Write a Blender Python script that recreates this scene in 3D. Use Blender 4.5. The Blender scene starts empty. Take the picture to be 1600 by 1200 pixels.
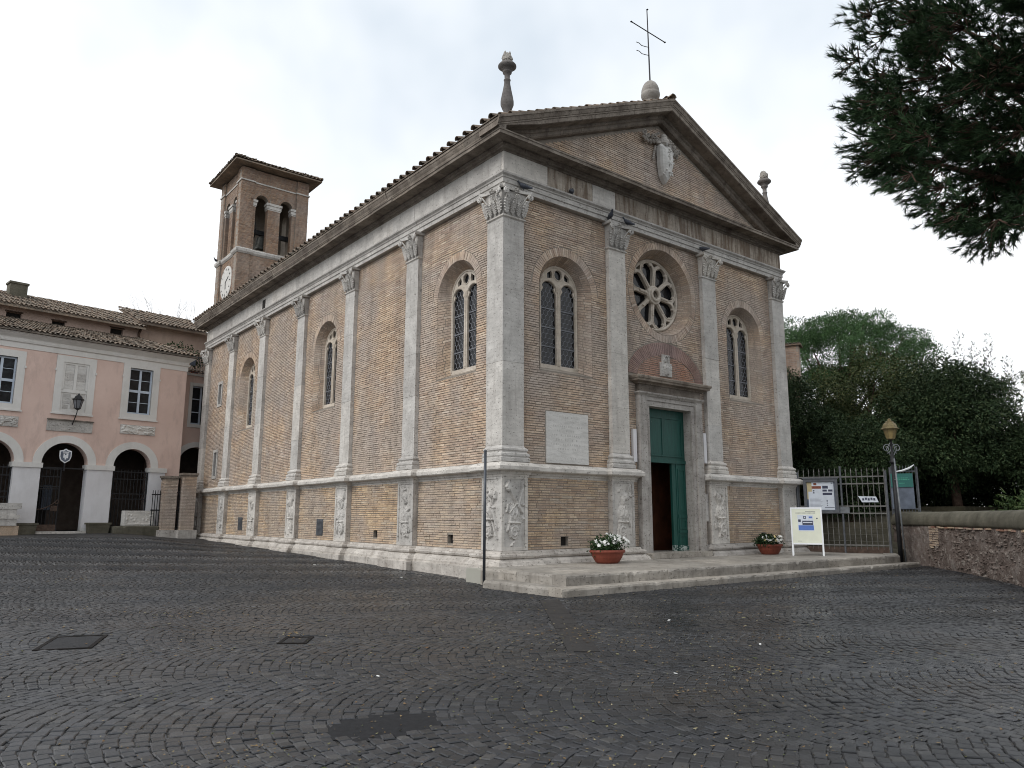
import bpy, math, random
import numpy as np
from mathutils import Vector, Matrix, geometry

# ------------------------------------------------------------------ camera, sky, sun, exposure
S = bpy.context.scene
COL = S.collection
rng = np.random.default_rng(7)
random.seed(7)
R = math.radians
pi = math.pi

cam_d = bpy.data.cameras.new('camera')
cam = bpy.data.objects.new('camera', cam_d)
COL.objects.link(cam)
CAM = (-11.3586, -14.7492, 1.4945)
cam.matrix_world = Matrix(((0.784113, -0.109497, -0.610882, CAM[0]),
                           (-0.620614, -0.134871, -0.772430, CAM[1]),
                           (0.002188, 0.984795, -0.173709, CAM[2]),
                           (0, 0, 0, 1)))
cam_d.sensor_width = 36.0
cam_d.lens = 1171.9 / 1600 * 36.0
cam_d.clip_start = 0.1
cam_d.clip_end = 2000
S.camera = cam

SUN_EL, SUN_AZ = R(42), R(179)          # direction towards the sun: azimuth measured from +X
world = bpy.data.worlds.new('World')
S.world = world
world.use_nodes = True
wt = world.node_tree
wt.nodes.clear()
w_out = wt.nodes.new('ShaderNodeOutputWorld')
w_bg = wt.nodes.new('ShaderNodeBackground')
w_bg.inputs['Strength'].default_value = 0.095
sky = wt.nodes.new('ShaderNodeTexSky')
sky.sky_type = 'NISHITA'
sky.sun_disc = False
sky.sun_elevation = SUN_EL
sky.sun_rotation = pi / 2 - SUN_AZ
tc = wt.nodes.new('ShaderNodeTexCoord')
cn = wt.nodes.new('ShaderNodeTexNoise')
cn.inputs['Scale'].default_value = 1.3
cn.inputs['Detail'].default_value = 5
cn.inputs['Roughness'].default_value = 0.55
cr = wt.nodes.new('ShaderNodeValToRGB')
cr.color_ramp.elements[0].position = 0.36
cr.color_ramp.elements[0].color = (5.9, 6.55, 7.25, 1)
cr.color_ramp.elements[1].position = 0.56
cr.color_ramp.elements[1].color = (9.4, 9.55, 9.7, 1)
mx = wt.nodes.new('ShaderNodeMix')
mx.data_type = 'RGBA'
mx.inputs['Factor'].default_value = 0.95
mp = wt.nodes.new('ShaderNodeMapping')
mp.inputs['Rotation'].default_value = (0, 0, R(-30))
wt.links.new(tc.outputs['Generated'], mp.inputs['Vector'])
wt.links.new(mp.outputs['Vector'], cn.inputs['Vector'])
wt.links.new(cn.outputs['Fac'], cr.inputs['Fac'])
wt.links.new(sky.outputs['Color'], mx.inputs['A'])
wt.links.new(cr.outputs['Color'], mx.inputs['B'])
wt.links.new(mx.outputs['Result'], w_bg.inputs['Color'])
wt.links.new(w_bg.outputs['Background'], w_out.inputs['Surface'])

sun_d = bpy.data.lights.new('sun', 'SUN')
sun_d.energy = 1.45
sun_d.angle = R(35)
sun_d.color = (1.0, 0.98, 0.95)
sun = bpy.data.objects.new('sun', sun_d)
COL.objects.link(sun)
sd = Vector((math.cos(SUN_EL) * math.cos(SUN_AZ), math.cos(SUN_EL) * math.sin(SUN_AZ), math.sin(SUN_EL)))
sun.rotation_euler = sd.to_track_quat('Z', 'Y').to_euler()
sun.location = (-20, -20, 40)

S.view_settings.view_transform = 'Standard'
S.view_settings.look = 'None'
S.view_settings.exposure = 0.45
S.view_settings.gamma = 1.0
S.view_settings.use_curve_mapping = False
S.cycles.filter_width = 1.0
S.cycles.max_bounces = 8
S.cycles.diffuse_bounces = 4


# ------------------------------------------------------------------ materials
class NT:
    """small helper round a material's node tree"""
    def __init__(self, name):
        self.m = bpy.data.materials.new(name)
        self.m.use_nodes = True
        self.t = self.m.node_tree
        self.b = self.t.nodes['Principled BSDF']
        self.pos = self.t.nodes.new('ShaderNodeNewGeometry').outputs['Position']

    def link(self, a, b):
        self.t.links.new(a, b)

    def val(self, sock, v):
        if hasattr(v, 'is_linked') or hasattr(v, 'links'):
            self.link(v, sock)
        else:
            sock.default_value = v

    def scale(self, v, s):
        n = self.t.nodes.new('ShaderNodeVectorMath')
        n.operation = 'MULTIPLY'
        self.link(v, n.inputs[0])
        n.inputs[1].default_value = s
        return n.outputs[0]

    def noise(self, scale, detail=3, rough=0.6, vec=None, dist=0.0):
        n = self.t.nodes.new('ShaderNodeTexNoise')
        n.inputs['Scale'].default_value = scale
        n.inputs['Detail'].default_value = detail
        n.inputs['Roughness'].default_value = rough
        n.inputs['Distortion'].default_value = dist
        self.link(vec or self.pos, n.inputs['Vector'])
        return n.outputs['Fac']

    def voro(self, scale, vec=None, feature='F1'):
        n = self.t.nodes.new('ShaderNodeTexVoronoi')
        n.feature = feature
        n.inputs['Scale'].default_value = scale
        self.link(vec or self.pos, n.inputs['Vector'])
        return n

    def ramp(self, fac, stops):
        n = self.t.nodes.new('ShaderNodeValToRGB')
        e = n.color_ramp.elements
        while len(e) < len(stops):
            e.new(0.5)
        for x, (p, c) in zip(e, stops):
            x.position = p
            x.color = (c, c, c, 1) if isinstance(c, (int, float)) else (*c, 1)
        self.link(fac, n.inputs['Fac'])
        return n.outputs['Color']

    def mix(self, fac, a, b, mode='MIX'):
        n = self.t.nodes.new('ShaderNodeMix')
        n.data_type = 'RGBA'
        n.blend_type = mode
        self.val(n.inputs[0], fac)
        for s, v in ((n.inputs[6], a), (n.inputs[7], b)):
            if isinstance(v, tuple):
                s.default_value = (*v, 1)
            else:
                self.val(s, v)
        return n.outputs[2]

    def math(self, op, a, b=0.0):
        n = self.t.nodes.new('ShaderNodeMath')
        n.operation = op
        self.val(n.inputs[0], a)
        self.val(n.inputs[1], b)
        return n.outputs[0]

    def rnd(self):
        """0..1 per piece: an attribute on joined pieces plus the object's own random number"""
        a = self.t.nodes.new('ShaderNodeAttribute')
        a.attribute_name = 'rnd'
        o = self.t.nodes.new('ShaderNodeObjectInfo')
        return self.math('FRACT', self.math('ADD', a.outputs['Fac'], o.outputs['Random']))

    def bump(self, h, strength=0.3, dist=0.02):
        n = self.t.nodes.new('ShaderNodeBump')
        n.inputs['Strength'].default_value = strength
        n.inputs['Distance'].default_value = dist
        self.link(h, n.inputs['Height'])
        self.link(n.outputs['Normal'], self.b.inputs['Normal'])

    def done(self, color=None, rough=0.8, spec=0.3, metal=0.0):
        if color is not None:
            if isinstance(color, tuple):
                self.b.inputs['Base Color'].default_value = (*color, 1)
            else:
                self.link(color, self.b.inputs['Base Color'])
        self.val(self.b.inputs['Roughness'], rough)
        self.b.inputs['Specular IOR Level'].default_value = spec
        self.b.inputs['Metallic'].default_value = metal
        return self.m


def simple(name, c, rough=0.6, spec=0.3, metal=0.0, var=0.25, scale=4.0):
    n = NT(name)
    f = n.noise(scale, 4)
    lo = tuple(x * (1 - var) for x in c)
    hi = tuple(min(1, x * (1 + var)) for x in c)
    n.bump(n.noise(scale * 12, 3), 0.12, 0.01)
    return n.done(n.ramp(f, [(0.3, lo), (0.7, hi)]), rough, spec, metal)


def brick_mat(name, stops, cool=1.06, gain=1.23, sat=.90, grime=(0.40, 0.355, 0.32), grime_amt=0.55, dark=0.72):
    n = NT(name)
    r = n.rnd()
    stops = [(a * gain, b * 1.01 * gain, c * cool * gain) for a, b, c in stops]
    stops = [tuple((.3 * a + .59 * b + .11 * c) * (1 - sat) + q * sat for q in (a, b, c)) for a, b, c in stops]
    k = len(stops)
    col = n.ramp(r, [(i / (k - 1) * 0.98, c) for i, c in enumerate(stops)])
    col = n.mix(0.33, col, tuple(sum(c[i] for c in stops) / k for i in range(3)))
    big = n.noise(0.42, 4, 0.6)
    warm = n.noise(0.55, 3, 0.6, n.scale(n.pos, (1.0, 1.0, 1.6)))
    col = n.mix(1.0, col, n.ramp(warm, [(0.36, (0.95, 0.965, 1.0)), (0.62, (1.06, 1.01, 0.92))]), 'MULTIPLY')
    med = n.noise(2.3, 4, 0.65)
    col = n.mix(n.math('MULTIPLY', n.ramp(big, [(0.44, 0.0), (0.58, 1.0)]), grime_amt), col, grime)
    col = n.mix(1.0, col, n.ramp(med, [(0.28, 0.5 + dark * .5), (0.6, 1.06)]), 'MULTIPLY')
    stk = n.noise(3.2, 4, 0.7, n.scale(n.pos, (1.0, 1.0, 0.10)))
    col = n.mix(1.0, col, n.ramp(stk, [(0.36, 0.80), (0.52, 1.0)]), 'MULTIPLY')
    fine = n.noise(38, 3, 0.7)
    col = n.mix(1.0, col, n.ramp(fine, [(0.3, 0.72), (0.7, 1.22)]), 'MULTIPLY')
    n.bump(n.noise(55, 3, 0.7), 0.45, 0.012)
    return n.done(col, 0.92, 0.15)


def stone_mat(name, lo, hi, pits=0.6, streak=0.35, stain=(0.12, 0.10, 0.085), rough=0.85, st=(0.52, 0.72)):
    n = NT(name)
    base = n.ramp(n.noise(1.6, 5, 0.65), [(0.3, lo), (0.68, hi)])
    lay = n.noise(6.0, 4, 0.6, n.scale(n.pos, (0.5, 0.5, 2.2)))
    base = n.mix(1.0, base, n.ramp(lay, [(0.3, 0.86), (0.65, 1.06)]), 'MULTIPLY')
    v = n.noise(5.0, 4, 0.7, n.scale(n.pos, (1.0, 1.0, 0.12)))
    base = n.mix(n.math('MULTIPLY', n.ramp(v, [(st[0], 0.0), (st[1], 1.0)]), streak), base, stain)
    pit = n.noise(15, 2, 0.5, n.scale(n.pos, (1, 1, 1.5)))
    pit2 = n.noise(6.5, 4, 0.65, n.scale(n.pos, (1, 1, 1.2)))
    pm = n.math('MAXIMUM', n.ramp(pit, [(0.30, 1.0), (0.39, 0.0)]), n.ramp(pit2, [(0.31, 1.0), (0.345, 0.0)]))
    base = n.mix(n.math('MULTIPLY', pm, pits), base, (0.07, 0.06, 0.05))
    oi = n.t.nodes.new('ShaderNodeObjectInfo')
    base = n.mix(1.0, base, n.ramp(oi.outputs['Random'], [(0.0, (0.84, 0.835, 0.83)), (0.5, (1.0, 1.0, 1.0)), (1.0, (1.10, 1.08, 1.05))]), 'MULTIPLY')
    hgt = n.math('SUBTRACT', n.noise(20, 4, 0.65), pm)
    n.bump(hgt, 0.35, 0.02)
    return n.done(base, rough, 0.2)


M = {}
M['brick'] = brick_mat('brick_upper', [(0.27, 0.185, 0.13), (0.42, 0.315, 0.225), (0.50, 0.39, 0.28), (0.34, 0.235, 0.17),
                                       (0.45, 0.335, 0.23), (0.38, 0.275, 0.20), (0.56, 0.46, 0.35)])
M['brick_low'] = brick_mat('brick_lower', [(0.26, 0.175, 0.115), (0.45, 0.325, 0.205), (0.55, 0.42, 0.265), (0.34, 0.23, 0.15),
                                           (0.44, 0.325, 0.21), (0.30, 0.21, 0.15), (0.48, 0.40, 0.29)], grime_amt=0.45)
M['brick_red'] = brick_mat('brick_red', [(0.26, 0.115, 0.07), (0.33, 0.165, 0.10), (0.23, 0.11, 0.075), (0.37, 0.21, 0.14)], grime_amt=0.3)
M['brick_mauve'] = brick_mat('brick_mauve', [(0.23, 0.135, 0.115), (0.27, 0.165, 0.135), (0.21, 0.12, 0.10)], grime_amt=0.25)
M['brick_tower'] = brick_mat('brick_tower', [(0.20, 0.125, 0.09), (0.31, 0.205, 0.145), (0.25, 0.155, 0.11), (0.37, 0.26, 0.185), (0.20, 0.13, 0.10)], 1.0, 1.05, .95,
                             grime_amt=0.3)
M['mortar'] = stone_mat('mortar', (0.25, 0.215, 0.18), (0.34, 0.30, 0.255), 0.2, 0.1)
M['plaster_brick'] = stone_mat('plaster_brick', (0.22, 0.165, 0.13), (0.31, 0.25, 0.20), 0.3, 0.2)
M['trav'] = stone_mat('travertine', (0.41, 0.39, 0.365), (0.60, 0.575, 0.54), 0.55, 0.45, (0.23, 0.205, 0.185))
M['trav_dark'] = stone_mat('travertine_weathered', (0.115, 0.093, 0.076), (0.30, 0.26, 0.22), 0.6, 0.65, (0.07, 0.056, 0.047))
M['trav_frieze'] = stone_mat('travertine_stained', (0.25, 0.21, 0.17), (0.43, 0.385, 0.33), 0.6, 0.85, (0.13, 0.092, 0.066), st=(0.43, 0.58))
M['trav_mid'] = stone_mat('travertine_streaked', (0.32, 0.295, 0.27), (0.52, 0.49, 0.455), 0.6, 0.6, (0.16, 0.135, 0.115))
M['step'] = stone_mat('step_stone', (0.22, 0.20, 0.175), (0.40, 0.37, 0.33), 0.6, 0.5, (0.10, 0.085, 0.07), 0.55)
M['tracery'] = stone_mat('tracery_stone', (0.42, 0.365, 0.30), (0.57, 0.515, 0.45), 0.2, 0.3, (0.25, 0.20, 0.155))
M['marble'] = stone_mat('marble', (0.54, 0.525, 0.495), (0.63, 0.61, 0.58), 0.03, 0.12, (0.33, 0.31, 0.28))
M['finial'] = stone_mat('finial_stone', (0.10, 0.09, 0.085), (0.21, 0.195, 0.185), 0.4, 0.2)
M['egg'] = stone_mat('finial_pale', (0.22, 0.20, 0.18), (0.36, 0.34, 0.31), 0.4, 0.4)


def tile_mat():
    n = NT('roof_tile')
    c = n.ramp(n.rnd(), [(0.0, (0.19, 0.125, 0.09)), (0.3, (0.27, 0.20, 0.15)), (0.55, (0.22, 0.18, 0.145)), (0.8, (0.33, 0.25, 0.185)), (1.0, (0.17, 0.14, 0.12))])
    lich = n.noise(7, 5, 0.7)
    c = n.mix(n.math('MULTIPLY', n.ramp(lich, [(0.40, 0.0), (0.60, 1.0)]), 0.8), c, (0.175, 0.16, 0.135))
    c = n.mix(1.0, c, n.ramp(n.noise(1.2, 3), [(0.3, 0.6), (0.7, 1.15)]), 'MULTIPLY')
    n.bump(n.noise(40, 3), 0.3, 0.01)
    return n.done(c, 0.9, 0.15)


M['tile'] = tile_mat()


def cobble_mat():
    n = NT('basalt_cobble')
    c = n.ramp(n.rnd(), [(0.0, (0.009, 0.0096, 0.011)), (0.5, (0.0155, 0.0164, 0.0188)), (0.85, (0.024, 0.0252, 0.029)), (1.0, (0.040, 0.039, 0.038))])
    c = n.mix(1.0, c, n.ramp(n.noise(0.30, 4, 0.6), [(0.3, 0.6), (0.68, 1.4)]), 'MULTIPLY')
    c = n.mix(n.math('MULTIPLY', n.ramp(n.noise(0.55, 3, 0.6), [(0.52, 0.0), (0.68, 1.0)]), 0.30), c, (0.042, 0.033, 0.025))
    c = n.mix(1.0, c, n.ramp(n.noise(45, 4, 0.7), [(0.3, 0.65), (0.7, 1.3)]), 'MULTIPLY')
    ro = n.ramp(n.noise(0.17, 4, 0.6), [(0.40, 0.24), (0.60, 0.55)])
    n.bump(n.noise(60, 4, 0.7), 0.5, 0.008)
    return n.done(c, ro, 0.5)


M['cobble'] = cobble_mat()


def ground_mat():
    n = NT('cobble_joints')
    c = n.ramp(n.noise(3.0, 5, 0.7), [(0.3, (0.018, 0.016, 0.014)), (0.6, (0.045, 0.039, 0.03)), (0.75, (0.06, 0.05, 0.035))])
    v = n.voro(8.5, feature='DISTANCE_TO_EDGE')
    e = n.ramp(v.outputs['Distance'], [(0.02, 0.0), (0.09, 1.0)])
    far = n.ramp(n.voro(8.5).outputs['Color'], [(0.2, (0.03, 0.031, 0.034)), (0.8, (0.07, 0.07, 0.074))])
    c = n.mix(n.math('MULTIPLY', e, 0.9), c, far)
    n.bump(e, 0.6, 0.03)
    return n.done(c, 0.6, 0.3)


M['ground'] = ground_mat()
M['grate'] = simple('grate_iron', (0.018, 0.016, 0.015), 0.85, 0.08, 0.0, 0.4, 9)
M['asphalt'] = simple('asphalt', (0.016, 0.016, 0.0175), 0.8, 0.2, var=0.3, scale=20)
M['slab'] = simple('paving_slab', (0.021, 0.020, 0.020), 0.55, 0.4, var=0.35, scale=9)
M['iron'] = simple('dark_iron', (0.012, 0.012, 0.014), 0.55, 0.4, 0.0, 0.4, 9)
M['rust'] = simple('rusty_iron', (0.075, 0.05, 0.038), 0.8, 0.3, 0.0, 0.4, 8)
M['steel'] = simple('galvanised_steel', (0.17, 0.18, 0.19), 0.5, 0.5, 0.35, 0.3, 6)
M['gatebar'] = simple('weathered_grey_bar', (0.15, 0.145, 0.135), 0.65, 0.35, 0.1, 0.35, 6)
M['greymetal'] = simple('grey_painted_metal', (0.10, 0.105, 0.115), 0.5, 0.4, 0.2, 0.25, 6)
M['darkpole'] = simple('dark_pole', (0.05, 0.055, 0.065), 0.45, 0.5, 0.3, 0.3, 5)
M['brass'] = simple('lantern_metal', (0.17, 0.135, 0.065), 0.6, 0.4, 0.3, 0.35, 14)
M['lampglass'] = simple('lantern_glass', (0.22, 0.165, 0.07), 0.35, 0.5, 0.0, 0.25, 10)
M['bell'] = simple('bronze', (0.05, 0.05, 0.045), 0.5, 0.5, 0.6, 0.3, 9)


def door_mat():
    n = NT('green_paint')
    c = n.ramp(n.noise(3.0, 5, 0.7, n.scale(n.pos, (4, 4, 0.5))), [(0.3, (0.008, 0.050, 0.040)), (0.7, (0.015, 0.086, 0.068))])
    sep = n.t.nodes.new('ShaderNodeSeparateXYZ')
    n.link(n.pos, sep.inputs[0])
    low = n.math('MULTIPLY', n.math('LESS_THAN', sep.outputs['Z'], 0.64), 0.27)
    peel = n.math('MULTIPLY', n.ramp(n.math('ADD', n.noise(11, 4, 0.7), low), [(0.74, 0.0), (0.80, 1.0)]), 1.0)
    c = n.mix(peel, c, (0.40, 0.44, 0.41))
    n.bump(n.noise(30, 3, 0.6, n.scale(n.pos, (5, 5, 0.6))), 0.2, 0.01)
    return n.done(c, 0.55, 0.35)


M['green'] = door_mat()
M['wood'] = simple('brown_wood', (0.10, 0.036, 0.018), 0.5, 0.4, var=0.45, scale=3)
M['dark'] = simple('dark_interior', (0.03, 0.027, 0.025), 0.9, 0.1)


def glass_mat(name, c, rough=0.08):
    n = NT(name)
    n.bump(n.noise(7, 3, 0.6), 0.25, 0.03)
    return n.done(n.ramp(n.noise(3.5, 3), [(0.35, tuple(x * .5 for x in c)), (0.65, c)]), rough, 0.28)


M['glass'] = glass_mat('leaded_glass', (0.010, 0.011, 0.014), 0.12)
M['pane'] = glass_mat('window_pane', (0.022, 0.024, 0.028), 0.05)
M['lead'] = simple('lead_came', (0.17, 0.175, 0.19), 0.6, 0.4, 0.2)


def plaster(name, lo, hi, stain, amt=0.5, low_z=None):
    n = NT(name)
    c = n.ramp(n.noise(0.7, 5, 0.6), [(0.3, lo), (0.7, hi)])
    st = n.noise(2.2, 5, 0.7, n.scale(n.pos, (1, 1, 0.35)))
    c = n.mix(n.math('MULTIPLY', n.ramp(st, [(0.5, 0.0), (0.75, 1.0)]), amt), c, stain)
    if low_z:
        sep = n.t.nodes.new('ShaderNodeSeparateXYZ')
        n.link(n.pos, sep.inputs[0])
        g = n.ramp(n.math('ADD', n.math('DIVIDE', n.math('SUBTRACT', sep.outputs['Z'], low_z[0]), low_z[1]), n.math('MULTIPLY', n.noise(3, 4, 0.7), 0.9)),
                   [(0.45, 1.0), (1.0, 0.0)])
        c = n.mix(n.math('MULTIPLY', g, 0.75), c, (0.24, 0.23, 0.17))
    n.bump(n.noise(18, 4, 0.65), 0.2, 0.012)
    return n.done(c, 0.9, 0.15)


M['pink'] = plaster('pink_stucco', (0.62, 0.455, 0.39), (0.72, 0.55, 0.475), (0.45, 0.33, 0.285), 0.65)
M['pink_dull'] = plaster('dull_stucco', (0.40, 0.30, 0.25), (0.50, 0.38, 0.32), (0.30, 0.23, 0.19), 0.6)
M['whitewash'] = plaster('whitewash', (0.62, 0.60, 0.60), (0.74, 0.73, 0.74), (0.50, 0.49, 0.48), 0.4, (0.55, 0.9))
M['white_trim'] = plaster('white_trim', (0.62, 0.60, 0.56), (0.72, 0.70, 0.67), (0.48, 0.46, 0.43), 0.45)
M['yellow'] = plaster('pale_yellow_stucco', (0.52, 0.49, 0.28), (0.60, 0.56, 0.35), (0.40, 0.38, 0.25), 0.4)
M['cas'] = simple('blue_grey_paint', (0.50, 0.56, 0.64), 0.5, 0.4, var=0.1)
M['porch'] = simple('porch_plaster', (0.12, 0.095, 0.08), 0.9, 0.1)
M['white'] = simple('white_enamel', (0.78, 0.79, 0.80), 0.35, 0.4, var=0.05)
M['cream'] = simple('cream_panel', (0.70, 0.71, 0.58), 0.4, 0.4, var=0.05)
M['paper'] = simple('paper', (0.62, 0.66, 0.72), 0.6, 0.2, var=0.1)
M['blue'] = simple('blue_print', (0.09, 0.17, 0.46), 0.5, 0.3, var=0.1)
M['navy'] = simple('dark_print', (0.05, 0.055, 0.09), 0.5, 0.3, var=0.3, scale=25)
M['redprint'] = simple('brown_print', (0.22, 0.07, 0.04), 0.5, 0.3, var=0.3, scale=25)
M['buff'] = simple('buff_print', (0.50, 0.42, 0.25), 0.5, 0.3, var=0.1)
M['signgreen'] = simple('green_sign', (0.03, 0.15, 0.13), 0.4, 0.4, var=0.1)
M['greysheet'] = simple('grey_sheet', (0.13, 0.15, 0.19), 0.6, 0.3, var=0.25)
M['ink'] = simple('engraved', (0.46, 0.445, 0.42), 0.8, 0.2, var=0.2)
M['terracotta'] = simple('terracotta', (0.20, 0.052, 0.032), 0.6, 0.3, var=0.25)
M['soil'] = simple('soil', (0.03, 0.02, 0.015), 0.95, 0.1)
M['petal'] = simple('white_petal', (0.80, 0.80, 0.76), 0.6, 0.2, var=0.06)
M['petal_y'] = simple('cream_petal', (0.74, 0.62, 0.30), 0.6, 0.2, var=0.1)
M['pigeon'] = simple('pigeon_feathers', (0.055, 0.06, 0.075), 0.6, 0.3, var=0.5, scale=22)
M['bark'] = simple('bark', (0.075, 0.05, 0.038), 0.95, 0.1, var=0.45, scale=9)
M['concrete'] = stone_mat('mossy_concrete', (0.075, 0.07, 0.052), (0.15, 0.14, 0.11), 0.3, 0.4, (0.05, 0.05, 0.035))
M['earth'] = simple('garden_earth', (0.04, 0.036, 0.024), 0.95, 0.1, var=0.5, scale=3)


def rubble_mat():
    n = NT('old_rubble_wall')
    c = n.ramp(n.noise(1.7, 5, 0.65), [(0.3, (0.115, 0.09, 0.078)), (0.52, (0.17, 0.135, 0.118)), (0.7, (0.25, 0.22, 0.20))])
    c = n.mix(n.math('MULTIPLY', n.ramp(n.noise(6.5, 5, 0.8), [(0.50, 0.0), (0.64, 1.0)]), 0.6), c, (0.065, 0.045, 0.038))
    c = n.mix(n.math('MULTIPLY', n.ramp(n.noise(3.2, 3, 0.7, n.scale(n.pos, (1.3, 1.3, 1.3))), [(0.55, 0.0), (0.63, 1.0)]), 0.65), c, (0.36, 0.32, 0.285))
    n.bump(n.noise(8, 6, 0.75), 0.9, 0.06)
    return n.done(c, 0.95, 0.12)


M['rubble'] = rubble_mat()


def leaf_mat(name, stops, rough=0.65, spec=0.12, big=0.5):
    n = NT(name)
    c = n.ramp(n.rnd(), [(i / (len(stops) - 1), s) for i, s in enumerate(stops)])
    c = n.mix(1.0, c, n.ramp(n.noise(big, 3), [(0.3, 0.62), (0.7, 1.35)]), 'MULTIPLY')
    n.b.inputs['Subsurface Weight'].default_value = 0.0
    return n.done(c, rough, spec)


M['leaf_dark'] = leaf_mat('dark_leaves', [(0.014, 0.026, 0.012), (0.024, 0.042, 0.018), (0.036, 0.058, 0.025), (0.060, 0.078, 0.036)])
M['leaf_olive'] = leaf_mat('olive_leaves', [(0.020, 0.033, 0.013), (0.036, 0.052, 0.018), (0.056, 0.070, 0.026), (0.10, 0.105, 0.046)])
M['leaf_grass'] = leaf_mat('fresh_leaves', [(0.03, 0.055, 0.02), (0.055, 0.09, 0.03), (0.10, 0.13, 0.05)])
M['leaf_pine'] = leaf_mat('pine_needles', [(0.014, 0.032, 0.015), (0.027, 0.053, 0.023), (0.042, 0.076, 0.033)], 0.6)
M['leaf_stone_pine'] = leaf_mat('stone_pine_needles', [(0.034, 0.070, 0.029), (0.057, 0.108, 0.043), (0.080, 0.140, 0.056)], 0.7, 0.1, 0.75)
M['leaf_cypress'] = leaf_mat('cypress_leaves', [(0.016, 0.028, 0.016), (0.028, 0.044, 0.024)], 0.6)
M['leaf_pot'] = leaf_mat('pot_leaves', [(0.020, 0.040, 0.016), (0.035, 0.065, 0.025)], 0.5)
M['litter'] = leaf_mat('leaf_litter', [(0.20, 0.14, 0.07), (0.13, 0.075, 0.04), (0.26, 0.22, 0.14), (0.07, 0.085, 0.035)], 0.8)
M['whitebit'] = simple('pale_litter', (0.62, 0.62, 0.60), 0.7, 0.2)


# ------------------------------------------------------------------ mesh helpers
class MB:
    def __init__(self):
        self.v, self.f, self.r = [], [], []

    def add(self, vs, fs, r=None):
        o = len(self.v)
        self.v.extend(tuple(map(float, p)) for p in vs)
        self.f.extend(tuple(i + o for i in q) for q in fs)
        self.r.extend([random.random() if r is None else r] * len(vs))
        return self

    def box(self, x0, x1, y0, y1, z0, z1, T=None, r=None):
        vs = [(x, y, z) for z in (z0, z1) for y in (y0, y1) for x in (x0, x1)]
        if T:
            vs = [T(*p) for p in vs]
        return self.add(vs, [(0, 2, 3, 1), (4, 5, 7, 6), (0, 1, 5, 4), (2, 6, 7, 3), (0, 4, 6, 2), (1, 3, 7, 5)], r)

    def obox(self, c, a, b, h):
        c, a, b, h = (np.array(q, float) for q in (c, a, b, h))
        vs = [c + i * a + j * b + k * h for k in (-1, 1) for j in (-1, 1) for i in (-1, 1)]
        return self.add(vs, [(0, 2, 3, 1), (4, 5, 7, 6), (0, 1, 5, 4), (2, 6, 7, 3), (0, 4, 6, 2), (1, 3, 7, 5)])

    def tube(self, pts, r, n=8, caps=True):
        pts = [Vector(p) for p in pts]
        rr = r if isinstance(r, (list, tuple)) else [r] * len(pts)
        vs, fs = [], []
        up = None
        for i, p in enumerate(pts):
            d = (pts[min(i + 1, len(pts) - 1)] - pts[max(i - 1, 0)]).normalized()
            if up is None:
                up = Vector((0, 0, 1)) if abs(d.z) < 0.9 else Vector((1, 0, 0))
            a = d.cross(up)
            if a.length < 1e-4:
                a = d.orthogonal()
            a.normalize()
            b = a.cross(d).normalized()
            up = b
            for k in range(n):
                t = 2 * pi * k / n
                vs.append(p + (a * math.cos(t) + b * math.sin(t)) * rr[i])
        for i in range(len(pts) - 1):
            for k in range(n):
                k2 = (k + 1) % n
                fs.append((i * n + k, i * n + k2, (i + 1) * n + k2, (i + 1) * n + k))
        if caps:
            fs.append(tuple(range(n - 1, -1, -1)))
            fs.append(tuple(range((len(pts) - 1) * n, len(pts) * n)))
        return self.add(vs, fs)

    def lathe(self, prof, c=(0, 0, 0), n=20, sx=1.0, sy=1.0):
        vs, fs = [], []
        for r, z in prof:
            for k in range(n):
                t = 2 * pi * k / n
                vs.append((c[0] + r * sx * math.cos(t), c[1] + r * sy * math.sin(t), c[2] + z))
        for i in range(len(prof) - 1):
            for k in range(n):
                k2 = (k + 1) % n
                fs.append((i * n + k, i * n + k2, (i + 1) * n + k2, (i + 1) * n + k))
        fs.append(tuple(range(n - 1, -1, -1)))
        fs.append(tuple(range((len(prof) - 1) * n, len(prof) * n)))
        return self.add(vs, fs)

    def sweep(self, path, prof, closed=False, prof_closed=False, caps=True):
        """path of (x, y) with outward normal on its right side; prof of (out, z)"""
        n = len(path)
        ns = []
        for i in range(n if closed else n - 1):
            a, b = path[i], path[(i + 1) % n]
            l = math.hypot(b[0] - a[0], b[1] - a[1])
            ns.append(((b[1] - a[1]) / l, -(b[0] - a[0]) / l))
        vs = []
        for i, p in enumerate(path):
            if closed:
                n1, n2 = ns[i - 1], ns[i]
            else:
                n1, n2 = ns[max(i - 1, 0)], ns[min(i, n - 2)]
            k = 1 + n1[0] * n2[0] + n1[1] * n2[1]
            m = ((n1[0] + n2[0]) / k, (n1[1] + n2[1]) / k)
            vs += [(p[0] + m[0] * e, p[1] + m[1] * e, z) for e, z in prof]
        q = len(prof)
        fs = []
        for i in range(n if closed else n - 1):
            j = (i + 1) % n
            for k in range(q if prof_closed else q - 1):
                k2 = (k + 1) % q
                fs.append((i * q + k, j * q + k, j * q + k2, i * q + k2))
        if not closed and caps:
            fs.append(tuple(range(q)))
            fs.append(tuple(range((n - 1) * q + q - 1, (n - 1) * q - 1, -1)))
        return self.add(vs, fs)

    def plate(self, outer, holes, T, d0, d1):
        """flat shape with holes, thick from depth d0 to d1"""
        loops = [outer] + list(holes)
        tri = geometry.tessellate_polygon([[Vector((x, y, 0)) for x, y in l] for l in loops])
        flat = [p for l in loops for p in l]
        n = len(flat)
        vs = [T(x, y, d0) for x, y in flat] + [T(x, y, d1) for x, y in flat]
        # T takes (u, z, d)
        fs = [tuple(t) for t in tri] + [tuple(i + n for i in reversed(t)) for t in tri]
        o = 0
        for l in loops:
            k = len(l)
            for i in range(k):
                j = (i + 1) % k
                fs.append((o + i, o + j, n + o + j, n + o + i))
            o += k
        return self.add(vs, fs)


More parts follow.
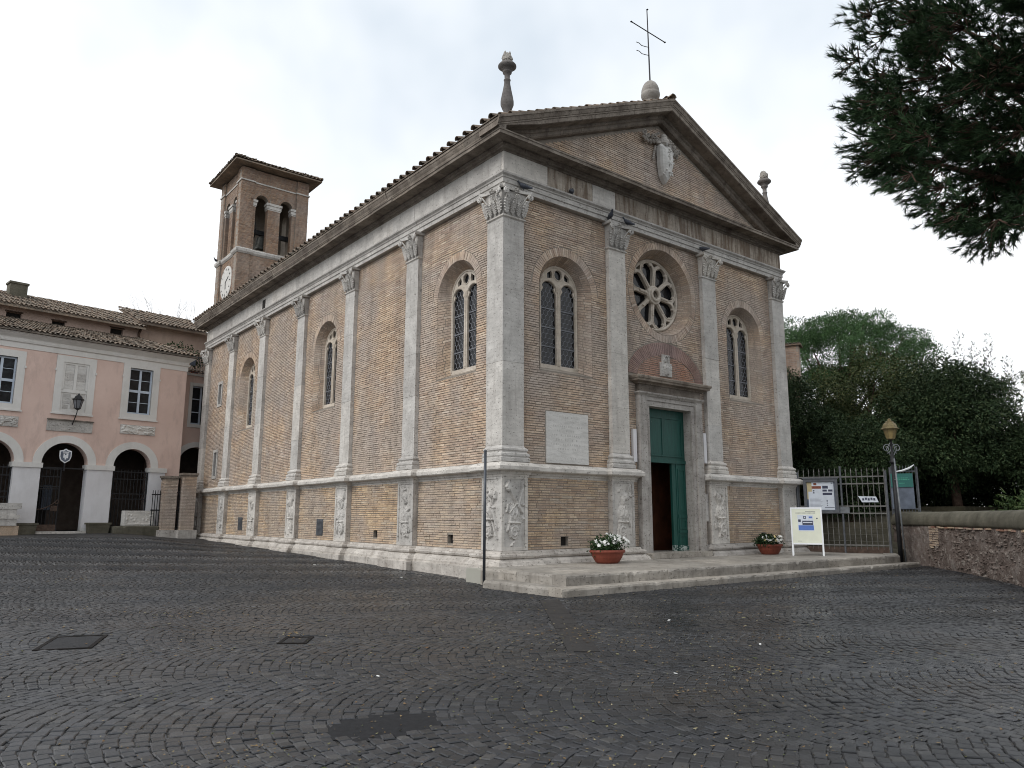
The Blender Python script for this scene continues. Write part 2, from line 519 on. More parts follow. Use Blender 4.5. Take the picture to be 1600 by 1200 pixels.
def lin(o, parent=None, world_coords=True):
    COL.objects.link(o)
    if parent is not None:
        o.parent = parent
        if world_coords:
            base = parent
            T = Matrix.Identity(4)
            while base is not None:
                T = base.matrix_basis @ T if base.parent is None else base.matrix_parent_inverse @ base.matrix_basis @ T
                base = base.parent
            o.matrix_parent_inverse = T.inverted()
    return o


def mesh_of(name, mb, mat, smooth=False):
    me = bpy.data.meshes.new(name)
    me.from_pydata(mb.v, [], mb.f)
    me.materials.append(mat)
    a = me.attributes.new('rnd', 'FLOAT', 'POINT')
    a.data.foreach_set('value', np.array(mb.r, np.float32))
    if smooth:
        me.polygons.foreach_set('use_smooth', [True] * len(me.polygons))
    return me


def mk(name, mb, mat, parent=None, smooth=False, wc=True, label=None, kind=None):
    o = bpy.data.objects.new(name, mesh_of(name, mb, mat, smooth))
    lin(o, parent, wc)
    if label:
        o['label'] = label
    if kind:
        o['kind'] = kind
    return o


def mk_np(name, V, Q, mat, rnd=None, parent=None, smooth=False, wc=True, kind=None):
    me = bpy.data.meshes.new(name)
    V = np.asarray(V, np.float32)
    Q = np.asarray(Q, np.int32)
    k = Q.shape[1]
    me.vertices.add(len(V))
    me.vertices.foreach_set('co', V.ravel())
    me.loops.add(Q.size)
    me.loops.foreach_set('vertex_index', Q.ravel())
    me.polygons.add(len(Q))
    me.polygons.foreach_set('loop_start', np.arange(len(Q), dtype=np.int32) * k)
    me.update(calc_edges=True)
    me.validate()
    me.materials.append(mat)
    if rnd is not None:
        a = me.attributes.new('rnd', 'FLOAT', 'POINT')
        a.data.foreach_set('value', np.asarray(rnd, np.float32))
    me.polygons.foreach_set('use_smooth', [smooth] * len(me.polygons))
    o = bpy.data.objects.new(name, me)
    lin(o, parent, wc)
    if kind:
        o['kind'] = kind
    return o


def tag(o, label, cat=None, group=None):
    o['label'] = label
    if cat:
        o['category'] = cat
    if group:
        o['group'] = group
    return o


def thing(name, label, cat, loc=(0, 0, 0), group=None, rz=0.0):
    o = bpy.data.objects.new(name, None)
    o.empty_display_size = 0.2
    o.location = loc
    o.rotation_euler = (0, 0, rz)
    COL.objects.link(o)
    return tag(o, label, cat, group)


def empty_part(name, parent):
    o = bpy.data.objects.new(name, None)
    o.empty_display_size = 0.1
    return lin(o, parent)


def copy_tree(o, parent=None):
    c = o.copy()
    COL.objects.link(c)
    c.parent = parent
    if parent is not None:
        c.matrix_parent_inverse = o.matrix_parent_inverse
    for ch in o.children:
        copy_tree(ch, c)
    return c


def arch_loop(uc, half, sill, spring, n=18, top=None):
    """rectangle with a round head, counter clockwise from bottom left"""
    b = half if top is None else top
    pts = [(uc - half, sill), (uc + half, sill)]
    pts += [(uc + half * math.cos(t), spring + b * math.sin(t)) for t in np.linspace(0, pi, n + 1)]
    return pts


def circle(uc, zc, r, n=32, a0=0.0):
    return [(uc + r * math.cos(a0 + 2 * pi * k / n), zc + r * math.sin(a0 + 2 * pi * k / n)) for k in range(n)]


def front(u, z, d):
    return (u, d, z)


def side(u, z, d):
    return (d, u, z)


# brick, cobble and tile meshes that many small objects share
def chunk_mesh(name, mat, seed, bev=0.06):
    """unit block -0.5..0.5, uneven, front face is -Y"""
    rs = np.random.RandomState(seed)
    vs = []
    for y in (-0.5, 0.5):
        for z in (-0.5, 0.5):
            for x in (-0.5, 0.5):
                j = rs.uniform(-0.05, 0.05, 3)
                vs.append((x * (0.985 + j[0] * .4), y + (j[1] if y < 0 else 0), z * (0.94 + j[2])))
    mb = MB().add(vs, [(0, 1, 3, 2), (0, 4, 5, 1), (2, 3, 7, 6), (0, 2, 6, 4), (1, 5, 7, 3)], 0.0)
    return mesh_of(name, mb, mat)


def lay_bricks(mb, T, z0, z1, spans, depth, course=0.065, length=0.31, gap=0.017, singles=None):
    """courses of uneven bricks; spans(z) gives the free (u0, u1) stretches; depth = d of brick face"""
    k = 0
    z = z0
    while z < z1 - 0.02:
        zt = min(z + course, z1)
        for u0, u1 in spans(0.5 * (z + zt)):
            u = u0 - random.uniform(0, length * 0.8)
            while u < u1:
                l = length * random.uniform(0.55, 1.25)
                a, b = max(u, u0), min(u + l, u1)
                u += l
                if b - a < 0.035:
                    continue
                d = depth + random.uniform(-0.006, 0.007)
                g = gap * random.uniform(0.15, 0.45)
                gv = gap * random.uniform(0.45, 0.7)
                zz = random.uniform(-0.004, 0.004)
                if singles is not None:
                    singles.append(((a + b) / 2, (z + zt) / 2 + zz, d, b - a - 2 * g, zt - z - 2 * gv))
                    continue
                e = 0.03
                vs = [T(a + g, z + gv + zz, d), T(b - g, z + gv + zz + random.uniform(-.003, .003), d), T(b - g, zt - gv + zz, d + .003), T(a + g, zt - gv + zz, d + .002),
                      T(a + g, z + gv + zz, d + e), T(b - g, z + gv + zz, d + e), T(b - g, zt - gv + zz, d + e), T(a + g, zt - gv + zz, d + e)]
                mb.add(vs, [(0, 1, 2, 3), (0, 4, 5, 1), (3, 2, 6, 7), (0, 3, 7, 4), (1, 5, 6, 2)])
        z = zt
        k += 1


def cut(spans, holes):
    """remove (a, b) holes from (a, b) spans"""
    out = list(spans)
    for a, b in holes:
        nx = []
        for s, e in out:
            if b <= s or a >= e:
                nx.append((s, e))
            else:
                if a > s:
                    nx.append((s, a))
                if b < e:
                    nx.append((b, e))
        out = nx
    return out


def ring_bricks(mb, T, uc, zc, r0, r1, a0, a1, depth, w=0.07, rz0=None, rz1=None, n=None):
    """radial bricks between two (elliptic) arcs"""
    rz0, rz1 = rz0 or r0, rz1 or r1
    n = n or max(3, int(abs(a1 - a0) * (r0 + r1) / 2 / w))
    for i in range(n):
        t0 = a0 + (a1 - a0) * i / n
        t1 = a0 + (a1 - a0) * (i + 1) / n
        g = (t1 - t0) * 0.09
        d = depth + random.uniform(-0.006, 0.006)
        q = [(r0 + .006, rz0 + .006, t0 + g), (r0 + .006, rz0 + .006, t1 - g), (r1 - .006 - random.uniform(0, .03), rz1 - .006, t1 - g), (r1 - .006 - random.uniform(0, .03), rz1 - .006, t0 + g)]
        p = [(uc + a * math.cos(t), zc + b * math.sin(t)) for a, b, t in q]
        vs = [T(x, y, d) for x, y in p] + [T(x, y, depth + .03) for x, y in p]
        mb.add(vs, [(0, 1, 2, 3), (0, 4, 5, 1), (2, 6, 7, 3), (1, 5, 6, 2), (3, 7, 4, 0)])


def heightfield(mb, T, u0, u1, z0, z1, nu, nz, fn, d0, amp, mask=None):
    """carved relief: fn(a, b) -> height for a, b in 0..1 arrays; T(u, z, d)"""
    a, b = np.meshgrid(np.linspace(0, 1, nu), np.linspace(0, 1, nz))
    h = fn(a, b)
    vs = [T(u0 + (u1 - u0) * a[j, i], z0 + (z1 - z0) * b[j, i], d0 - amp * h[j, i]) for j in range(nz) for i in range(nu)]
    fs = []
    for j in range(nz - 1):
        for i in range(nu - 1):
            if mask is not None and max(h[j, i], h[j, i + 1], h[j + 1, i], h[j + 1, i + 1]) < mask:
                continue
            fs.append((j * nu + i, j * nu + i + 1, (j + 1) * nu + i + 1, (j + 1) * nu + i))
    return mb.add(vs, fs)


def seg_d(a, b, p, q, asp):
    """distance from grid points to a segment, b scaled by the aspect ratio"""
    ax, by = a, b * asp
    px, py, qx, qy = p[0], p[1] * asp, q[0], q[1] * asp
    dx, dy = qx - px, qy - py
    t = np.clip(((ax - px) * dx + (by - py) * dy) / (dx * dx + dy * dy + 1e-9), 0, 1)
    return np.hypot(ax - px - t * dx, by - py - t * dy)


def bumpf(d, r):
    return np.sqrt(np.clip(1 - (d / r) ** 2, 0, 1))


def trophy(seed, asp):
    """carved trophy of arms: spears, shield, cuirass, helmet, ribbons"""
    rs = np.random.RandomState(seed)

    def fn(a, b):
        h = np.zeros_like(a)
        for k in range(3):
            p = (rs.uniform(.1, .45), rs.uniform(.05, .3))
            q = (rs.uniform(.5, .92), rs.uniform(.72, .97))
            if k % 2:
                p, q = (1 - p[0], p[1]), (1 - q[0], q[1])
            h = np.maximum(h, .55 * bumpf(seg_d(a, b, p, q, asp), .045))
            h = np.maximum(h, .7 * bumpf(seg_d(a, b, q, (q[0] + rs.uniform(-.08, .08), q[1] - .07), asp), .10))
        # cuirass
        cx, cy = .5 + rs.uniform(-.08, .08), rs.uniform(.42, .55)
        e = np.hypot((a - cx) / .27, (b - cy) * asp / .34)
        h = np.maximum(h, np.clip(1.15 - e, 0, 1) ** .5 * .8 * (1 + .18 * np.sin(a * 30) * np.sin(b * 34)))
        h = np.maximum(h, .85 * bumpf(seg_d(a, b, (cx - .24, cy - .12), (cx + .24, cy - .12), asp), .05))
        # shield
        sx, sy = .5 + rs.uniform(-.15, .15), rs.uniform(.18, .26)
        e = np.hypot((a - sx) / .25, (b - sy) * asp / .30)
        h = np.maximum(h, np.where(e < 1, .75 - .25 * np.abs(np.sin(e * 5.5)), 0))
        # helmet or mask above
        hx, hy = .5 + rs.uniform(-.1, .1), rs.uniform(.74, .82)
        e = np.hypot((a - hx) / .17, (b - hy) * asp / .19)
        h = np.maximum(h, np.clip(1.1 - e, 0, 1) ** .5 * .9)
        for k in range(8):
            p = (rs.uniform(.08, .92), rs.uniform(.06, .94))
            q = (p[0] + rs.uniform(-.22, .22), p[1] + rs.uniform(-.10, .10))
            h = np.maximum(h, .5 * bumpf(seg_d(a, b, p, q, asp), rs.uniform(.035, .06)))
        h = h * (1 - .35 * (rs.rand(*a.shape) > .93))
        edge = np.minimum(np.minimum(a, 1 - a), np.minimum(b, 1 - b) * asp)
        return h * np.clip(edge / .05, 0, 1)
    return fn


def blobs(seed, n, asp, r=(.04, .09)):
    """crowded foliage and fruit carving"""
    rs = np.random.RandomState(seed)

    def fn(a, b):
        h = np.zeros_like(a)
        for k in range(n):
            p = (rs.uniform(.04, .96), rs.uniform(.06, .94))
            q = (p[0] + rs.uniform(-.07, .07), p[1] + rs.uniform(-.07, .07))
            h = np.maximum(h, rs.uniform(.5, 1) * bumpf(seg_d(a, b, p, q, asp), rs.uniform(*r)))
        return h
    return fn


def leaf_quads(C, D, size, width, rs, droop=0.0):
    """one four-cornered leaf per centre C; D rough outward direction"""
    n = len(C)
    d = D + rs.normal(0, .75, (n, 3))
    d /= np.linalg.norm(d, axis=1)[:, None] + 1e-9
    d[:, 2] -= droop
    s = rs.normal(0, 1, (n, 3))
    s = s - (s * d).sum(1)[:, None] * d
    s /= np.linalg.norm(s, axis=1)[:, None] + 1e-9
    L = size * rs.uniform(.6, 1.3, n)[:, None]
    W = width * rs.uniform(.7, 1.2, n)[:, None]
    nrm = np.cross(d, s)
    V = np.stack([C, C + d * L * .5 + s * W + nrm * W * .35, C + d * L, C + d * L * .5 - s * W + nrm * W * .35], 1)
    return V.reshape(-1, 3)


def foliage(name, clumps, per, size, width, mat, parent, seed, flat=0.8, droop=0.0, kind=None):
    """clumps: (x, y, z, r). Leaves spread through each clump, denser near its skin"""
    rs = np.random.RandomState(seed)
    Cs, Ds = [], []
    for x, y, z, r in clumps:
        k = max(4, int(per * r * r))
        d = rs.normal(0, 1, (k, 3))
        d /= np.linalg.norm(d, axis=1)[:, None]
        rad = r * rs.uniform(.35, 1.0, k) ** .6 * (1 + .14 * rs.normal(0, 1, k) * (rs.rand(k) > .8))
        p = d * rad[:, None]
        p[:, 2] *= flat
        Cs.append(p + (x, y, z))
        Ds.append(d)
    C, D = np.concatenate(Cs), np.concatenate(Ds)
    V = leaf_quads(C, D, size, width, rs, droop)
    n = len(C)
    return mk_np(name, V, np.arange(n * 4).reshape(n, 4), mat, np.repeat(rs.rand(n), 4), parent, kind=kind)


def crown_clumps(c, rad, n, r, seed, skin=.55):
    rs = np.random.RandomState(seed)
    out = []
    while len(out) < n:
        p = rs.uniform(-1, 1, 3)
        q = np.linalg.norm(p)
        if q > 1 or q < skin * rs.rand() ** .5:
            continue
        k = rs.uniform(*r)
        out.append((c[0] + p[0] * rad[0], c[1] + p[1] * rad[1], c[2] + p[2] * rad[2], k))
    return out


def limbs(mb, base, top, r, clumps, n, seed, sub=None):
    """tapered trunk from base to top with limbs that run out to some of the clumps"""
    rs = np.random.RandomState(seed)
    b, t = np.array(base, float), np.array(top, float)
    pts = [b + (t - b) * k + (rs.normal(0, r * .35, 3) * (0 < k < 1)) for k in np.linspace(0, 1, 6)]
    mb.tube(pts, [r * (1.25 - .75 * k) for k in np.linspace(0, 1, 6)], 9)
    idx = rs.permutation(len(clumps))[:n]
    for i in idx:
        e = np.array(clumps[i][:3])
        k = rs.uniform(.45, 1.0)
        s = b + (t - b) * k
        m = (s + e) / 2 + rs.normal(0, .18, 3) + np.array((0, 0, -.05 * np.linalg.norm(e - s)))
        mb.tube([s, (s * 2 + m) / 3 + rs.normal(0, .04, 3), m, e], [r * .42, r * .3, r * .2, r * .06], 6)
    return mb


def sstep(a, b, x):
    t = np.clip((x - a) / (b - a), 0, 1)
    return t * t * (3 - 2 * t)


def gz(x, y):
    """height of the piazza"""
    x, y = np.asarray(x, float), np.asarray(y, float)
    z = -.05 + .019 * np.clip(y, 0, 32)
    z = z + .27 * sstep(.6, 4.0, -x) * sstep(8, 21, y)
    return z


# ------------------------------------------------------------------ the church
L = 25.7
WD = 0.14                       # wall plane behind the pilaster fronts
church = thing('church', 'brick church with pale stone pilasters, rose window and green door', 'church', (6.5, L / 2, 0))
PF = [(0.0, .70), (3.92, 4.62), (8.28, 8.98), (12.30, 13.0)]
PS = [(0.0, .70), (4.24, 4.94), (8.48, 9.18), (12.78, 13.47), (16.99, 17.68), (21.05, 21.75), (L - .70, L)]
WIN_F, WIN_S = (2.32, 10.64), (2.32, 10.98, 19.35)
SILL, SPR, HALF = 5.35, 7.69, 0.98
ROSE = (6.46, 8.43)
DC = 6.5                        # door centre
HOLES_F = [(2.18, .74), (11.2, .74)]
HOLES_S = [(2.45, .77), (6.66, .83)]
SMALL_S = [(23.2, 6.95, 7.95), (23.25, 3.4, 4.55)]


def wall_holes_side():
    h = [arch_loop(u, HALF, SILL, SPR) for u in WIN_S]
    h += [[(u - .13, z), (u + .13, z), (u + .13, z + .23), (u - .13, z + .23)] for u, z in HOLES_S]
    h += [[(u - .22, a), (u + .22, a), (u + .22, b), (u - .22, b)] for u, a, b in SMALL_S]
    return h


wall_mb = MB()
wall_mb.plate([(.15, -.5), (12.85, -.5), (12.85, 11.1), (.15, 11.1)],
              [arch_loop(u, HALF, SILL, SPR) for u in WIN_F] + [circle(*ROSE, 1.38, 40)] +
              [[(DC - 1.02, .34), (DC + 1.02, .34), (DC + 1.02, 4.80), (DC - 1.02, 4.80)]] +
              [[(u - .13, z), (u + .13, z), (u + .13, z + .23), (u - .13, z + .23)] for u, z in HOLES_F], front, WD, .58)
wall_mb.plate([(.60, -.5), (L - .6, -.5), (L - .6, 11.1), (.60, 11.1)], wall_holes_side(), side, WD + .001, .58)
wall_mb.plate([(0.0, 11.3), (13.0, 11.3), (6.5, 14.25)], [], front, WD, .5)
mk('wall', wall_mb, M['mortar'], church)
rear = MB().box(.16, 12.84, L - .6, L - .14, -.5, 11.1).box(12.40, 12.86, .6, L - .62, -.5, 11.1)
rear.plate([(0.0, 11.3), (13.0, 11.3), (6.5, 14.25)], [], front, L - .5, L - .14)
mk('rear_wall', rear, M['plaster_brick'], church)
mk('floor', MB().box(.6, 12.38, .62, L - .62, .1, .3), M['dark'], church)
vb = MB()
for u_, z_ in HOLES_F:
    vb.box(u_ - .14, u_ + .14, .24, .26, z_ - .02, z_ + .25)
for u_, z_ in HOLES_S:
    vb.box(.24, .26, u_ - .14, u_ + .14, z_ - .02, z_ + .25)
mk('vent_shade_sheet', vb, M['dark'], church, kind='stuff')  # dark sheets set in the square holes, standing in for the shade inside

# --- bricks
rec = []                         # (mat, T name, u, z, d, len, h)


def holes_at(z, wins):
    h = []
    for u in wins:
        if SILL - .06 <= z <= SPR:
            h.append((u - HALF, u + HALF))
        elif SPR < z < SPR + HALF + .27:
            k = math.sqrt((HALF + .27) ** 2 - (z - SPR) ** 2)
            h.append((u - k, u + k))
    return h


def spans_front(z):
    if z < 2.55:
        s = [(.80, 3.83), (4.71, 5.05), (7.95, 8.19), (9.07, 12.21)]
    else:
        s = [(.70, 3.92), (4.62, 8.28), (8.98, 12.30)]
    h = holes_at(z, WIN_F)
    if abs(z - ROSE[1]) < 1.63:
        k = math.sqrt(1.63 ** 2 - (z - ROSE[1]) ** 2)
        h.append((ROSE[0] - k, ROSE[0] + k))
    if 5.5 < z < 6.83:
        k = 1.78 * math.sqrt(max(0, 1 - ((z - 5.68) / 1.15) ** 2))
        h.append((DC - k, DC + k))
    if z < 5.38:
        h.append((5.05, 7.95))
    elif z < 5.62:
        h.append((4.70, 8.22))
    if 2.86 < z < 4.28:
        h.append((1.53, 3.10))
    for u, zz in HOLES_F:
        if zz - .02 < z < zz + .25:
            h.append((u - .13, u + .13))
    return cut(s, h)


def spans_side(z):
    e = .09 if z < 2.55 else 0.0
    s = [(a[1] + e, b[0] - e) for a, b in zip(PS[:-1], PS[1:])]
    h = holes_at(z, WIN_S)
    for u, zz in HOLES_S:
        if zz - .02 < z < zz + .25:
            h.append((u - .13, u + .13))
    for u, a, b in SMALL_S:
        if a - .14 < z < b + .14:
            h.append((u - .34, u + .34))
    for u, a, b in ((10.78, .82, 1.38), (19.1, .88, 1.42)):
        if a < z < b:
            h.append((u - .27, u + .27))
    return cut(s, h)


def spans_tymp(z):
    a = (z - 10.95) / .433 - .56
    return [(a, 13 - a)] if a < 6.4 else []


for nm, T, z0, z1, sp, mt in (('f', front, .66, 2.53, spans_front, 'brick_low'), ('f', front, 2.84, 10.09, spans_front, 'brick'),
                              ('s', side, .66, 2.53, spans_side, 'brick_low'), ('s', side, 2.84, 10.09, spans_side, 'brick'),
                              ('f', front, 11.46, 14.1, spans_tymp, 'brick')):
    tmp = []
    lay_bricks(None, T, z0, z1, sp, WD - .012, singles=tmp)
    rec += [(mt, nm) + t for t in tmp]


def rec_pos(q):
    return front(q[2], q[3], q[4]) if q[1] == 'f' else side(q[2], q[3], q[4])


order = sorted(range(len(rec)), key=lambda i: math.dist(rec_pos(rec[i]), CAM))
single = set(order[:300])
stuff = {}
chunks = {m: [chunk_mesh('brick', M[m], k) for k in range(6)] for m in ('brick_low', 'brick')}
for i, q in enumerate(rec):
    mt, nm, u, z, d, ln, h = q
    T = front if nm == 'f' else side
    if i in single:
        o = bpy.data.objects.new('brick', random.choice(chunks[mt]))
        o.location = T(u, z, d + .016)
        o.scale = (ln, .034, h)
        if nm == 's':
            o.rotation_euler = (0, 0, -pi / 2)
        lin(o, church)
    else:
        mb = stuff.setdefault(mt, MB())
        j = [random.uniform(-.003, .003) for _ in range(4)]
        a, b, c, e = u - ln / 2, u + ln / 2, z - h / 2, z + h / 2
        vs = [T(a, c + j[0], d), T(b, c + j[1], d), T(b, e + j[2], d + .003), T(a, e + j[3], d + .002), T(a, c, d + .025), T(b, c, d + .025), T(b, e, d + .025), T(a, e, d + .025)]
        mb.add(vs, [(0, 1, 2, 3), (0, 4, 5, 1), (3, 2, 6, 7), (0, 3, 7, 4), (1, 5, 6, 2)])
for mt, mb in stuff.items():
    mk('brickwork', mb, M[mt], church, kind='stuff')

# arches of radial bricks over the openings, lunette over the door
arc = MB()
for u in WIN_F:
    ring_bricks(arc, front, u, SPR, HALF, HALF + .26, .02, pi - .02, WD - .012)
ring_bricks(arc, front, ROSE[0], ROSE[1], 1.38, 1.62, 0, 2 * pi, WD - .012)
for u in WIN_S:
    ring_bricks(arc, side, u, SPR, HALF, HALF + .26, .02, pi - .02, WD - .012)
mk('arch_brickwork', arc, M['brick'], church, kind='stuff')
lun = MB()
ring_bricks(lun, front, DC, 5.64, 1.36, 1.76, .05, pi - .05, WD - .016, rz0=.74, rz1=1.16, n=56)
mk('relieving_arch', lun, M['brick_mauve'], church, kind='stuff')
lub = MB()
lay_bricks(lub, front, 5.62, 6.36, lambda z: [(DC - 1.34 * math.sqrt(max(0.01, 1 - ((z - 5.64) / .74) ** 2)), DC + 1.34 * math.sqrt(max(0.01, 1 - ((z - 5.64) / .74) ** 2)))], WD - .012, 0.06, .26)
mk('lunette_brickwork', lub, M['brick_red'], church, kind='stuff')

# --- perimeter path with breaks over the pilasters
def perimeter(p, w, e):
    pts = [(p, L)]
    for i in range(len(PS) - 1, -1, -1):
        a, b = PS[i]
        if i < len(PS) - 1:
            if i > 0:
                pts += [(w, b + e), (p, b + e)]
            else:
                pts += [(w, b + e), (p, b + e), (p, p)]
        if i > 0:
            pts += [(p, a - e), (w, a - e)]
    mid = []
    for i, (a, b) in enumerate(PF):
        if i > 0:
            mid += [(a - e, w), (a - e, p)]
        if i < 3:
            mid += [(b + e, p), (b + e, w)]
    left = pts + mid[:6]
    right = mid[6:] + [(13 - p, p), (13 - p, L)]
    return left, right


PLINTH = [(-.05, -.5), (.40, -.5), (.40, .255), (.335, .27), (.335, .325), (.30, .335), (.27, .40), (.19, .46), (.165, .475), (.205, .495), (.22, .54), (.205, .58), (.12, .595), (.10, .645), (-.05, .66)]
STRING = [(-.05, 2.47), (.015, 2.47), (.02, 2.525), (.05, 2.53), (.065, 2.58), (.10, 2.60), (.205, 2.61), (.23, 2.635), (.23, 2.72), (.21, 2.74), (.14, 2.80), (.05, 2.83), (-.05, 2.85)]
lp, rp = perimeter(-.04, WD, .09)
lp[-1] = (lp[-2][0], WD)
for nm, prof in (('plinth', PLINTH), ('string_course', STRING)):
    end = 5.03 if nm == 'string_course' else 5.02
    for pth in (lp + [(end, WD)], [(7.97 if nm == 'string_course' else 7.98, WD)] + rp):
        mk(nm, MB().sweep(pth, prof), M['trav' if nm == 'string_course' else 'trav_mid'], church)

# --- dies (pedestals) with carved panels
def die(T, u0, u1, seed, corner=False, plain=False, no_core=False, carve=None):
    d0 = -.04
    if not no_core:
        mb = MB()
        if corner:
            mb.box(-.04 + .022, .79, -.04 + .022, .79, .60, 2.55)
        else:
            mb.box(u0, u1, d0 + .022, .25, .60, 2.55, T=lambda a, b, c: T(a, c, b))
        p = mk('pedestal', mb, M['trav_mid'], church)
    else:
        p = no_core
    fr = MB()
    w = .09
    for a, b, c, e in ((u0, u0 + w, .665, 2.50), (u1 - w, u1, .665, 2.50), (u0 + w, u1 - w, .665, .665 + w), (u0 + w, u1 - w, 2.50 - w, 2.50)):
        fr.box(a, b, d0, d0 + .02, c, e, T=lambda x, y, z: T(x, z, y))
    mk('panel_frame', fr, M['trav'], p)
    asp = 1.65 / (u1 - u0 - 2 * w)
    rl = MB()
    fn = (lambda a, b: 0 * a) if plain else (carve(asp) if carve else trophy(seed, asp))
    heightfield(rl, T, u0 + w, u1 - w, .665 + w, 2.50 - w, 40, 86, fn, d0 + .019, .115)
    mk('carved_relief', rl, M['trav'], p, smooth=False)
    return p


def axe_trophy(asp):
    base = trophy(5, asp)

    def fn(a, b):
        h = base(a, b) * np.where(b > .64, 0.0, 1.0)
        for p, q, r in (((.12, .88), (.82, .52), .05), ((.60, .60), (.84, .86), .045), ((.84, .86), (.82, .95), .05), ((.2, .50), (.5, .62), .03), ((.5, .62), (.78, .64), .03)):
            h = np.maximum(h, .8 * bumpf(seg_d(a, b, p, q, asp), r))
        h = np.maximum(h, np.where((np.abs(a - .74) < .13) & (np.abs(b - .56 + (a - .74) * .5) < .035), .8, 0))
        h = np.maximum(h, np.where((np.abs(a - .13) + np.abs(b - .89) * asp * .6 < .12), 1.0, 0))
        return h
    return fn


cd = die(front, -.04, .79, 5, corner=True, carve=axe_trophy)
die(side, -.0195, .79, 21, no_core=cd)
die(front, 3.83, 4.71, 31)
die(front, 8.19, 9.07, 44)
die(front, 12.21, 13.04, 0, plain=True)
for i, (a, b) in enumerate(PS[1:-1]):
    die(side, a - .09, b + .09, 60 + i * 7)
die(side, L - .79, L, 99)

# --- Corinthian pilasters
def capital_mesh():
    mb = MB()
    H = .77
    hw = lambda t: .345 + .03 * t
    vs = []
    for t in np.linspace(0, 1, 5):
        for x, y in ((-hw(t), .2), (-hw(t), -.01 - .04 * t * t), (hw(t), -.01 - .04 * t * t), (hw(t), .2)):
            vs.append((x, y, .02 + t * (H - .12)))
    fs = [(i * 4 + k, i * 4 + k + 1, i * 4 + k + 5, i * 4 + k + 4) for i in range(4) for k in range(3)]
    mb.add(vs, fs)
    # abacus, concave front
    out = []
    for x in np.linspace(-.47, .47, 11):
        out.append((x, -.17 + .11 * (1 - (x / .47) ** 2)))
    for z0, z1, g in ((.68, .725, .03), (.725, .765, 0)):
        lo = [(x * (1 - g), y * (1 - g), z0) for x, y in out] + [(.47, .2, z0), (-.47, .2, z0)]
        hi = [(x, y, z1) for x, y in out] + [(.47, .2, z1), (-.47, .2, z1)]
        n = len(lo)
        mb.add(lo + hi, [tuple(range(n)), tuple(range(2 * n - 1, n - 1, -1))] + [(i, (i + 1) % n, n + (i + 1) % n, n + i) for i in range(n)])

    def leaf(x0, z0, h, w, lean, yaw=0.0, ribs=True):
        vs, fs = [], []
        nj, ni = 15, 9
        for j in range(nj):
            t = j / (nj - 1)
            out = .015 + .05 * math.sin(t * 1.6) + lean * t ** 3
            z = z0 + h * (t if t < .86 else .86 + (t - .86) * .1 - (t - .86) ** 2 * 3)
            ww = w * (.62 + .5 * math.sin(pi * min(t * 1.05, 1))) * (1 - .75 * t ** 5) * (1.0 if j % 2 else .80)
            for i in range(ni):
                s = i / (ni - 1) * 2 - 1
                rib = .020 * abs(math.cos(s * pi * 1.5)) + (.016 if j % 2 else 0) * abs(s)
                vs.append((x0 + s * ww + yaw * out, -(.03 + out * (1 - .25 * s * s) + rib), z + .03 * abs(s)))
        for j in range(nj - 1):
            for i in range(ni - 1):
                fs.append((j * ni + i, j * ni + i + 1, (j + 1) * ni + i + 1, (j + 1) * ni + i))
        mb.add(vs, fs)
    for s in (-1, 1):
        leaf(s * .28, .02, .50, .105, .10, s * .5)
        leaf(s * .10, .02, .34, .085, .08)
        # volute: stem then spiral
        pts = [(s * .17, -.05, .30), (s * .24, -.08, .42), (s * .31, -.12, .55), (s * .37, -.16, .64)]
        c = (s * .405, .575)
        for k in range(15):
            t = k / 14
            an = pi * .70 - t * 3.6 * pi
            rr = .085 * (1 - .78 * t)
            pts.append((c[0] + s * rr * math.cos(an), -.17 - .015 * t, c[1] + rr * math.sin(an)))
        mb.tube(pts, [.020 + .008 * min(1, k / 5) for k in range(len(pts))], 6)
        # inner scroll
        pts = [(s * .16, -.05, .32), (s * .15, -.08, .45)]
        for k in range(10):
            t = k / 9
            an = pi - t * 2.6 * pi
            rr = .055 * (1 - .7 * t)
            pts.append((s * (.085 + rr * math.cos(an)), -.10, .33 + rr * math.sin(an)))
        mb.tube(pts, .017, 6)
    leaf(0, .30, .30, .07, .06)
    for k in range(6):
        t = 2 * pi * k / 6
        mb.lathe([(.0, -.03), (.03, 0), (.0, .03)], (.06 * math.cos(t), -.11, .705 + .06 * math.sin(t)), 6)
    mb.lathe([(.0, -.035), (.035, 0), (.0, .035)], (0, -.13, .705), 7)
    return mesh_of('capital', mb, M['trav'])


CAP = capital_mesh()
BASE = [(-.03, 2.84), (.11, 2.84), (.115, 2.93), (.085, 2.95), (.105, 2.99), (.10, 3.04), (.055, 3.07), (.05, 3.10), (.075, 3.13), (.07, 3.17), (.02, 3.20), (-.01, 3.26), (-.03, 3.26)]
ASTR = [(-.03, 9.25), (.0, 9.25), (.035, 9.28), (.035, 9.315), (.015, 9.33), (-.03, 9.33)]


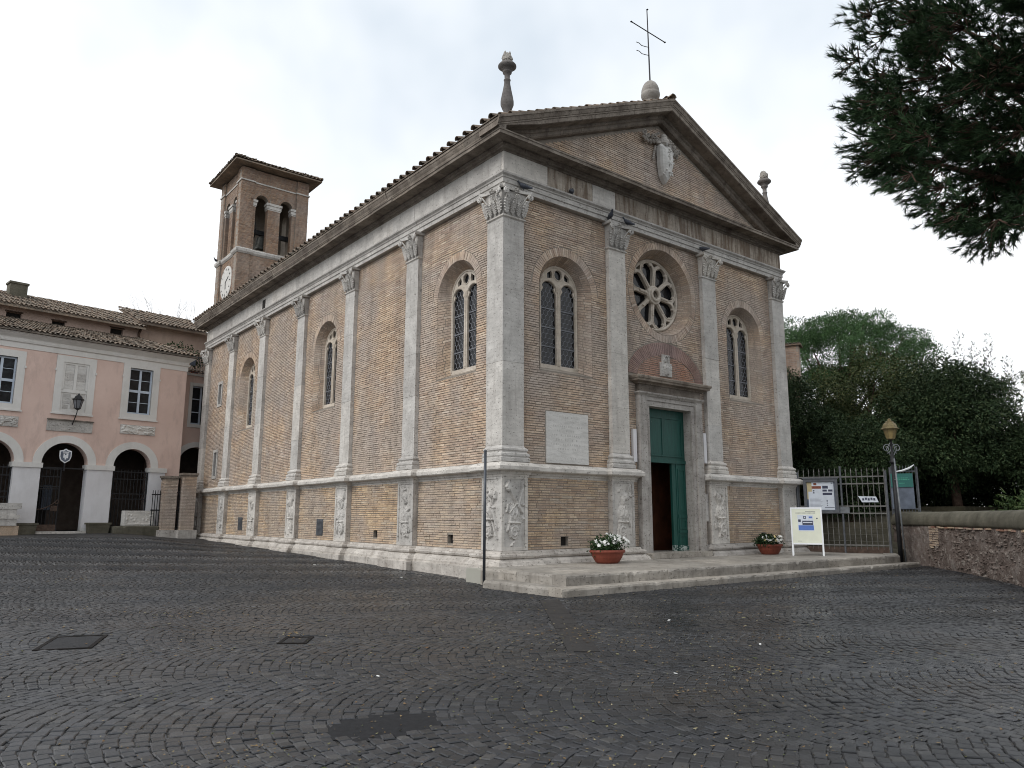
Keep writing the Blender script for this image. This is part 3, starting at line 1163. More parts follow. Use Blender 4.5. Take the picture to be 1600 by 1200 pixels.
def pilaster(T, u0, u1, is_side, corner=0):
    core = MB()
    if corner == 1:
        core.box(.006, .694, .006, .694, 2.86, 10.06)
        path = [(0, .70), (0, 0), (.70, 0), (.70, WD)]
    elif corner == 2:
        core.box(12.306, 12.994, .006, .694, 2.86, 10.06)
        path = [(12.30, WD), (12.30, 0), (13.0, 0), (13.0, .7)]
    else:
        core.box(u0 + .006, u1 - .006, .006, .3, 2.86, 10.06, T=lambda a, b, c: T(a, c, b))
        path = [(u0, WD), (u0, 0), (u1, 0), (u1, WD)]
        if is_side:
            path = [(WD, u1), (0, u1), (0, u0), (WD, u0)]
    p = mk('pilaster', core, M['trav_mid'], church)
    cuts = [3.255]
    while cuts[-1] < 8.0:
        cuts.append(cuts[-1] + random.uniform(1.1, 2.4))
    cuts[-1] = 9.255
    if cuts[-1] - cuts[-2] < .5:
        cuts.pop(-2)
    for a, b in zip(cuts[:-1], cuts[1:]):
        j = random.uniform(-.004, .004)
        mb = MB()
        if corner == 1:
            mb.box(j, .70, j, .70, a + .004, b - .004)
        elif corner == 2:
            mb.box(12.30, 13.0 - j, j, .70, a + .004, b - .004)
        else:
            mb.box(u0, u1, j, .25, a + .004, b - .004, T=lambda x, y, z: T(x, z, y))
        mk('shaft_block', mb, M['trav'], p)
    mk('pilaster_base', MB().sweep(path, BASE), M['trav'], p)
    mk('astragal', MB().sweep(path, ASTR), M['trav'], p)
    spots = [((u0 + u1) / 2, is_side)]
    if corner == 1:
        spots = [(.35, False), (.35, True)]
    for u, sd_ in spots:
        c = bpy.data.objects.new('capital', CAP)
        c.location = (0, u, 9.315) if sd_ else (u, 0, 9.315)
        c.rotation_euler = (0, 0, -pi / 2 if sd_ else 0)
        c.scale = (1, 1.25, 1)
        lin(c, p)
    return p


pilaster(front, 0, .7, False, 1)
pilaster(front, *PF[1], False)
pilaster(front, *PF[2], False)
pilaster(front, *PF[3], False, 2)
for a, b in PS[1:]:
    pilaster(side, a, b, True)

# --- entablature
ring = [(0, L), (0, 0), (13, 0), (13, L)]
ARCHI = [(-.2, 10.08), (.02, 10.08), (.02, 10.20), (.045, 10.21), (.045, 10.335), (.065, 10.345), (.075, 10.38), (.125, 10.43), (.13, 10.475), (.02, 10.495), (-.2, 10.495)]
FRI = [(-.2, 10.48), (-.012, 10.48), (-.012, 11.15), (-.2, 11.15)]
BED = [(-.2, 11.105), (.012, 11.105), (.03, 11.14), (.085, 11.16), (.10, 11.205), (.15, 11.225), (.16, 11.268), (-.2, 11.268)]
CORO = [(-.1, 11.265), (.455, 11.285), (.465, 11.268), (.495, 11.268), (.50, 11.345), (.52, 11.355), (.525, 11.39), (-.1, 11.43)]
CYMA = [(.30, 11.40), (.53, 11.395), (.54, 11.44), (.575, 11.50), (.60, 11.56), (.612, 11.565), (.612, 11.635), (.30, 11.645)]
mk('architrave', MB().sweep(ring, ARCHI), M['trav'], church)
mk('frieze', MB().sweep(ring, FRI), M['trav_mid'], church)
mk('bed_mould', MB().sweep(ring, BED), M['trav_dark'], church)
u = 0.0
slab_cuts_f = [0.0, 1.55, 3.3, 4.25, 5.9, 6.9, 8.5, 9.6, 11.1, 12.0, 13.0]
for k, (a, b) in enumerate(zip(slab_cuts_f[:-1], slab_cuts_f[1:])):
    j = random.uniform(-.004, .003)
    mk('frieze_slab', MB().box(a + .004, b - .004, j, .1, 10.497, 11.10), M['trav' if k in (0, 2) else 'trav_frieze'], church)
y = .105
while y < L - .1:
    b = min(L, y + random.uniform(1.1, 2.2))
    if L - b < .5:
        b = L
    j = random.uniform(-.004, .003)
    mk('frieze_slab', MB().box(j, .1, y + .004, b - .004, 10.497, 11.10), M['trav'], church)
    y = b


def jit(prof, s=.012):
    dx, dz = random.uniform(-s, s), random.uniform(-s * .7, s * .7)
    return [(e + dx if e > .2 else e, z + dz) for e, z in prof]


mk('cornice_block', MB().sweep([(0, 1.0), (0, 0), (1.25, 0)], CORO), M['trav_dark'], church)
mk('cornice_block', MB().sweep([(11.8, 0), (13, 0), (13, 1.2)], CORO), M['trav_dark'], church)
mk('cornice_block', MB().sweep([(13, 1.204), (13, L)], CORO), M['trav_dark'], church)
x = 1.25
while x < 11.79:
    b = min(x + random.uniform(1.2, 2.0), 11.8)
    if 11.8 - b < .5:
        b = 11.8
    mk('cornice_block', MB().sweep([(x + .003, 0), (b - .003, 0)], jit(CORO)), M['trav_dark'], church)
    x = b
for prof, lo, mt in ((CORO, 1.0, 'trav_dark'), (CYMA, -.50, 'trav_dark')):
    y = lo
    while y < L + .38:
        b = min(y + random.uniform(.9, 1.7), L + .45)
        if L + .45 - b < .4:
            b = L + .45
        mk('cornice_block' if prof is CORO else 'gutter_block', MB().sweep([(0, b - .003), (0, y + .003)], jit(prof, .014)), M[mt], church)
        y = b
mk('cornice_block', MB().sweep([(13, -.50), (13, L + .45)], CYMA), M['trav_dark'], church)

# raking cornice: (out, down) below the slope line
SLOPE = .433
EDGE = 13.0 / 2 + .60
ZE = 11.665


def zline(x):
    return ZE + (EDGE - abs(x - 6.5)) * SLOPE


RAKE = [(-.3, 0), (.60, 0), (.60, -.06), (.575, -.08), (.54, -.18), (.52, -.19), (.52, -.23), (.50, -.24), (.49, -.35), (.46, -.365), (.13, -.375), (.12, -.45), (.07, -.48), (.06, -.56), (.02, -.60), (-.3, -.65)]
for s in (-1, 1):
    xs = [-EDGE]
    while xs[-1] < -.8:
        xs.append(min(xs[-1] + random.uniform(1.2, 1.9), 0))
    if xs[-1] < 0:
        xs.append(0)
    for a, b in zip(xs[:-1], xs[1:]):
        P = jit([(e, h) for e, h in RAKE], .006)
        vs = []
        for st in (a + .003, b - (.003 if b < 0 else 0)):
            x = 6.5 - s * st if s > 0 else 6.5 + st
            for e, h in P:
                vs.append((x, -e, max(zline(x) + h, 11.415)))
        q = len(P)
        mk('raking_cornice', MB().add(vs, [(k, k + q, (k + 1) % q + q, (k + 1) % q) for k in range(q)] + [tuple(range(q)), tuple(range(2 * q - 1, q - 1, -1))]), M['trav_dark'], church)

mk('frieze_vent', MB().box(-.012, .05, 17.26, 17.60, 10.53, 10.97), M['dark'], church)

# --- roof
def half_tile(r0=.088, r1=.07, ln=.42, n=6):
    """cover tile along +Y, wide end at y = 0"""
    vs, fs = [], []
    for y, r, up in ((0, r0, 0.028), (ln, r1, .0)):
        for rr in (r, r - .016):
            for k in range(n + 1):
                t = pi * k / n
                vs.append((rr * math.cos(t), y, rr * math.sin(t) * .92 + up))
    m = n + 1
    for k in range(n):
        fs += [(k, k + 1, 2 * m + k + 1, 2 * m + k), (m + k, 3 * m + k, 3 * m + k + 1, m + k + 1), (k, m + k, m + k + 1, k + 1)]
    return vs, fs


TV, TF = half_tile()
TVa, TFa = np.array(TV), np.array(TF)
TILE_ME = [mesh_of('roof_tile', MB().add([(x * s, y, z * s) for x, y, z in TV], TF, 0.0), M['tile']) for s in (1.0, 1.06, .95)]


def tile_roof(name, roof, o, du, dv, nu, nv, pitch_u, pitch_v, seed, ok=None, limit=0, sc=1.0):
    """cover tiles over a slope: o = eave corner, du along the eave, dv up the slope"""
    rs = np.random.RandomState(seed)
    o, du, dv = np.array(o, float), np.array(du, float), np.array(dv, float)
    du, dv = du / np.linalg.norm(du), dv / np.linalg.norm(dv)
    nn = np.cross(du, dv)
    if nn[2] < 0:
        nn = -nn
    Vs, Fs, Rs = [], [], []
    base = 0
    cand = []
    for j in range(nv):
        for i in range(nu):
            p = o + du * (pitch_u * (i + .5) + rs.uniform(-.012, .012)) + dv * (pitch_v * j + rs.uniform(-.025, .025)) + nn * (.015 + rs.uniform(0, .018))
            if ok is None or ok(p):
                cand.append(p)
    near = set(sorted(range(len(cand)), key=lambda k: math.dist(cand[k], CAM))[:limit])
    for k, p in enumerate(cand):
        yaw = rs.uniform(-.05, .05)
        a = du * math.cos(yaw) + dv * math.sin(yaw)
        b = np.cross(nn, a)
        if b @ dv < 0:
            b = -b
        if k in near:
            ob = bpy.data.objects.new('roof_tile', TILE_ME[rs.randint(3)])
            ob.matrix_basis = Matrix(((a[0] * sc, b[0], nn[0] * sc, p[0]), (a[1] * sc, b[1], nn[1] * sc, p[1]), (a[2] * sc, b[2], nn[2] * sc, p[2]), (0, 0, 0, 1)))
            lin(ob, roof)
        else:
            Vs.append(p + TVa[:, :1] * a * sc + TVa[:, 1:2] * b + TVa[:, 2:] * nn * sc)
            Fs.append(TFa + base)
            Rs.append(np.full(len(TVa), rs.rand()))
            base += len(TVa)
    if Vs:
        mk_np('tiling', np.concatenate(Vs), np.concatenate(Fs), M['tile'], np.concatenate(Rs), roof, kind='stuff')


roof_mb = MB()
zr = ZE + EDGE * SLOPE
for s in (-1, 1):
    x0 = 6.5 + s * (EDGE + .03)
    vs = [(x0, -.55, ZE - .013), (6.5, -.55, zr), (6.5, L + .5, zr), (x0, L + .5, ZE - .013)]
    roof_mb.add(vs + [(a, b, c + .035) for a, b, c in vs], [(0, 1, 2, 3), (4, 5, 6, 7), (0, 1, 5, 4), (1, 2, 6, 5), (2, 3, 7, 6), (3, 0, 4, 7)])
roof = mk('roof', roof_mb, M['tile'], church)
k = math.hypot(1, SLOPE)
tile_roof('tiling', roof, (-.66, -.52, ZE - .03), (0, 1, 0), (1, 0, SLOPE), 70, 23, .381, .345, 3, limit=270, sc=1.2)
tile_roof('tiling', roof, (13.66, L + .45, ZE - .03), (0, -1, 0), (-1, 0, SLOPE), 70, 23, .381, .345, 4, limit=20, sc=1.2)
for i in range(70):
    ob = bpy.data.objects.new('ridge_tile', TILE_ME[i % 3])
    ob.location = (6.5, -.56 + i * .385, zr + .06)
    ob.scale = (1.5, 1, 1.3)
    lin(ob, roof)

# finials on the pediment
def finial(loc, h, mat, name='finial'):
    P = [(.17, -.3), (.17, .05), (.12, .09), (.105, .14), (.18, .26), (.235, .38), (.235, .50), (.20, .66), (.15, .86), (.115, 1.02), (.105, 1.12), (.125, 1.14), (.125, 1.16), (.095, 1.18), (.10, 1.32), (.16, 1.37), (.17, 1.42), (.14, 1.45), (.24, 1.50), (.33, 1.56), (.33, 1.60), (.28, 1.65), (.14, 1.70)]
    f = h / 2.05
    o = mk(name, MB().lathe([(r * .76, z * f) for r, z in P], loc, 20), M[mat], church, smooth=True)
    fl = MB()
    rs = np.random.RandomState(int(loc[0] * 10) + 3)
    fl.lathe([(.13, 1.70 * f), (.145, 1.78 * f), (.13, 1.88 * f), (.09, 1.96 * f), (.03, 2.02 * f)], loc, 12)
    for q in range(26):
        t, zz = rs.uniform(0, 2 * pi), rs.uniform(1.72, 2.0)
        r = .13 * (1 - max(0, zz - 1.85) * 3)
        fl.lathe([(.0, -.05), (.035, -.02), (.02, .03), (.0, .07)], (loc[0] + r * math.cos(t), loc[1] + r * math.sin(t), loc[2] + zz * f), 5)
    mk('flame', fl, M['egg'], o)
    return o


finial((.10, -.02, 12.08), 1.95, 'finial')
finial((12.62, .22, 12.35), 2.1, 'finial')
egg = mk('finial_egg', MB().lathe([(.20, -.4), (.20, -.04), (.185, .0), (.21, .03), (.26, .08), (.30, .15), (.315, .22), (.31, .27), (.29, .29), (.30, .33), (.29, .42), (.25, .54), (.19, .64), (.11, .71), (.02, .74)], (6.42, .35, 15.05), 24), M['egg'], church, smooth=True)
cx = MB().tube([(6.42, .35, 15.70), (6.38, .35, 18.42)], [.027, .017], 8)
cx.tube([(5.60, .35, 17.62), (7.24, .35, 17.58)], .017, 8)
for p in ((6.40, .35, 18.44), (5.58, .35, 17.62), (7.26, .35, 17.58)):
    cx.lathe([(.0, -.04), (.04, 0), (.0, .04)], p, 8)
for z in (17.02, 16.72):
    cx.tube([(6.43, .35, z + .02), (6.25, .35, z - .03), (6.05, .35, z - .07), (5.93, .35, z - .03), (5.80, .35, z - .05)], .012, 5)
mk('iron_cross', cx, M['iron'], egg)

# coat of arms in the pediment
ca = MB()
sh = [(-.34, 1.22), (-.20, 1.30), (0, 1.24), (.20, 1.30), (.34, 1.22), (.36, .95), (.33, .55), (.22, .2), (0.03, -.02), (-.22, .2), (-.33, .55), (-.36, .95)]
lay = []
for s_, d in ((1.0, WD), (1.0, .0), (.86, -.08), (.5, -.14), (.0, -.16)):
    lay.append([(6.60 + x * s_ * .84, d - .07 * math.sin(max(0, min(1, zz / 1.3)) * 2.4), 12.1 + .62 + (zz - .62) * s_) for x, zz in sh])
n_ = len(sh)
ca.add([p for l_ in lay for p in l_], [(i * n_ + q, i * n_ + (q + 1) % n_, (i + 1) * n_ + (q + 1) % n_, (i + 1) * n_ + q) for i in range(len(lay) - 1) for q in range(n_)])
coat = mk('coat_of_arms', ca, M['marble'], church)
cr_ = MB()
rs = np.random.RandomState(12)
for q in range(46):
    x, zz = rs.uniform(-.25, .25), rs.uniform(.25, 1.2)
    dd = -.12 - .07 * math.sin(zz / 1.3 * 2.4) + abs(x) * .22
    cr_.tube([(6.60 + x * .84, dd, 12.1 + zz), (6.60 + x * .84 + rs.uniform(-.09, .09), dd - .03, 12.1 + zz + rs.uniform(-.09, .09))], rs.uniform(.018, .035), 5)
mk('carved_relief', cr_, M['marble'], coat)
gl = MB()
gl.lathe([(.10, 0), (.20, .05), (.215, .13), (.19, .20), (.13, .26), (.14, .30), (.09, .38), (.03, .42)], (6.60, .0, 13.38), 14, 1.0, .75)
for s in (-1, 1):
    gl.lathe([(0, -.10), (.09, -.05), (.10, .03), (0, .10)], (6.60 + s * .26, .02, 13.42), 8)
for s in (-1, 1):
    for q in range(60):
        t = rs.rand()
        p = (6.58 + s * (.26 + (.78 if s < 0 else .5) * t), .06 - rs.uniform(0, .12), 13.60 - .20 * math.sin(t * 2.6) - .04 * t * (s > 0) * 4 + rs.uniform(-.15, .15))
        gl.lathe([(.0, -.055), (.055, 0), (.0, .055)], p, 6)
    for q in range(7):
        gl.lathe([(0, -.06), (.055, 0), (0, .06)], (6.60 + s * (.36 + .02 * q), .07, 13.28 - q * .075), 6)
mk('garland', gl, M['trav_mid'], coat)

# --- round-headed windows with tracery
def hexes(mb, T, u0, u1, z0, z1, inside, d, s=.088):
    w, hgt = s * math.sqrt(3), s * 1.5
    done = set()
    row = 0
    z = z0
    while z < z1 + s:
        uu = u0 + (w / 2 if row % 2 else 0)
        while uu < u1 + w:
            P = [(uu + s * math.sin(k * pi / 3), z + s * math.cos(k * pi / 3)) for k in range(6)]
            for k in range(6):
                a, b = P[k], P[(k + 1) % 6]
                m = ((a[0] + b[0]) / 2, (a[1] + b[1]) / 2)
                key = (round(m[0], 3), round(m[1], 3))
                if key in done or not inside(*m):
                    continue
                done.add(key)
                dx, dz = b[0] - a[0], b[1] - a[1]
                l = math.hypot(dx, dz)
                nx, nz = -dz / l * .0105, dx / l * .0105
                mb.add([T(a[0] + nx, a[1] + nz, d), T(a[0] - nx, a[1] - nz, d), T(b[0] - nx, b[1] - nz, d), T(b[0] + nx, b[1] + nz, d),
                        T(a[0], a[1], d - .008), T(b[0], b[1], d - .008)], [(0, 4, 5, 3), (4, 1, 2, 5)])
            uu += w
        z += hgt
        row += 1


def window(T, uc):
    w = empty_part('window', church)
    dI = .48
    ih, isill, ispr = .72, 5.50, 7.76
    rv, rb = MB(), MB()
    zs = np.linspace(0, 1, 30)
    outl = [(uc - HALF, SILL + (SPR - SILL) * t) for t in zs] + [(uc - HALF * math.cos(t), SPR + HALF * math.sin(t)) for t in np.linspace(0, pi, 44)[1:]] + [(uc + HALF, SPR + (SILL - SPR) * t) for t in zs[1:]]
    inl = [(uc - ih, isill + (ispr - isill) * t) for t in zs] + [(uc - ih * math.cos(t), ispr + ih * math.sin(t)) for t in np.linspace(0, pi, 44)[1:]] + [(uc + ih, ispr + (isill - ispr) * t) for t in zs[1:]]
    no = len(outl)
    rv.add([T(a, b, WD - .004) for a, b in outl] + [T(a, b, dI) for a, b in inl], [(i, (i + 1) % no, no + (i + 1) % no, no + i) for i in range(no)])
    mk('reveal', rv, M['mortar'], w)
    for i in range(no - 1):
        br = random.uniform(.35, .65)
        for f0, f1 in ((0, br - .02), (br + .02, 1)):
            P = []
            for a, f in ((i, f0), (i, f1), (i + 1, f1), (i + 1, f0)):
                q = .09 if a == i else -.09
                x = outl[a][0] * (1 - f) + inl[a][0] * f
                z = outl[a][1] * (1 - f) + inl[a][1] * f
                k2 = i + 1 if a == i else i
                x += (outl[k2][0] - outl[a][0]) * abs(q)
                z += (outl[k2][1] - outl[a][1]) * abs(q)
                x = uc + (x - uc) * .990
                z = z - .008 * (z > SPR)
                P.append(T(x, z, WD - .010 + (dI - WD) * f))
            rb.add(P, [(0, 1, 2, 3)])
    # sloping sill of bricks on edge
    for k in range(22):
        u0 = uc - .95 + k * 1.9 / 22
        s0 = (u0 - uc)
        f = .735 / .95
        rb.add([T(uc + s0 * 1.02 + .008, SILL - .05 + random.uniform(-.03, 0), WD - .02), T(uc + s0 * 1.02 + .075, SILL - .05 + random.uniform(-.03, 0), WD - .02),
                T(uc + (s0 + .075) * f, isill - .01, dI), T(uc + s0 * f + .006, isill - .01, dI)], [(0, 1, 2, 3)])
    mk('reveal_brickwork', rb, M['brick'], w, kind='stuff')
    fr = MB()
    lh, lc = .282, .362
    holes = [arch_loop(uc + s * lc, lh, 5.60, 7.70, 14) for s in (-1, 1)]
    holes += [circle(uc, 8.22, .145, 16)]
    for s in (-1, 1):
        tri = [(uc + s * .41, 8.07), (uc + s * .235, 8.10), (uc + s * .22, 8.20), (uc + s * .26, 8.32), (uc + s * .42, 8.20)]
        holes.append(tri if s < 0 else tri[::-1])
    fr.plate(arch_loop(uc, ih, isill - .01, ispr, 24), holes, T, dI - .03, dI + .04)
    def tb(pts, r):
        fr.tube([T(a, b, dI - .025) for a, b in pts], r, 6)
    tb([(uc, 5.6), (uc, 7.85)], .036)
    for s in (-1, 1):
        tb([(uc + s * lc + (lh + .03) * math.cos(t), 7.70 + (lh + .03) * math.sin(t)) for t in np.linspace(0, pi, 14)], .026)
        tb([(uc + s * (ih - .035), 5.55), (uc + s * (ih - .035), 7.76)], .03)
        # cusps
        for q in (-1, 1):
            c = uc + s * lc + q * lh
            fr.plate([(c, 7.62), (c - q * .085, 7.76), (c - q * .03, 7.86)][::q], [], T, dI - .02, dI + .03)
    tb([(uc + (ih - .035) * math.cos(t), 7.76 + (ih - .035) * math.sin(t)) for t in np.linspace(0, pi, 22)], .032)
    tb([(uc + .17 * math.cos(t), 8.22 + .17 * math.sin(t)) for t in np.linspace(0, 2 * pi, 18)], .022)
    mk('tracery', fr, M['tracery'], w)
    mk('leaded_pane', MB().plate(arch_loop(uc, ih - .03, 5.54, ispr, 20), [], T, dI + .045, dI + .065), M['glass'], w)
    lt = MB()
    for s in (-1, 1):
        c = uc + s * lc
        ins = lambda a, b: abs(a - c) < lh and b > 5.6 and (b < 7.70 or (a - c) ** 2 + (b - 7.70) ** 2 < lh ** 2)
        hexes(lt, T, c - lh, c + lh, 5.62, 8.0, ins, dI + .042)
        for z in (6.12, 6.66, 7.20):
            lt.box(c - lh, c + lh, dI + .022, dI + .043, z - .016, z + .016, T=lambda a, b, cc: T(a, cc, b))
    mk('lattice', lt, M['lead'], w)
    return w


for uc in WIN_F:
    window(front, uc)
for uc in WIN_S:
    window(side, uc)

# --- rose window
rw = empty_part('rose_window', church)
RC, RZ = ROSE
rv, rb = MB(), MB()
n_ = 72
co, ci = circle(RC, RZ, 1.38, n_), circle(RC, RZ, 1.17, n_)
rv.add([front(a, b, WD - .004) for a, b in co] + [front(a, b, .62) for a, b in ci], [(i, (i + 1) % n_, n_ + (i + 1) % n_, n_ + i) for i in range(n_)])
mk('reveal', rv, M['mortar'], rw)
nb = 130
for i in range(nb):
    br = random.uniform(.4, .6)
    for f0, f1 in ((0, br - .02), (br + .02, 1)):
        P = []
        for t, f in ((i + .1, f0), (i + .1, f1), (i + .9, f1), (i + .9, f0)):
            r = (1.38 * (1 - f) + 1.17 * f) - .01
            P.append(front(RC + r * math.cos(2 * pi * t / nb), RZ + r * math.sin(2 * pi * t / nb), WD - .012 + (.62 - WD) * f))
        rb.add(P, [(0, 1, 2, 3)])
mk('reveal_brickwork', rb, M['brick'], rw, kind='stuff')
tr = MB()
holes = [circle(RC, RZ, .115, 14)]
petals = []
for k in range(8):
    an = 2 * pi * k / 8 + pi / 8 - .10
    pc, pr = .81, .272
    P = []
    for t in np.linspace(-pi * .55, pi * .55, 13):
        P.append((pc + pr * math.cos(t), pr * math.sin(t)))
    P += [(.36, .095), (.29, .05), (.29, -.05), (.36, -.095)]
    Q = [(RC + a * math.cos(an) - b * math.sin(an), RZ + a * math.sin(an) + b * math.cos(an)) for a, b in P]
    petals.append(Q)
    holes.append(Q)
    a2 = an + pi / 8
    tri = [(1.075, -.15), (1.09, 0), (1.075, .15), (.95, .0)]
    holes.append([(RC + a * math.cos(a2) - b * math.sin(a2), RZ + a * math.sin(a2) + b * math.cos(a2)) for a, b in tri])
tr.plate(circle(RC, RZ, 1.17, 56), holes, front, .54, .66)
for Q in petals:
    tr.tube([front(a, b, .545) for a, b in Q + Q[:1]], .022, 6)
for k in range(8):
    a2 = 2 * pi * k / 8 + pi / 4 - .10
    tr.tube([front(RC + .22 * math.cos(a2), RZ + .22 * math.sin(a2), .53), front(RC + .66 * math.cos(a2), RZ + .66 * math.sin(a2), .53)], .042, 8)
    an = 2 * pi * k / 8 + pi / 8 - .10
    for q in (-1, 1):
        b_ = an + q * .19
        tr.lathe([(0, -.06), (.06, -.02), (.06, .02), (0, .06)], front(RC + 1.0 * math.cos(b_), RZ + 1.0 * math.sin(b_), .58), 8)
ringp = [front(RC + 1.13 * math.cos(t), RZ + 1.13 * math.sin(t), .55) for t in np.linspace(0, 2 * pi, 49)]
tr.tube(ringp, .05, 6)
tr.tube([front(RC + .18 * math.cos(t), RZ + .18 * math.sin(t), .45) for t in np.linspace(0, 2 * pi, 25)], .055, 8)
tr.tube([front(RC + .25 * math.cos(t), RZ + .25 * math.sin(t), .51) for t in np.linspace(0, 2 * pi, 25)], .065, 8)
mk('tracery', tr, M['tracery'], rw)
mk('pane', MB().plate(circle(RC, RZ, 1.15, 40), [], front, .67, .69), M['glass'], rw)

# --- small framed windows, grilles low on the side wall
for k, (uc, a, b) in enumerate(SMALL_S):
    fr = MB()
    for u0, u1, z0, z1 in ((uc - .33, uc - .20, a - .13, b + .13), (uc + .20, uc + .33, a - .13, b + .13), (uc - .20, uc + .20, a - .13, a), (uc - .20, uc + .20, b, b + .13)):
        fr.box(u0, u1, .10, .3, z0, z1, T=lambda x, y, z: side(x, z, y))
    o = mk('small_window', fr, M['trav'], church)
    mk('pane', MB().box(uc - .2, uc + .2, .30, .33, a, b, T=lambda x, y, z: side(x, z, y)), M['pane'], o)
    br_ = MB()
    for q in (-.1, 0, .1):
        br_.tube([side(uc + q, a, .26), side(uc + q, b, .26)], .012, 5)
    mk('window_bars', br_, M['iron'], o)
for uc, a, b in ((10.78, .82, 1.38), (19.1, .88, 1.42)):
    g = MB().box(uc - .26, uc + .26, .115, .15, a, b, T=lambda x, y, z: side(x, z, y))
    for q in range(12):
        z = a + .05 + q * (b - a - .1) / 11
        g.box(uc - .22, uc + .22, .10, .115, z - .012, z + .008, T=lambda x, y, zz: side(x, zz, y))
    mk('vent_grille', g, M['greymetal'], church)

# --- portal
pt = MB()
for s in (-1, 1):
    x0, x1 = (DC - 1.45, DC - 1.14) if s < 0 else (DC + 1.14, DC + 1.45)
    pt.box(x0, x1, -.03, .5, .345, 5.02)
    x0, x1 = (DC - 1.137, DC - .97) if s < 0 else (DC + .97, DC + 1.137)
    pt.box(x0, x1, .03, .5, .345, 4.74)
portal = mk('door_surround', pt, M['trav_mid'], church)
lt = MB().box(DC - 1.137, DC + 1.137, .03, .5, 4.742, 4.90).box(DC - 1.137, DC + 1.137, .0, .5, 4.902, 5.02)
lt.sweep([(DC - 1.45, .3), (DC - 1.45, -.03), (DC + 1.45, -.03), (DC + 1.45, .3)], [(-.05, 5.021), (.0, 5.021), (.02, 5.05), (.06, 5.09), (.065, 5.13), (-.05, 5.14)])
mk('lintel', lt, M['trav_mid'], portal)
mk('door_frieze', MB().box(DC - 1.42, DC + 1.42, .0, .3, 5.142, 5.36), M['trav_dark'], portal)
mk('door_cornice', MB().sweep([(DC - 1.47, .2), (DC - 1.47, 0), (DC + 1.47, 0), (DC + 1.47, .2)], [(-.1, 5.362), (.04, 5.362), (.06, 5.40), (.12, 5.42), (.20, 5.43), (.21, 5.49), (.235, 5.50), (.25, 5.56), (.24, 5.59), (-.1, 5.64)]), M['trav_dark'], portal)
mk('threshold', MB().box(DC - 1.35, DC + 1.35, -.30, .9, .322, .475), M['step'], portal)
for s, z0, z1 in ((-1, 3.05, 4.0), (1, 3.15, 4.1)):
    mk('wall_plate', MB().box(DC + s * 1.62 - .07, DC + s * 1.62 + .07, .03, .12, z0, z1), M['whitewash'], portal)
mk('wall_plate', MB().box(DC + 1.52, DC + 1.66, .04, .125, 1.35, 2.2), M['trav'], portal)
dr = MB().box(DC - .968, DC + .968, .34, .40, 3.20, 4.738)
for a, b in ((-.90, -.10), (.0, .80)):
    dr.box(DC + a, DC + b, .335, .34, 3.36, 4.45)
    for u0, u1, z0, z1 in ((a - .05, a, 3.30, 4.51), (b, b + .05, 3.30, 4.51), (a, b, 3.30, 3.35), (a, b, 4.46, 4.51)):
        dr.box(DC + u0, DC + u1, .315, .345, z0, z1)
dr.box(DC - .968, DC + .968, .30, .42, 3.10, 3.198)
door = mk('transom_panel', dr, M['green'], church)
lf = MB()
lf.box(DC + .52, DC + .967, .33, .39, .478, 3.097)
for z0, z1 in ((.55, .95), (1.12, 1.42), (1.65, 2.95)):
    for u0, u1, za, zb in ((.58, .63, z0, z1), (.88, .93, z0, z1), (.63, .88, z0, z0 + .05), (.63, .88, z1 - .05, z1)):
        lf.box(DC + u0, DC + u1, .310, .335, za, zb)
lf.box(DC + .56, DC + .95, .30, .335, 1.46, 1.56).box(DC + .56, DC + .95, .30, .335, 1.01, 1.09)
lf.box(DC + .53, DC + .96, .285, .335, .48, .62)
mk('door_leaf', lf, M['green'], church)
lf = MB().box(DC + .36, DC + .515, .345, .385, .478, 3.097).box(DC + .33, DC + .358, .34, .42, .478, 3.097)
mk('door_leaf', lf, M['green'], church)
mk('door_leaf', MB().box(DC - .967, DC - .90, .345, 1.2, .478, 3.097), M['green'], church)
wd = MB().box(DC - 1.6, DC + 1.6, 1.45, 1.52, .3, 4.9)
for a, b in ((-.85, -.30), (-.22, .33), (.41, .95)):
    for z0, z1 in ((.6, 1.5), (1.62, 2.45), (2.55, 3.1)):
        wd.box(DC + a, DC + b, 1.42, 1.452, z0, z1)
mk('inner_screen', wd, M['wood'], church)
mk('porch_ceiling', MB().box(DC - 1.6, DC + 1.6, .6, 1.44, 4.9, 5.0).box(DC - 1.62, DC - 1.5, .6, 1.44, .3, 4.89).box(DC + 1.5, DC + 1.62, .6, 1.44, .3, 4.89), M['wood'], church)
mk('notice', MB().box(DC - .85, DC - .45, 1.40, 1.418, 1.85, 2.35), M['greysheet'], church)

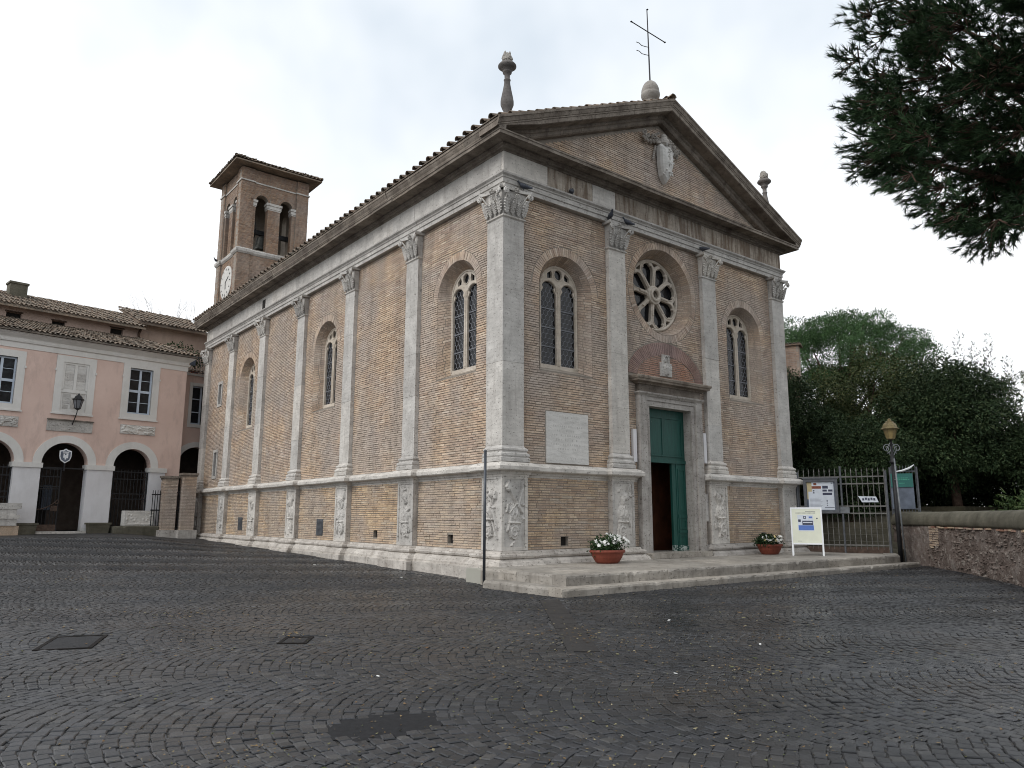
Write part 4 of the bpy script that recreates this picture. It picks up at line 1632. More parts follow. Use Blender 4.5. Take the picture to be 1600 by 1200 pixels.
# plaque with an illegible worn inscription, and the small crest over the door
pq = mk('stone_plaque', MB().box(1.55, 3.08, .108, .2, 2.88, 4.25), M['marble'], church, label='pale stone plaque with worn inscription beside the left window')
ins = MB()
for r, (n0, w_) in enumerate(((5, .35), (0, 0), (14, 1.1), (12, 1.0), (15, 1.2), (13, 1.05), (15, 1.25), (9, .8), (0, 0), (8, .6))):
    z = 4.12 - r * .122
    for q in range(n0):
        x = 2.315 - w_ / 2 + w_ * (q + .5) / n0
        if random.random() < .3:
            continue
        ins.box(x - .016, x + .016, .1055, .1085, z - .022, z + .022) if q % 3 else ins.box(x - .006, x + .006, .1055, .1085, z - .024, z + .024)
mk('worn_lettering', ins, M['ink'], pq, kind='stuff')
cm = MB()
heightfield(cm, front, 6.17, 6.71, 5.72, 6.45, 30, 40, lambda a, b: np.where((np.abs(a - .5) < .47 - .16 * (b > .6)) & (b > .02) & (b < .97), .45 + .35 * bumpf(np.hypot((a - .52) / .26, (b - .32) / .28), 1.0) * 1.2 + .3 * bumpf(np.hypot((a - .5) / .2, (b - .74) / .16), 1.0) - .5 * (np.hypot((a - .52) / .13, (b - .78) / .10) < 1) + .18 * blobs(3, 40, 1.3, (.03, .06))(a, b), 0), WD - .012, .11, mask=.05)
mk('carved_crest', cm, M['trav'], church)

# --- bell tower behind the nave
TX, TY, TW, TD = 1.73, 27.26, 4.10, 3.79
tower = thing('bell_tower', 'square brick bell tower with clock and open belfry arches', 'bell tower', (TX + TW / 2, TY + TD / 2, 0))
tf = lambda u, z, d: (TX + u, TY + d, z)
ts = lambda u, z, d: (TX + d, TY + u, z)
OPF = [(1.29, .37), (2.77, .37)]
OPS = [(1.24, .36), (2.52, .36)]
tw = MB()
for T, W_, ops, i0, i1 in ((tf, TW, OPF, 0, TW), (ts, TD, OPS, .5, TD - .5)):
    tw.plate([(i0, -.2), (i1, -.2), (i1, 21.7), (i0, 21.7)], [arch_loop(u, h, 16.8, 19.85, 14) for u, h in ops], T, .10, .5)
for T, W_, ops, i0, i1 in ((tf, TW, OPF, 0, TW), (ts, TD, OPS, .5, TD - .5)):
    B = (lambda q, w=W_, t=T: (lambda u, z, d: t(u, z, (TD if w == TW else TW) - d)))(0)
    tw.plate([(i0, -.2), (i1, -.2), (i1, 21.7), (i0, 21.7)], [arch_loop(u, h, 16.8, 19.85, 14) for u, h in ops] if W_ == TD else [arch_loop(ops[0][0], .3, 18.6, 19.4, 10)], B, .10, .5)
tw.box(TX + .5, TX + TW - .5, TY + .5, TY + TD - .5, 16.4, 16.6).box(TX + .5, TX + TW - .5, TY + .5, TY + TD - .5, 21.4, 21.6)
mk('wall', tw, M['mortar'], tower)


def t_spans(W_, ops):
    def f(z):
        h = []
        for u, hh in ops:
            if 16.75 < z <= 19.85:
                h.append((u - hh, u + hh))
            elif 19.85 < z < 19.85 + hh + .14:
                k_ = math.sqrt((hh + .14) ** 2 - (z - 19.85) ** 2)
                h.append((u - k_, u + k_))
        return cut([(.76, W_ - .76)], h)
    return f


trec = []
tb_ = MB()
for T, W_, ops in ((tf, TW, OPF), (ts, TD, OPS)):
    lay_bricks(tb_, T, 12.0, 21.7, t_spans(W_, ops), .09, .07, .28)
    for u, hh in ops:
        ring_bricks(tb_, T, u, 19.85, hh, hh + .13, .02, pi - .02, .09, .06)
        # brick jambs inside the openings
        for sgn in (-1, 1):
            z = 16.85
            while z < 19.8:
                uu = u + sgn * (hh - .006)
                tb_.add([T(uu, z + .006, .11), T(uu, z + .006, .48), T(uu, z + .062, .48), T(uu, z + .062, .11)], [(0, 1, 2, 3)])
                z += .07
mk('brickwork', tb_, M['brick_tower'], tower, kind='stuff')
for k_, (ax, ay) in enumerate(((0, 0), (TW - .75, 0), (0, TD - .75), (TW - .75, TD - .75))):
    pm = MB().box(TX + ax + .01, TX + ax + .74, TY + ay + .01, TY + ay + .74, -.2, 21.7)
    o = mk('corner_pier', pm, M['mortar'], tower)
    pb = MB()
    lay_bricks(pb, tf if ay == 0 else (lambda u, z, d: tf(u, z, TD - d)), 12.0, 21.7, lambda z: [(ax, ax + .75)], 0.0, .07, .28)
    lay_bricks(pb, ts if ax == 0 else (lambda u, z, d: ts(u, z, TW - d)), 12.0, 21.7, lambda z: [(ay, ay + .75)], 0.0, .07, .28)
    mk('brickwork', pb, M['brick_tower'], o, kind='stuff')


def t_ring(e):
    """outline with the corner piers standing forward"""
    a, b, c, d = TX - e, TX + TW + e, TY - e, TY + TD + e
    g = .10
    w_ = .75 + e
    return [(a + w_ - 2 * e * 0, c), (a + w_, c + g), (b - w_, c + g), (b - w_, c), (b, c), (b, c + w_), (b - g, c + w_), (b - g, d - w_), (b, d - w_), (b, d), (b - w_, d), (b - w_, d - g), (a + w_, d - g), (a + w_, d), (a, d), (a, d - w_), (a + g, d - w_), (a + g, c + w_), (a, c + w_), (a, c)]


for nm, prof in (('sill_course', [(-.06, 16.42), (.03, 16.42), (.10, 16.52), (.11, 16.66), (.06, 16.74), (-.06, 16.75)]), ('band', [(-.06, 20.85), (.05, 20.86), (.06, 20.94), (-.06, 20.95)])):
    mk(nm, MB().sweep(t_ring(0)[::1], prof, closed=True), M['trav'], tower)
for T, ops, dep in ((tf, OPF, TD), (ts, OPS, TW)):
    c = (ops[0][0] + ops[1][0]) / 2
    for u, w_ in ((c, ops[1][0] - ops[0][0] - .72), (ops[0][0] - .36 - .12, .24), (ops[1][0] + .36 + .12, .24)):
        q = MB()
        for z0, z1, g in ((19.42, 19.50, .02), (19.50, 19.70, .05), (19.70, 19.84, .09)):
            q.box(u - w_ / 2 - g, u + w_ / 2 + g, .10 - g, .52, z0, z1, T=lambda a, b, cc: T(a, cc, b))
        mk('impost', q, M['trav'], tower)
# roof of the tower: four tiled slopes
tr_ = MB()
E0 = .58
cx_, cy_ = TX + TW / 2, TY + TD / 2
a, b, c, d = TX - E0, TX + TW + E0, TY - E0, TY + TD + E0
tr_.add([(a, c, 21.86), (b, c, 21.86), (b, d, 21.86), (a, d, 21.86), (cx_, cy_, 23.0), (a, c, 21.78), (b, c, 21.78), (b, d, 21.78), (a, d, 21.78)],
        [(0, 1, 4), (1, 2, 4), (2, 3, 4), (3, 0, 4), (0, 1, 6, 5), (1, 2, 7, 6), (2, 3, 8, 7), (3, 0, 5, 8), (5, 6, 7, 8)])
troof = mk('roof', tr_, M['tile'], tower)
sl = 1.14 / (TW / 2 + E0)
tile_roof('tiling', troof, (a, c - .05, 21.86), (1, 0, 0), (0, 1, 1.14 / (TD / 2 + E0)), 24, 8, .22, .34, 5, ok=lambda p: (p[1] - c) - .1 < min(p[0] - a, b - p[0]) * 1.0, limit=60)
tile_roof('tiling', troof, (a - .05, d, 21.86), (0, -1, 0), (1, 0, sl), 23, 8, .22, .34, 6, ok=lambda p: (p[0] - a) - .1 < min(p[1] - c, d - p[1]) * 1.0, limit=60)
tile_roof('tiling', troof, (b + .05, c, 21.86), (0, 1, 0), (-1, 0, sl), 23, 8, .22, .34, 7, ok=lambda p: (b - p[0]) - .1 < min(p[1] - c, d - p[1]))
tile_roof('tiling', troof, (b, d + .05, 21.86), (-1, 0, 0), (0, -1, 1.14 / (TD / 2 + E0)), 24, 8, .22, .34, 8, ok=lambda p: (d - p[1]) - .1 < min(p[0] - a, b - p[0]))
for (x_, y_) in ((a, c), (a, d), (b, c)):
    for q in range(9):
        t = q / 9
        ob = bpy.data.objects.new('hip_tile', TILE_ME[q % 3])
        v = Vector((cx_ - x_, cy_ - y_, 1.14)).normalized()
        s_ = v.cross(Vector((0, 0, 1))).normalized()
        n2 = s_.cross(v)
        p = Vector((x_, y_, 21.90)) + v * (q * .33) + n2 * .05
        ob.matrix_basis = Matrix(((s_.x, v.x, n2.x, p.x), (s_.y, v.y, n2.y, p.y), (s_.z, v.z, n2.z, p.z), (0, 0, 0, 1)))
        ob.scale = (1.2, 1, 1.2)
        lin(ob, troof)
# clock on the left face
ck = MB()
cy2, cz2 = TY + 1.80, 15.02
ck.lathe([(1.0, 0), (1.0, .05), (.92, .07), (.02, .075)], (0, 0, 0), 36)
ck.v = [(TX + .085 - z, cy2 + x, cz2 + y) for x, y, z in ck.v]
clock = mk('clock_face', ck, M['marble'], tower)
hn = MB()
for an, r0, r1, w_ in [(2 * pi * q / 12, .72, .86, .022) for q in range(12)] + [(R(62), 0, .55, .035), (R(176), 0, .42, .05)]:
    s_, c_ = math.sin(an), math.cos(an)
    hn.obox((TX + .085 - .085, cy2 - s_ * (r0 + r1) / 2, cz2 + c_ * (r0 + r1) / 2), (.006, 0, 0), (0, -s_ * (r1 - r0) / 2, c_ * (r1 - r0) / 2), (0, c_ * w_, s_ * w_))
mk('clock_hands', hn, M['iron'], clock)
BX, BY = TX + 1.78, TY + 1.2
bl = thing('bell', 'dark bronze bell hanging in the left belfry arch', 'bell', (BX, BY, 18.4))
bm = MB().lathe([(.50, 0), (.52, .04), (.45, .17), (.36, .42), (.31, .70), (.27, .85), (.15, .95), (.03, .97)], (BX, BY, 17.15), 22)
mk('bell_body', bm, M['bell'], bl, smooth=True)
mk('headstock', MB().box(TX + .55, TX + 3.5, BY - .1, BY + .1, 18.15, 18.42), M['iron'], bl)
mk('wheel', MB().tube([(BX - .6, BY + .62 * math.cos(t), 18.3 + .62 * math.sin(t)) for t in np.linspace(0, 2 * pi, 21)], .03, 5), M['iron'], bl)
mk('clapper', MB().tube([(BX, BY, 18.0), (BX, BY, 17.05)], [.02, .06], 6), M['iron'], bl)


# ------------------------------------------------------------------ ground, steps
xs = np.unique(np.concatenate([np.linspace(-400, -40, 10), np.linspace(-40, 20, 61), np.linspace(20, 400, 12)]))
ys = np.unique(np.concatenate([np.linspace(-400, -40, 10), np.linspace(-40, 40, 81), np.linspace(40, 400, 12)]))
X_, Y_ = np.meshgrid(xs, ys)
Z_ = gz(X_, Y_) - .012
nx, ny = len(xs), len(ys)
idx = np.arange(nx * ny).reshape(ny, nx)
Q_ = np.stack([idx[:-1, :-1], idx[:-1, 1:], idx[1:, 1:], idx[1:, :-1]], -1).reshape(-1, 4)
piazza = mk_np('piazza', np.stack([X_, Y_, Z_], -1).reshape(-1, 3), Q_, M['ground'], smooth=True, kind='structure')
tag(piazza, 'dark grey cobbled square sloping gently up to the buildings')

WALL_P = [(15.75, -2.1), (15.25, -2.75), (14.5, -3.75), (12.7, -5.28), (10.8, -6.8), (8.84, -8.14), (5.5, -10.3), (1.0, -13.3), (-3.5, -16.5), (-8, -20)]


def behind_wall(x, y):
    """positive on the garden side of the retaining wall"""
    res = np.full(np.shape(x), -1e9)
    best = np.full(np.shape(x), 1e9)
    for (ax, ay), (bx, by) in zip(WALL_P[:-1], WALL_P[1:]):
        dx, dy = bx - ax, by - ay
        t = np.clip(((x - ax) * dx + (y - ay) * dy) / (dx * dx + dy * dy), 0, 1)
        d = np.hypot(x - ax - t * dx, y - ay - t * dy)
        s = dx * (y - ay) - dy * (x - ax)
        upd = d < best
        best = np.where(upd, d, best)
        res = np.where(upd, np.where(s > 0, d, -d), res)
    return res


# setts in fanned arcs: strips of arcs side by side, turned a little to the church
FANW, FANR, ROW, SET = 2.3, 2.0, .104, .116
FAN_A = R(58)
ca_, sa_ = math.cos(FAN_A), math.sin(FAN_A)
th = np.arcsin(FANW / 2 / FANR)
nt = int(round(2 * th * FANR / SET))
tt = np.linspace(-th, th, nt + 1)
tc_ = (tt[:-1] + tt[1:]) / 2
pc, qc = FANR * np.sin(tc_), FANR * np.cos(tc_) - FANR
K = np.arange(-28, 29)
J = np.arange(-500, 500)
kk, jj, ii = np.meshgrid(K, J, np.arange(nt), indexing='ij')
kk, jj, ii = kk.ravel(), jj.ravel(), ii.ravel()
P_ = kk * FANW + pc[ii]
Qv = jj * ROW + qc[ii] + (kk % 2) * ROW * .5
x0 = P_ * ca_ - Qv * sa_ + CAM[0] + 8
y0 = P_ * sa_ + Qv * ca_ + CAM[1] + 8
dist = np.hypot(x0 - CAM[0], y0 - CAM[1])
ang = np.abs((np.arctan2(y0 - CAM[1], x0 - CAM[0]) - R(51.7) + pi) % (2 * pi) - pi)
keep = (dist < 36) & (dist > .8) & ((ang < R(50)) | (dist < 5))
in_church = (x0 > -.42) & (x0 < 13.4) & (y0 > -.4)
in_steps = (x0 > -1.32) & (x0 < 14.6) & (y0 > -3.62) & (y0 <= 26) & ~((x0 < .3) & (y0 > -1.0))
keep &= ~in_church & ~in_steps & (behind_wall(x0, y0) < -.05)
dx_, dy_ = np.cos(R(12)), np.sin(R(12))


def slab_dist(a, b, x, y):
    t = np.clip(((x - a[0]) * (b[0] - a[0]) + (y - a[1]) * (b[1] - a[1])) / ((b[0] - a[0]) ** 2 + (b[1] - a[1]) ** 2), 0, 1)
    return np.hypot(x - a[0] - t * (b[0] - a[0]), y - a[1] - t * (b[1] - a[1]))


STRIP = ((-1.75, -3.75), (-4.95, -8.0))
GRATES = [((-9.60, -3.75), (1.05, .62), R(70)), ((-7.35, -5.28), (.52, .36), R(56))]
PATCH = (-8.35, -9.45)
keep &= slab_dist(*STRIP, x0, y0) > .22
for (gx, gy), (gw, gd), ga in GRATES:
    u_ = (x0 - gx) * math.cos(ga) + (y0 - gy) * math.sin(ga)
    v_ = -(x0 - gx) * math.sin(ga) + (y0 - gy) * math.cos(ga)
    keep &= ~((np.abs(u_) < gw / 2 + .09) & (np.abs(v_) < gd / 2 + .09))
pr_ = np.hypot((x0 - PATCH[0]) / .42, (y0 - PATCH[1]) / .30)
keep &= pr_ > 1
x0, y0, ii, kk, dist = x0[keep], y0[keep], ii[keep], kk[keep], dist[keep]
n = len(x0)
rs = np.random.RandomState(5)
phi = FAN_A - tc_[ii] + rs.normal(0, .06, n)
x0 = x0 + rs.normal(0, .006, n)
y0 = y0 + rs.normal(0, .006, n)
ux, uy = np.cos(phi), np.sin(phi)
vx, vy = -uy, ux
hl = SET * .5 * rs.uniform(.88, 1.02, n)
hw_ = ROW * .5 * np.cos(tc_[ii]) * rs.uniform(.90, 1.06, n)
top = rs.normal(0, .0026, n)
zb = gz(x0, y0)
tilt = rs.normal(0, .02, (n, 2))
V = np.empty((n, 12, 3))
for c, (a, b) in enumerate(((-1, -1), (1, -1), (1, 1), (-1, 1))):
    ja, jb = rs.normal(0, .06, n), rs.normal(0, .06, n)
    for lvl, (f, dz) in enumerate(((.80, .0), (.97, -.006), (1.02, -.035))):
        aa, bb = (a * (f) + ja) * hl, (b * (f) + jb) * hw_
        if lvl == 0:
            aa, bb = (a * .82 + ja) * hl, (b * .80 + jb) * hw_
        V[:, lvl * 4 + c, 0] = x0 + ux * aa + vx * bb
        V[:, lvl * 4 + c, 1] = y0 + uy * aa + vy * bb
        V[:, lvl * 4 + c, 2] = zb + top + dz + (tilt[:, 0] * aa + tilt[:, 1] * bb) * (lvl < 2)
q9 = [(0, 1, 2, 3)] + [(l * 4 + (c + 1) % 4, l * 4 + c, l * 4 + 4 + c, l * 4 + 4 + (c + 1) % 4) for l in (0, 1) for c in range(4)]
q9 = np.array(q9)
order = np.argsort(np.where(ang[keep] < R(36), dist, 1e9))
one = np.zeros(n, bool)
# the 300 biggest in view: nearest inside the frame
vis = (dist > 3.6)
cand = [i for i in order if vis[i]][:300]
one[cand] = True
far = dist > 13
cob_me = []
for s in range(8):
    mb = MB()
    r2 = np.random.RandomState(s)
    vs = []
    for f, z in ((.78, 0), (.97, -.012), (1.03, -.05)):
        for a, b in ((-1, -1), (1, -1), (1, 1), (-1, 1)):
            vs.append((a * f * .5 + r2.normal(0, .015), b * f * .5 + r2.normal(0, .015), z))
    mb.add(vs, [tuple(q) for q in q9], 0.0)
    cob_me.append(mesh_of('cobblestone', mb, M['cobble']))
for i in cand:
    ob = bpy.data.objects.new('cobblestone', cob_me[i % 8])
    ob.location = (x0[i], y0[i], zb[i] + top[i])
    ob.rotation_euler = (tilt[i, 0], tilt[i, 1], phi[i])
    ob.scale = (2 * hl[i], 2 * hw_[i], 1)
    lin(ob, piazza)
m = ~one
m1, m2 = m & ~far, m & far
Vn, rn = V[m1], rs.rand(m1.sum())
Vf, rf = V[m2][:, [0, 1, 2, 3, 8, 9, 10, 11]], rs.rand(m2.sum())
qf = np.array([(0, 1, 2, 3)] + [((c + 1) % 4, c, 4 + c, 4 + (c + 1) % 4) for c in range(4)])
Qn = (np.arange(len(Vn))[:, None, None] * 12 + q9).reshape(-1, 4)
Qf = (np.arange(len(Vf))[:, None, None] * 8 + qf).reshape(-1, 4) + len(Vn) * 12
mk_np('cobbles', np.concatenate([Vn.reshape(-1, 3), Vf.reshape(-1, 3)]), np.concatenate([Qn, Qf]), M['cobble'], np.concatenate([np.repeat(rn, 12), np.repeat(rf, 8)]), piazza, kind='stuff')

# strip of longer slabs running out from the step corner, drain grates, asphalt patch
a, b = np.array(STRIP[0]), np.array(STRIP[1])
dl = np.linalg.norm(b - a)
d_ = (b - a) / dl
s_ = np.array((-d_[1], d_[0]))
t = 0
while t < dl:
    l = random.uniform(.35, .7)
    c = a + d_ * (t + l / 2)
    z = float(gz(*c))
    mb = MB()
    mb.obox((c[0], c[1], z - .034), (*(d_ * (l / 2 - .008)), 0), (*(s_ * .185), random.uniform(-.003, .003)), (0, 0, .034))
    mk('paving_slab', mb, M['slab'], piazza)
    t += l
for (gx, gy), (gw, gd), ga in GRATES:
    g = thing('drain_grate', 'long iron drain grate set in the cobbles at left' if gw > 1 else 'small iron drain cover set in the cobbles near the middle', 'drain grate', (gx, gy, float(gz(gx, gy))), rz=ga)
    fm = MB()
    for x0_, x1_, y0_, y1_ in ((-gw / 2, gw / 2, -gd / 2, -gd / 2 + .05), (-gw / 2, gw / 2, gd / 2 - .05, gd / 2), (-gw / 2, -gw / 2 + .05, -gd / 2 + .05, gd / 2 - .05), (gw / 2 - .05, gw / 2, -gd / 2 + .05, gd / 2 - .05)):
        fm.box(x0_, x1_, y0_, y1_, -.06, .0)
    mk('frame', fm, M['grate'], g, wc=False)
    mk('drain_pit', MB().box(-gw / 2 + .05, gw / 2 - .05, -gd / 2 + .05, gd / 2 - .05, -.06, -.045), M['dark'], g, wc=False)
    nb = int(gw / .065)
    bar = MB().box(-.019, .019, -gd / 2 + .05, gd / 2 - .05, -.03, -.004)
    me = mesh_of('bar', bar, M['iron'])
    for q in range(nb):
        o = bpy.data.objects.new('bar', me)
        o.location = (-gw / 2 + .07 + (gw - .14) * (q + .5) / nb, 0, 0)
        lin(o, g, False)
pm = MB()
rs2 = np.random.RandomState(9)
ou = [(PATCH[0] + .50 * rs2.uniform(.85, 1.1) * math.cos(t), PATCH[1] + .36 * rs2.uniform(.85, 1.1) * math.sin(t)) for t in np.linspace(0, 2 * pi, 23)[:-1]]
z = float(gz(*PATCH))
pm.add([(x, y, z - .004) for x, y in ou] + [(PATCH[0], PATCH[1], z + .004)], [(i, (i + 1) % 22, 22) for i in range(22)])
o = mk('asphalt_patch', pm, M['asphalt'], kind='structure')

# fallen leaves and specks between the stones
nl = 5200
lx, ly = [], []
while len(lx) < nl:
    d = rs2.uniform(2.5, 24) if rs2.rand() < .6 else rs2.uniform(3, 11)
    an = R(51.7) + rs2.uniform(-.75, .75) if rs2.rand() < .4 else R(51.7) + rs2.normal(-.18, .32)
    x, y = CAM[0] + d * math.cos(an), CAM[1] + d * math.sin(an)
    if lx and rs2.rand() < .55:
        k_ = rs2.randint(len(lx))
        x, y = lx[k_] + rs2.normal(0, .16), ly[k_] + rs2.normal(0, .16)
    if -1.4 < x < 15 and y > -3.7 or (x > -.5 and y > -1) or float(behind_wall(np.array(x), np.array(y))) > -.2:
        continue
    lx.append(x)
    ly.append(y)
lx, ly = np.array(lx), np.array(ly)
an = rs2.uniform(0, 2 * pi, nl)
sz = rs2.uniform(.003, .0125, nl) * (1 + .7 * (rs2.rand(nl) > .93)) * np.clip(np.hypot(lx - CAM[0], ly - CAM[1]) / 9, .7, 1.3)
Cz = gz(lx, ly) + .006
Vl = np.stack([np.stack([lx + sz * np.cos(an + k * pi / 2) * (1 if k % 2 else 1.7), ly + sz * np.sin(an + k * pi / 2) * (1 if k % 2 else 1.7), Cz + rs2.uniform(-.004, .008, nl)], -1) for k in range(4)], 1)
o = mk_np('leaf_litter', Vl.reshape(-1, 3), np.arange(nl * 4).reshape(nl, 4), M['litter'], np.repeat(rs2.rand(nl), 4), kind='stuff')
tag(o, 'small yellow and brown fallen leaves scattered over the cobbles')
wb = MB()
for (px, py, s) in ((-9.6, -9.9, .018), (-5.2, -9.6, .018), (-7.6, -7.9, .015), (-3.0, -9.1, .02), (-1.6, 2.0, .03), (-13.6, -1.2, .09), (-2.2, -7.0, .025), (-1.9, 6.5, .06)):
    for q in range(1):
        x, y = px + random.gauss(0, .8 if q else 0), py + random.gauss(0, .5 if q else 0)
        z = float(gz(x, y)) + .004
        a_ = random.uniform(0, pi)
        wb.obox((x, y, z + .004), (s * math.cos(a_), s * math.sin(a_), .003), (-s * .6 * math.sin(a_), s * .6 * math.cos(a_), 0), (0, 0, .003))
o = mk('paper_scraps', wb, M['whitebit'], kind='stuff')
tag(o, 'pale paper scraps and cigarette ends lying on the cobbles')

# steps in front of the facade: blocks of worn stone with a paved top
steps = thing('church_steps', 'two low worn stone steps along the church front', 'steps', (6, -2, 0))


def slab_edge(mb, p, q, z0, z1, inner, seed):
    """one edge stone from p to q with a worn, chipped nose; inner = inward direction"""
    rs = np.random.RandomState(seed)
    p, q, inn = np.array(p, float), np.array(q, float), np.array(inner, float)
    n = max(3, int(np.linalg.norm(q - p) / .12))
    vs = []
    for k in range(n + 1):
        c = p + (q - p) * k / n
        j = rs.normal(0, .005, 4)
        ch = .035 if rs.rand() < .05 else .0
        for off, z in ((.0 + j[0], z0), (.0 + j[1], z1 - .05 - ch), (.012 + abs(j[2]) + ch * .6, z1 - .012 - ch * .5), (.04 + ch, z1 + j[3] * .3), (.42, z1), (.42, z0)):
            c2 = c + inn * off
            vs.append((c2[0], c2[1], z))
    fs = [(k * 6 + i, k * 6 + (i + 1) % 6, (k + 1) * 6 + (i + 1) % 6, (k + 1) * 6 + i) for k in range(n) for i in range(6)]
    fs += [tuple(range(6)), tuple(range(n * 6 + 5, n * 6 - 1, -1))]
    mb.add(vs, fs)


cuts_u = [-.92, .35, 2.2, 3.6, 5.6, 7.0, 9.1, 10.7, 12.2, 13.35]
for k, (a, b) in enumerate(zip(cuts_u[:-1], cuts_u[1:])):
    mb = MB()
    slab_edge(mb, (a + .004, -3.30 + random.uniform(-.012, .012)), (b - .004, -3.30 + random.uniform(-.012, .012)), -.1, .32, (0, 1), k)
    mk('step_stone', mb, M['step'], steps)
cuts_l = [-1.34, -.1, 1.9, 3.9, 5.2, 7.4, 9.0, 10.9, 12.1, 13.9]
for k, (a, b) in enumerate(zip(cuts_l[:-1], cuts_l[1:])):
    mb = MB()
    slab_edge(mb, (a + .004, -3.66 + random.uniform(-.012, .012)), (b - .004, -3.66 + random.uniform(-.012, .012)), -.3, .115 - .004 * k, (0, 1), 30 + k)
    mk('step_stone', mb, M['step'], steps)
for k, (a, b) in enumerate(((-2.88, -1.7), (-1.7, -.40))):
    mb = MB()
    slab_edge(mb, (-.92, a), (-.92, b - .004), -.1, .32, (1, 0), 50 + k)
    mk('step_stone', mb, M['step'], steps)
for k, (a, b) in enumerate(((-3.24, -2.1), (-2.1, -1.05))):
    mb = MB()
    slab_edge(mb, (-1.34, a), (-1.34, b - .004), -.3, .115, (1, 0), 60 + k)
    mk('step_stone', mb, M['step'], steps)
for k, (p, q) in enumerate((((13.36, -3.30), (14.42, -2.72)),)):
    mb = MB()
    slab_edge(mb, p, q, -.2, .318, (-.48, .88), 70)
    mk('step_stone', mb, M['step'], steps)
# paving of the landing
yy = [-2.878, -2.0, -1.15, -.2]
for r, (c, d) in enumerate(zip(yy[:-1], yy[1:])):
    x = -.495
    while x < 13.2:
        b = min(x + random.uniform(.9, 1.7), 13.25)
        if 13.25 - b < .3:
            b = 13.25
        z = .318 + random.uniform(-.004, .003)
        mk('paving_slab', MB().box(x + .004, b - .004, c + .004, d - .004, .1, z), M['step'], steps)
        x = b
    
mk('landing_base', MB().add([(-.5, -2.9, .295), (13.30, -2.9, .295), (14.3, -2.5, .295), (13.2, .12, .295), (-.5, .12, .295), (-.5, -2.9, -.3), (13.3, -2.9, -.3), (14.3, -2.5, -.3), (13.2, .12, -.3), (-.5, .12, -.3)],
                           [(0, 1, 2, 3, 4), (0, 5, 6, 1), (1, 6, 7, 2), (2, 7, 8, 3), (3, 8, 9, 4), (4, 9, 5, 0)]), M['step'], steps)
mk('lower_base', MB().box(-.93, 13.5, -3.25, -.95, -.3, .10), M['step'], steps)
o = mk('stone_block', MB().box(-.80, -.46, -.55, .35, -.2, .27), M['whitewash'])
tag(o, 'pale plastered block at the foot of the church corner', 'stone block')

# pole at the corner
pole = thing('metal_pole', 'thin dark metal pole standing at the near church corner', 'pole', (-1.24, -.97, 0))
mk('post', MB().tube([(0, 0, -.1), (.01, 0, 2.96)], .034, 10), M['darkpole'], pole, smooth=True, wc=False)
mk('cap', MB().lathe([(.036, 2.95), (.036, 2.975), (.01, 2.99)], (.01, 0, 0), 10), M['greymetal'], pole, wc=False)

# ------------------------------------------------------------------ flower bowls
def bowl(loc, seed, label, yellow=False, s=1.0):
    t = thing('flower_bowl', label, 'flower pot', loc, 'terracotta flower bowls on the steps')
    t.scale = (1.18, 1.18, 1.18)
    P = [(.26, 0), (.30, .03), (.37, .13), (.41, .22), (.44, .225), (.45, .25), (.44, .285), (.405, .285), (.39, .24), (.0, .235)]
    mk('bowl', MB().lathe([(r * s, z * s) for r, z in P], (0, 0, 0), 28, 1.0, .72), M['terracotta'], t, smooth=False, wc=False)
    mk('soil', MB().lathe([(.38 * s, .23 * s), (.36 * s, .25 * s), (.0, .262 * s)], (0, 0, 0), 20, 1.0, .7), M['soil'], t, wc=False)
    rs = np.random.RandomState(seed)
    cl = [(rs.uniform(-.36, .36), rs.uniform(-.2, .2), .30 + rs.uniform(0, .13), rs.uniform(.09, .17)) for _ in range(26)]
    if not yellow:
        cl += [(.10 + rs.uniform(-.2, .22), rs.uniform(-.15, .15), .44 + rs.uniform(0, .08), .12) for _ in range(10)]
    foliage('foliage', cl, 3300, .075, .017, M['leaf_pot'], t, seed).matrix_parent_inverse = Matrix.Identity(4)
    fl, fy = MB(), MB()
    k = 0
    while k < (52 if not yellow else 34):
        if not yellow:
            x, z = (rs.uniform(-.36, -.12), .36 + rs.uniform(0, .12)) if k < 16 else (rs.uniform(-.06, .37), .42 + rs.uniform(0, .17))
        else:
            x, z = rs.uniform(-.36, .36), .32 + rs.uniform(0, .15)
        y = rs.uniform(-.26, .10)
        k += 1
        n = Vector((rs.uniform(-.8, .2), -1, rs.uniform(.1, .9))).normalized()
        a = n.orthogonal().normalized()
        b = n.cross(a)
        c = Vector((x, y, z)) + n * .05
        mbf = fy if (yellow and x < -.05 and k % 3 == 0) else fl
        r = rs.uniform(.032, .05)
        for q in range(5):
            t0 = 2 * pi * q / 5
            p = [c + n * .004, c + (a * math.cos(t0 - .5) + b * math.sin(t0 - .5)) * r * .7 + n * .008, c + (a * math.cos(t0) + b * math.sin(t0)) * r, c + (a * math.cos(t0 + .5) + b * math.sin(t0 + .5)) * r * .7 + n * .008]
            mbf.add(p, [(0, 1, 2, 3)])
    mk('blossoms', fl, M['petal'], t, wc=False, kind='stuff')
    if fy.v:
        mk('cream_blossoms', fy, M['petal_y'], t, wc=False, kind='stuff')
    return t


bowl((2.78, -.83, .32), 3, 'terracotta flower bowl full of white flowers, left of the green door')
bowl((10.30, -.65, .32), 8, 'terracotta flower bowl with white and cream flowers, right of the door', True, .95)

# ------------------------------------------------------------------ A-board
AB = (10.60, -1.80, .32)
az = math.atan2(CAM[1] - AB[1], CAM[0] - AB[0])
ab = thing('sandwich_board', 'white framed folding board with a cream panel and a small poster', 'signboard', AB, rz=az + pi / 2)
# local: x to the viewer's right, -y towards the viewer
W2, H0, H1 = .46, .34, 1.47


def lean(x, z, d):
    return (x, -.26 * (1 - z / H1) + d, z)


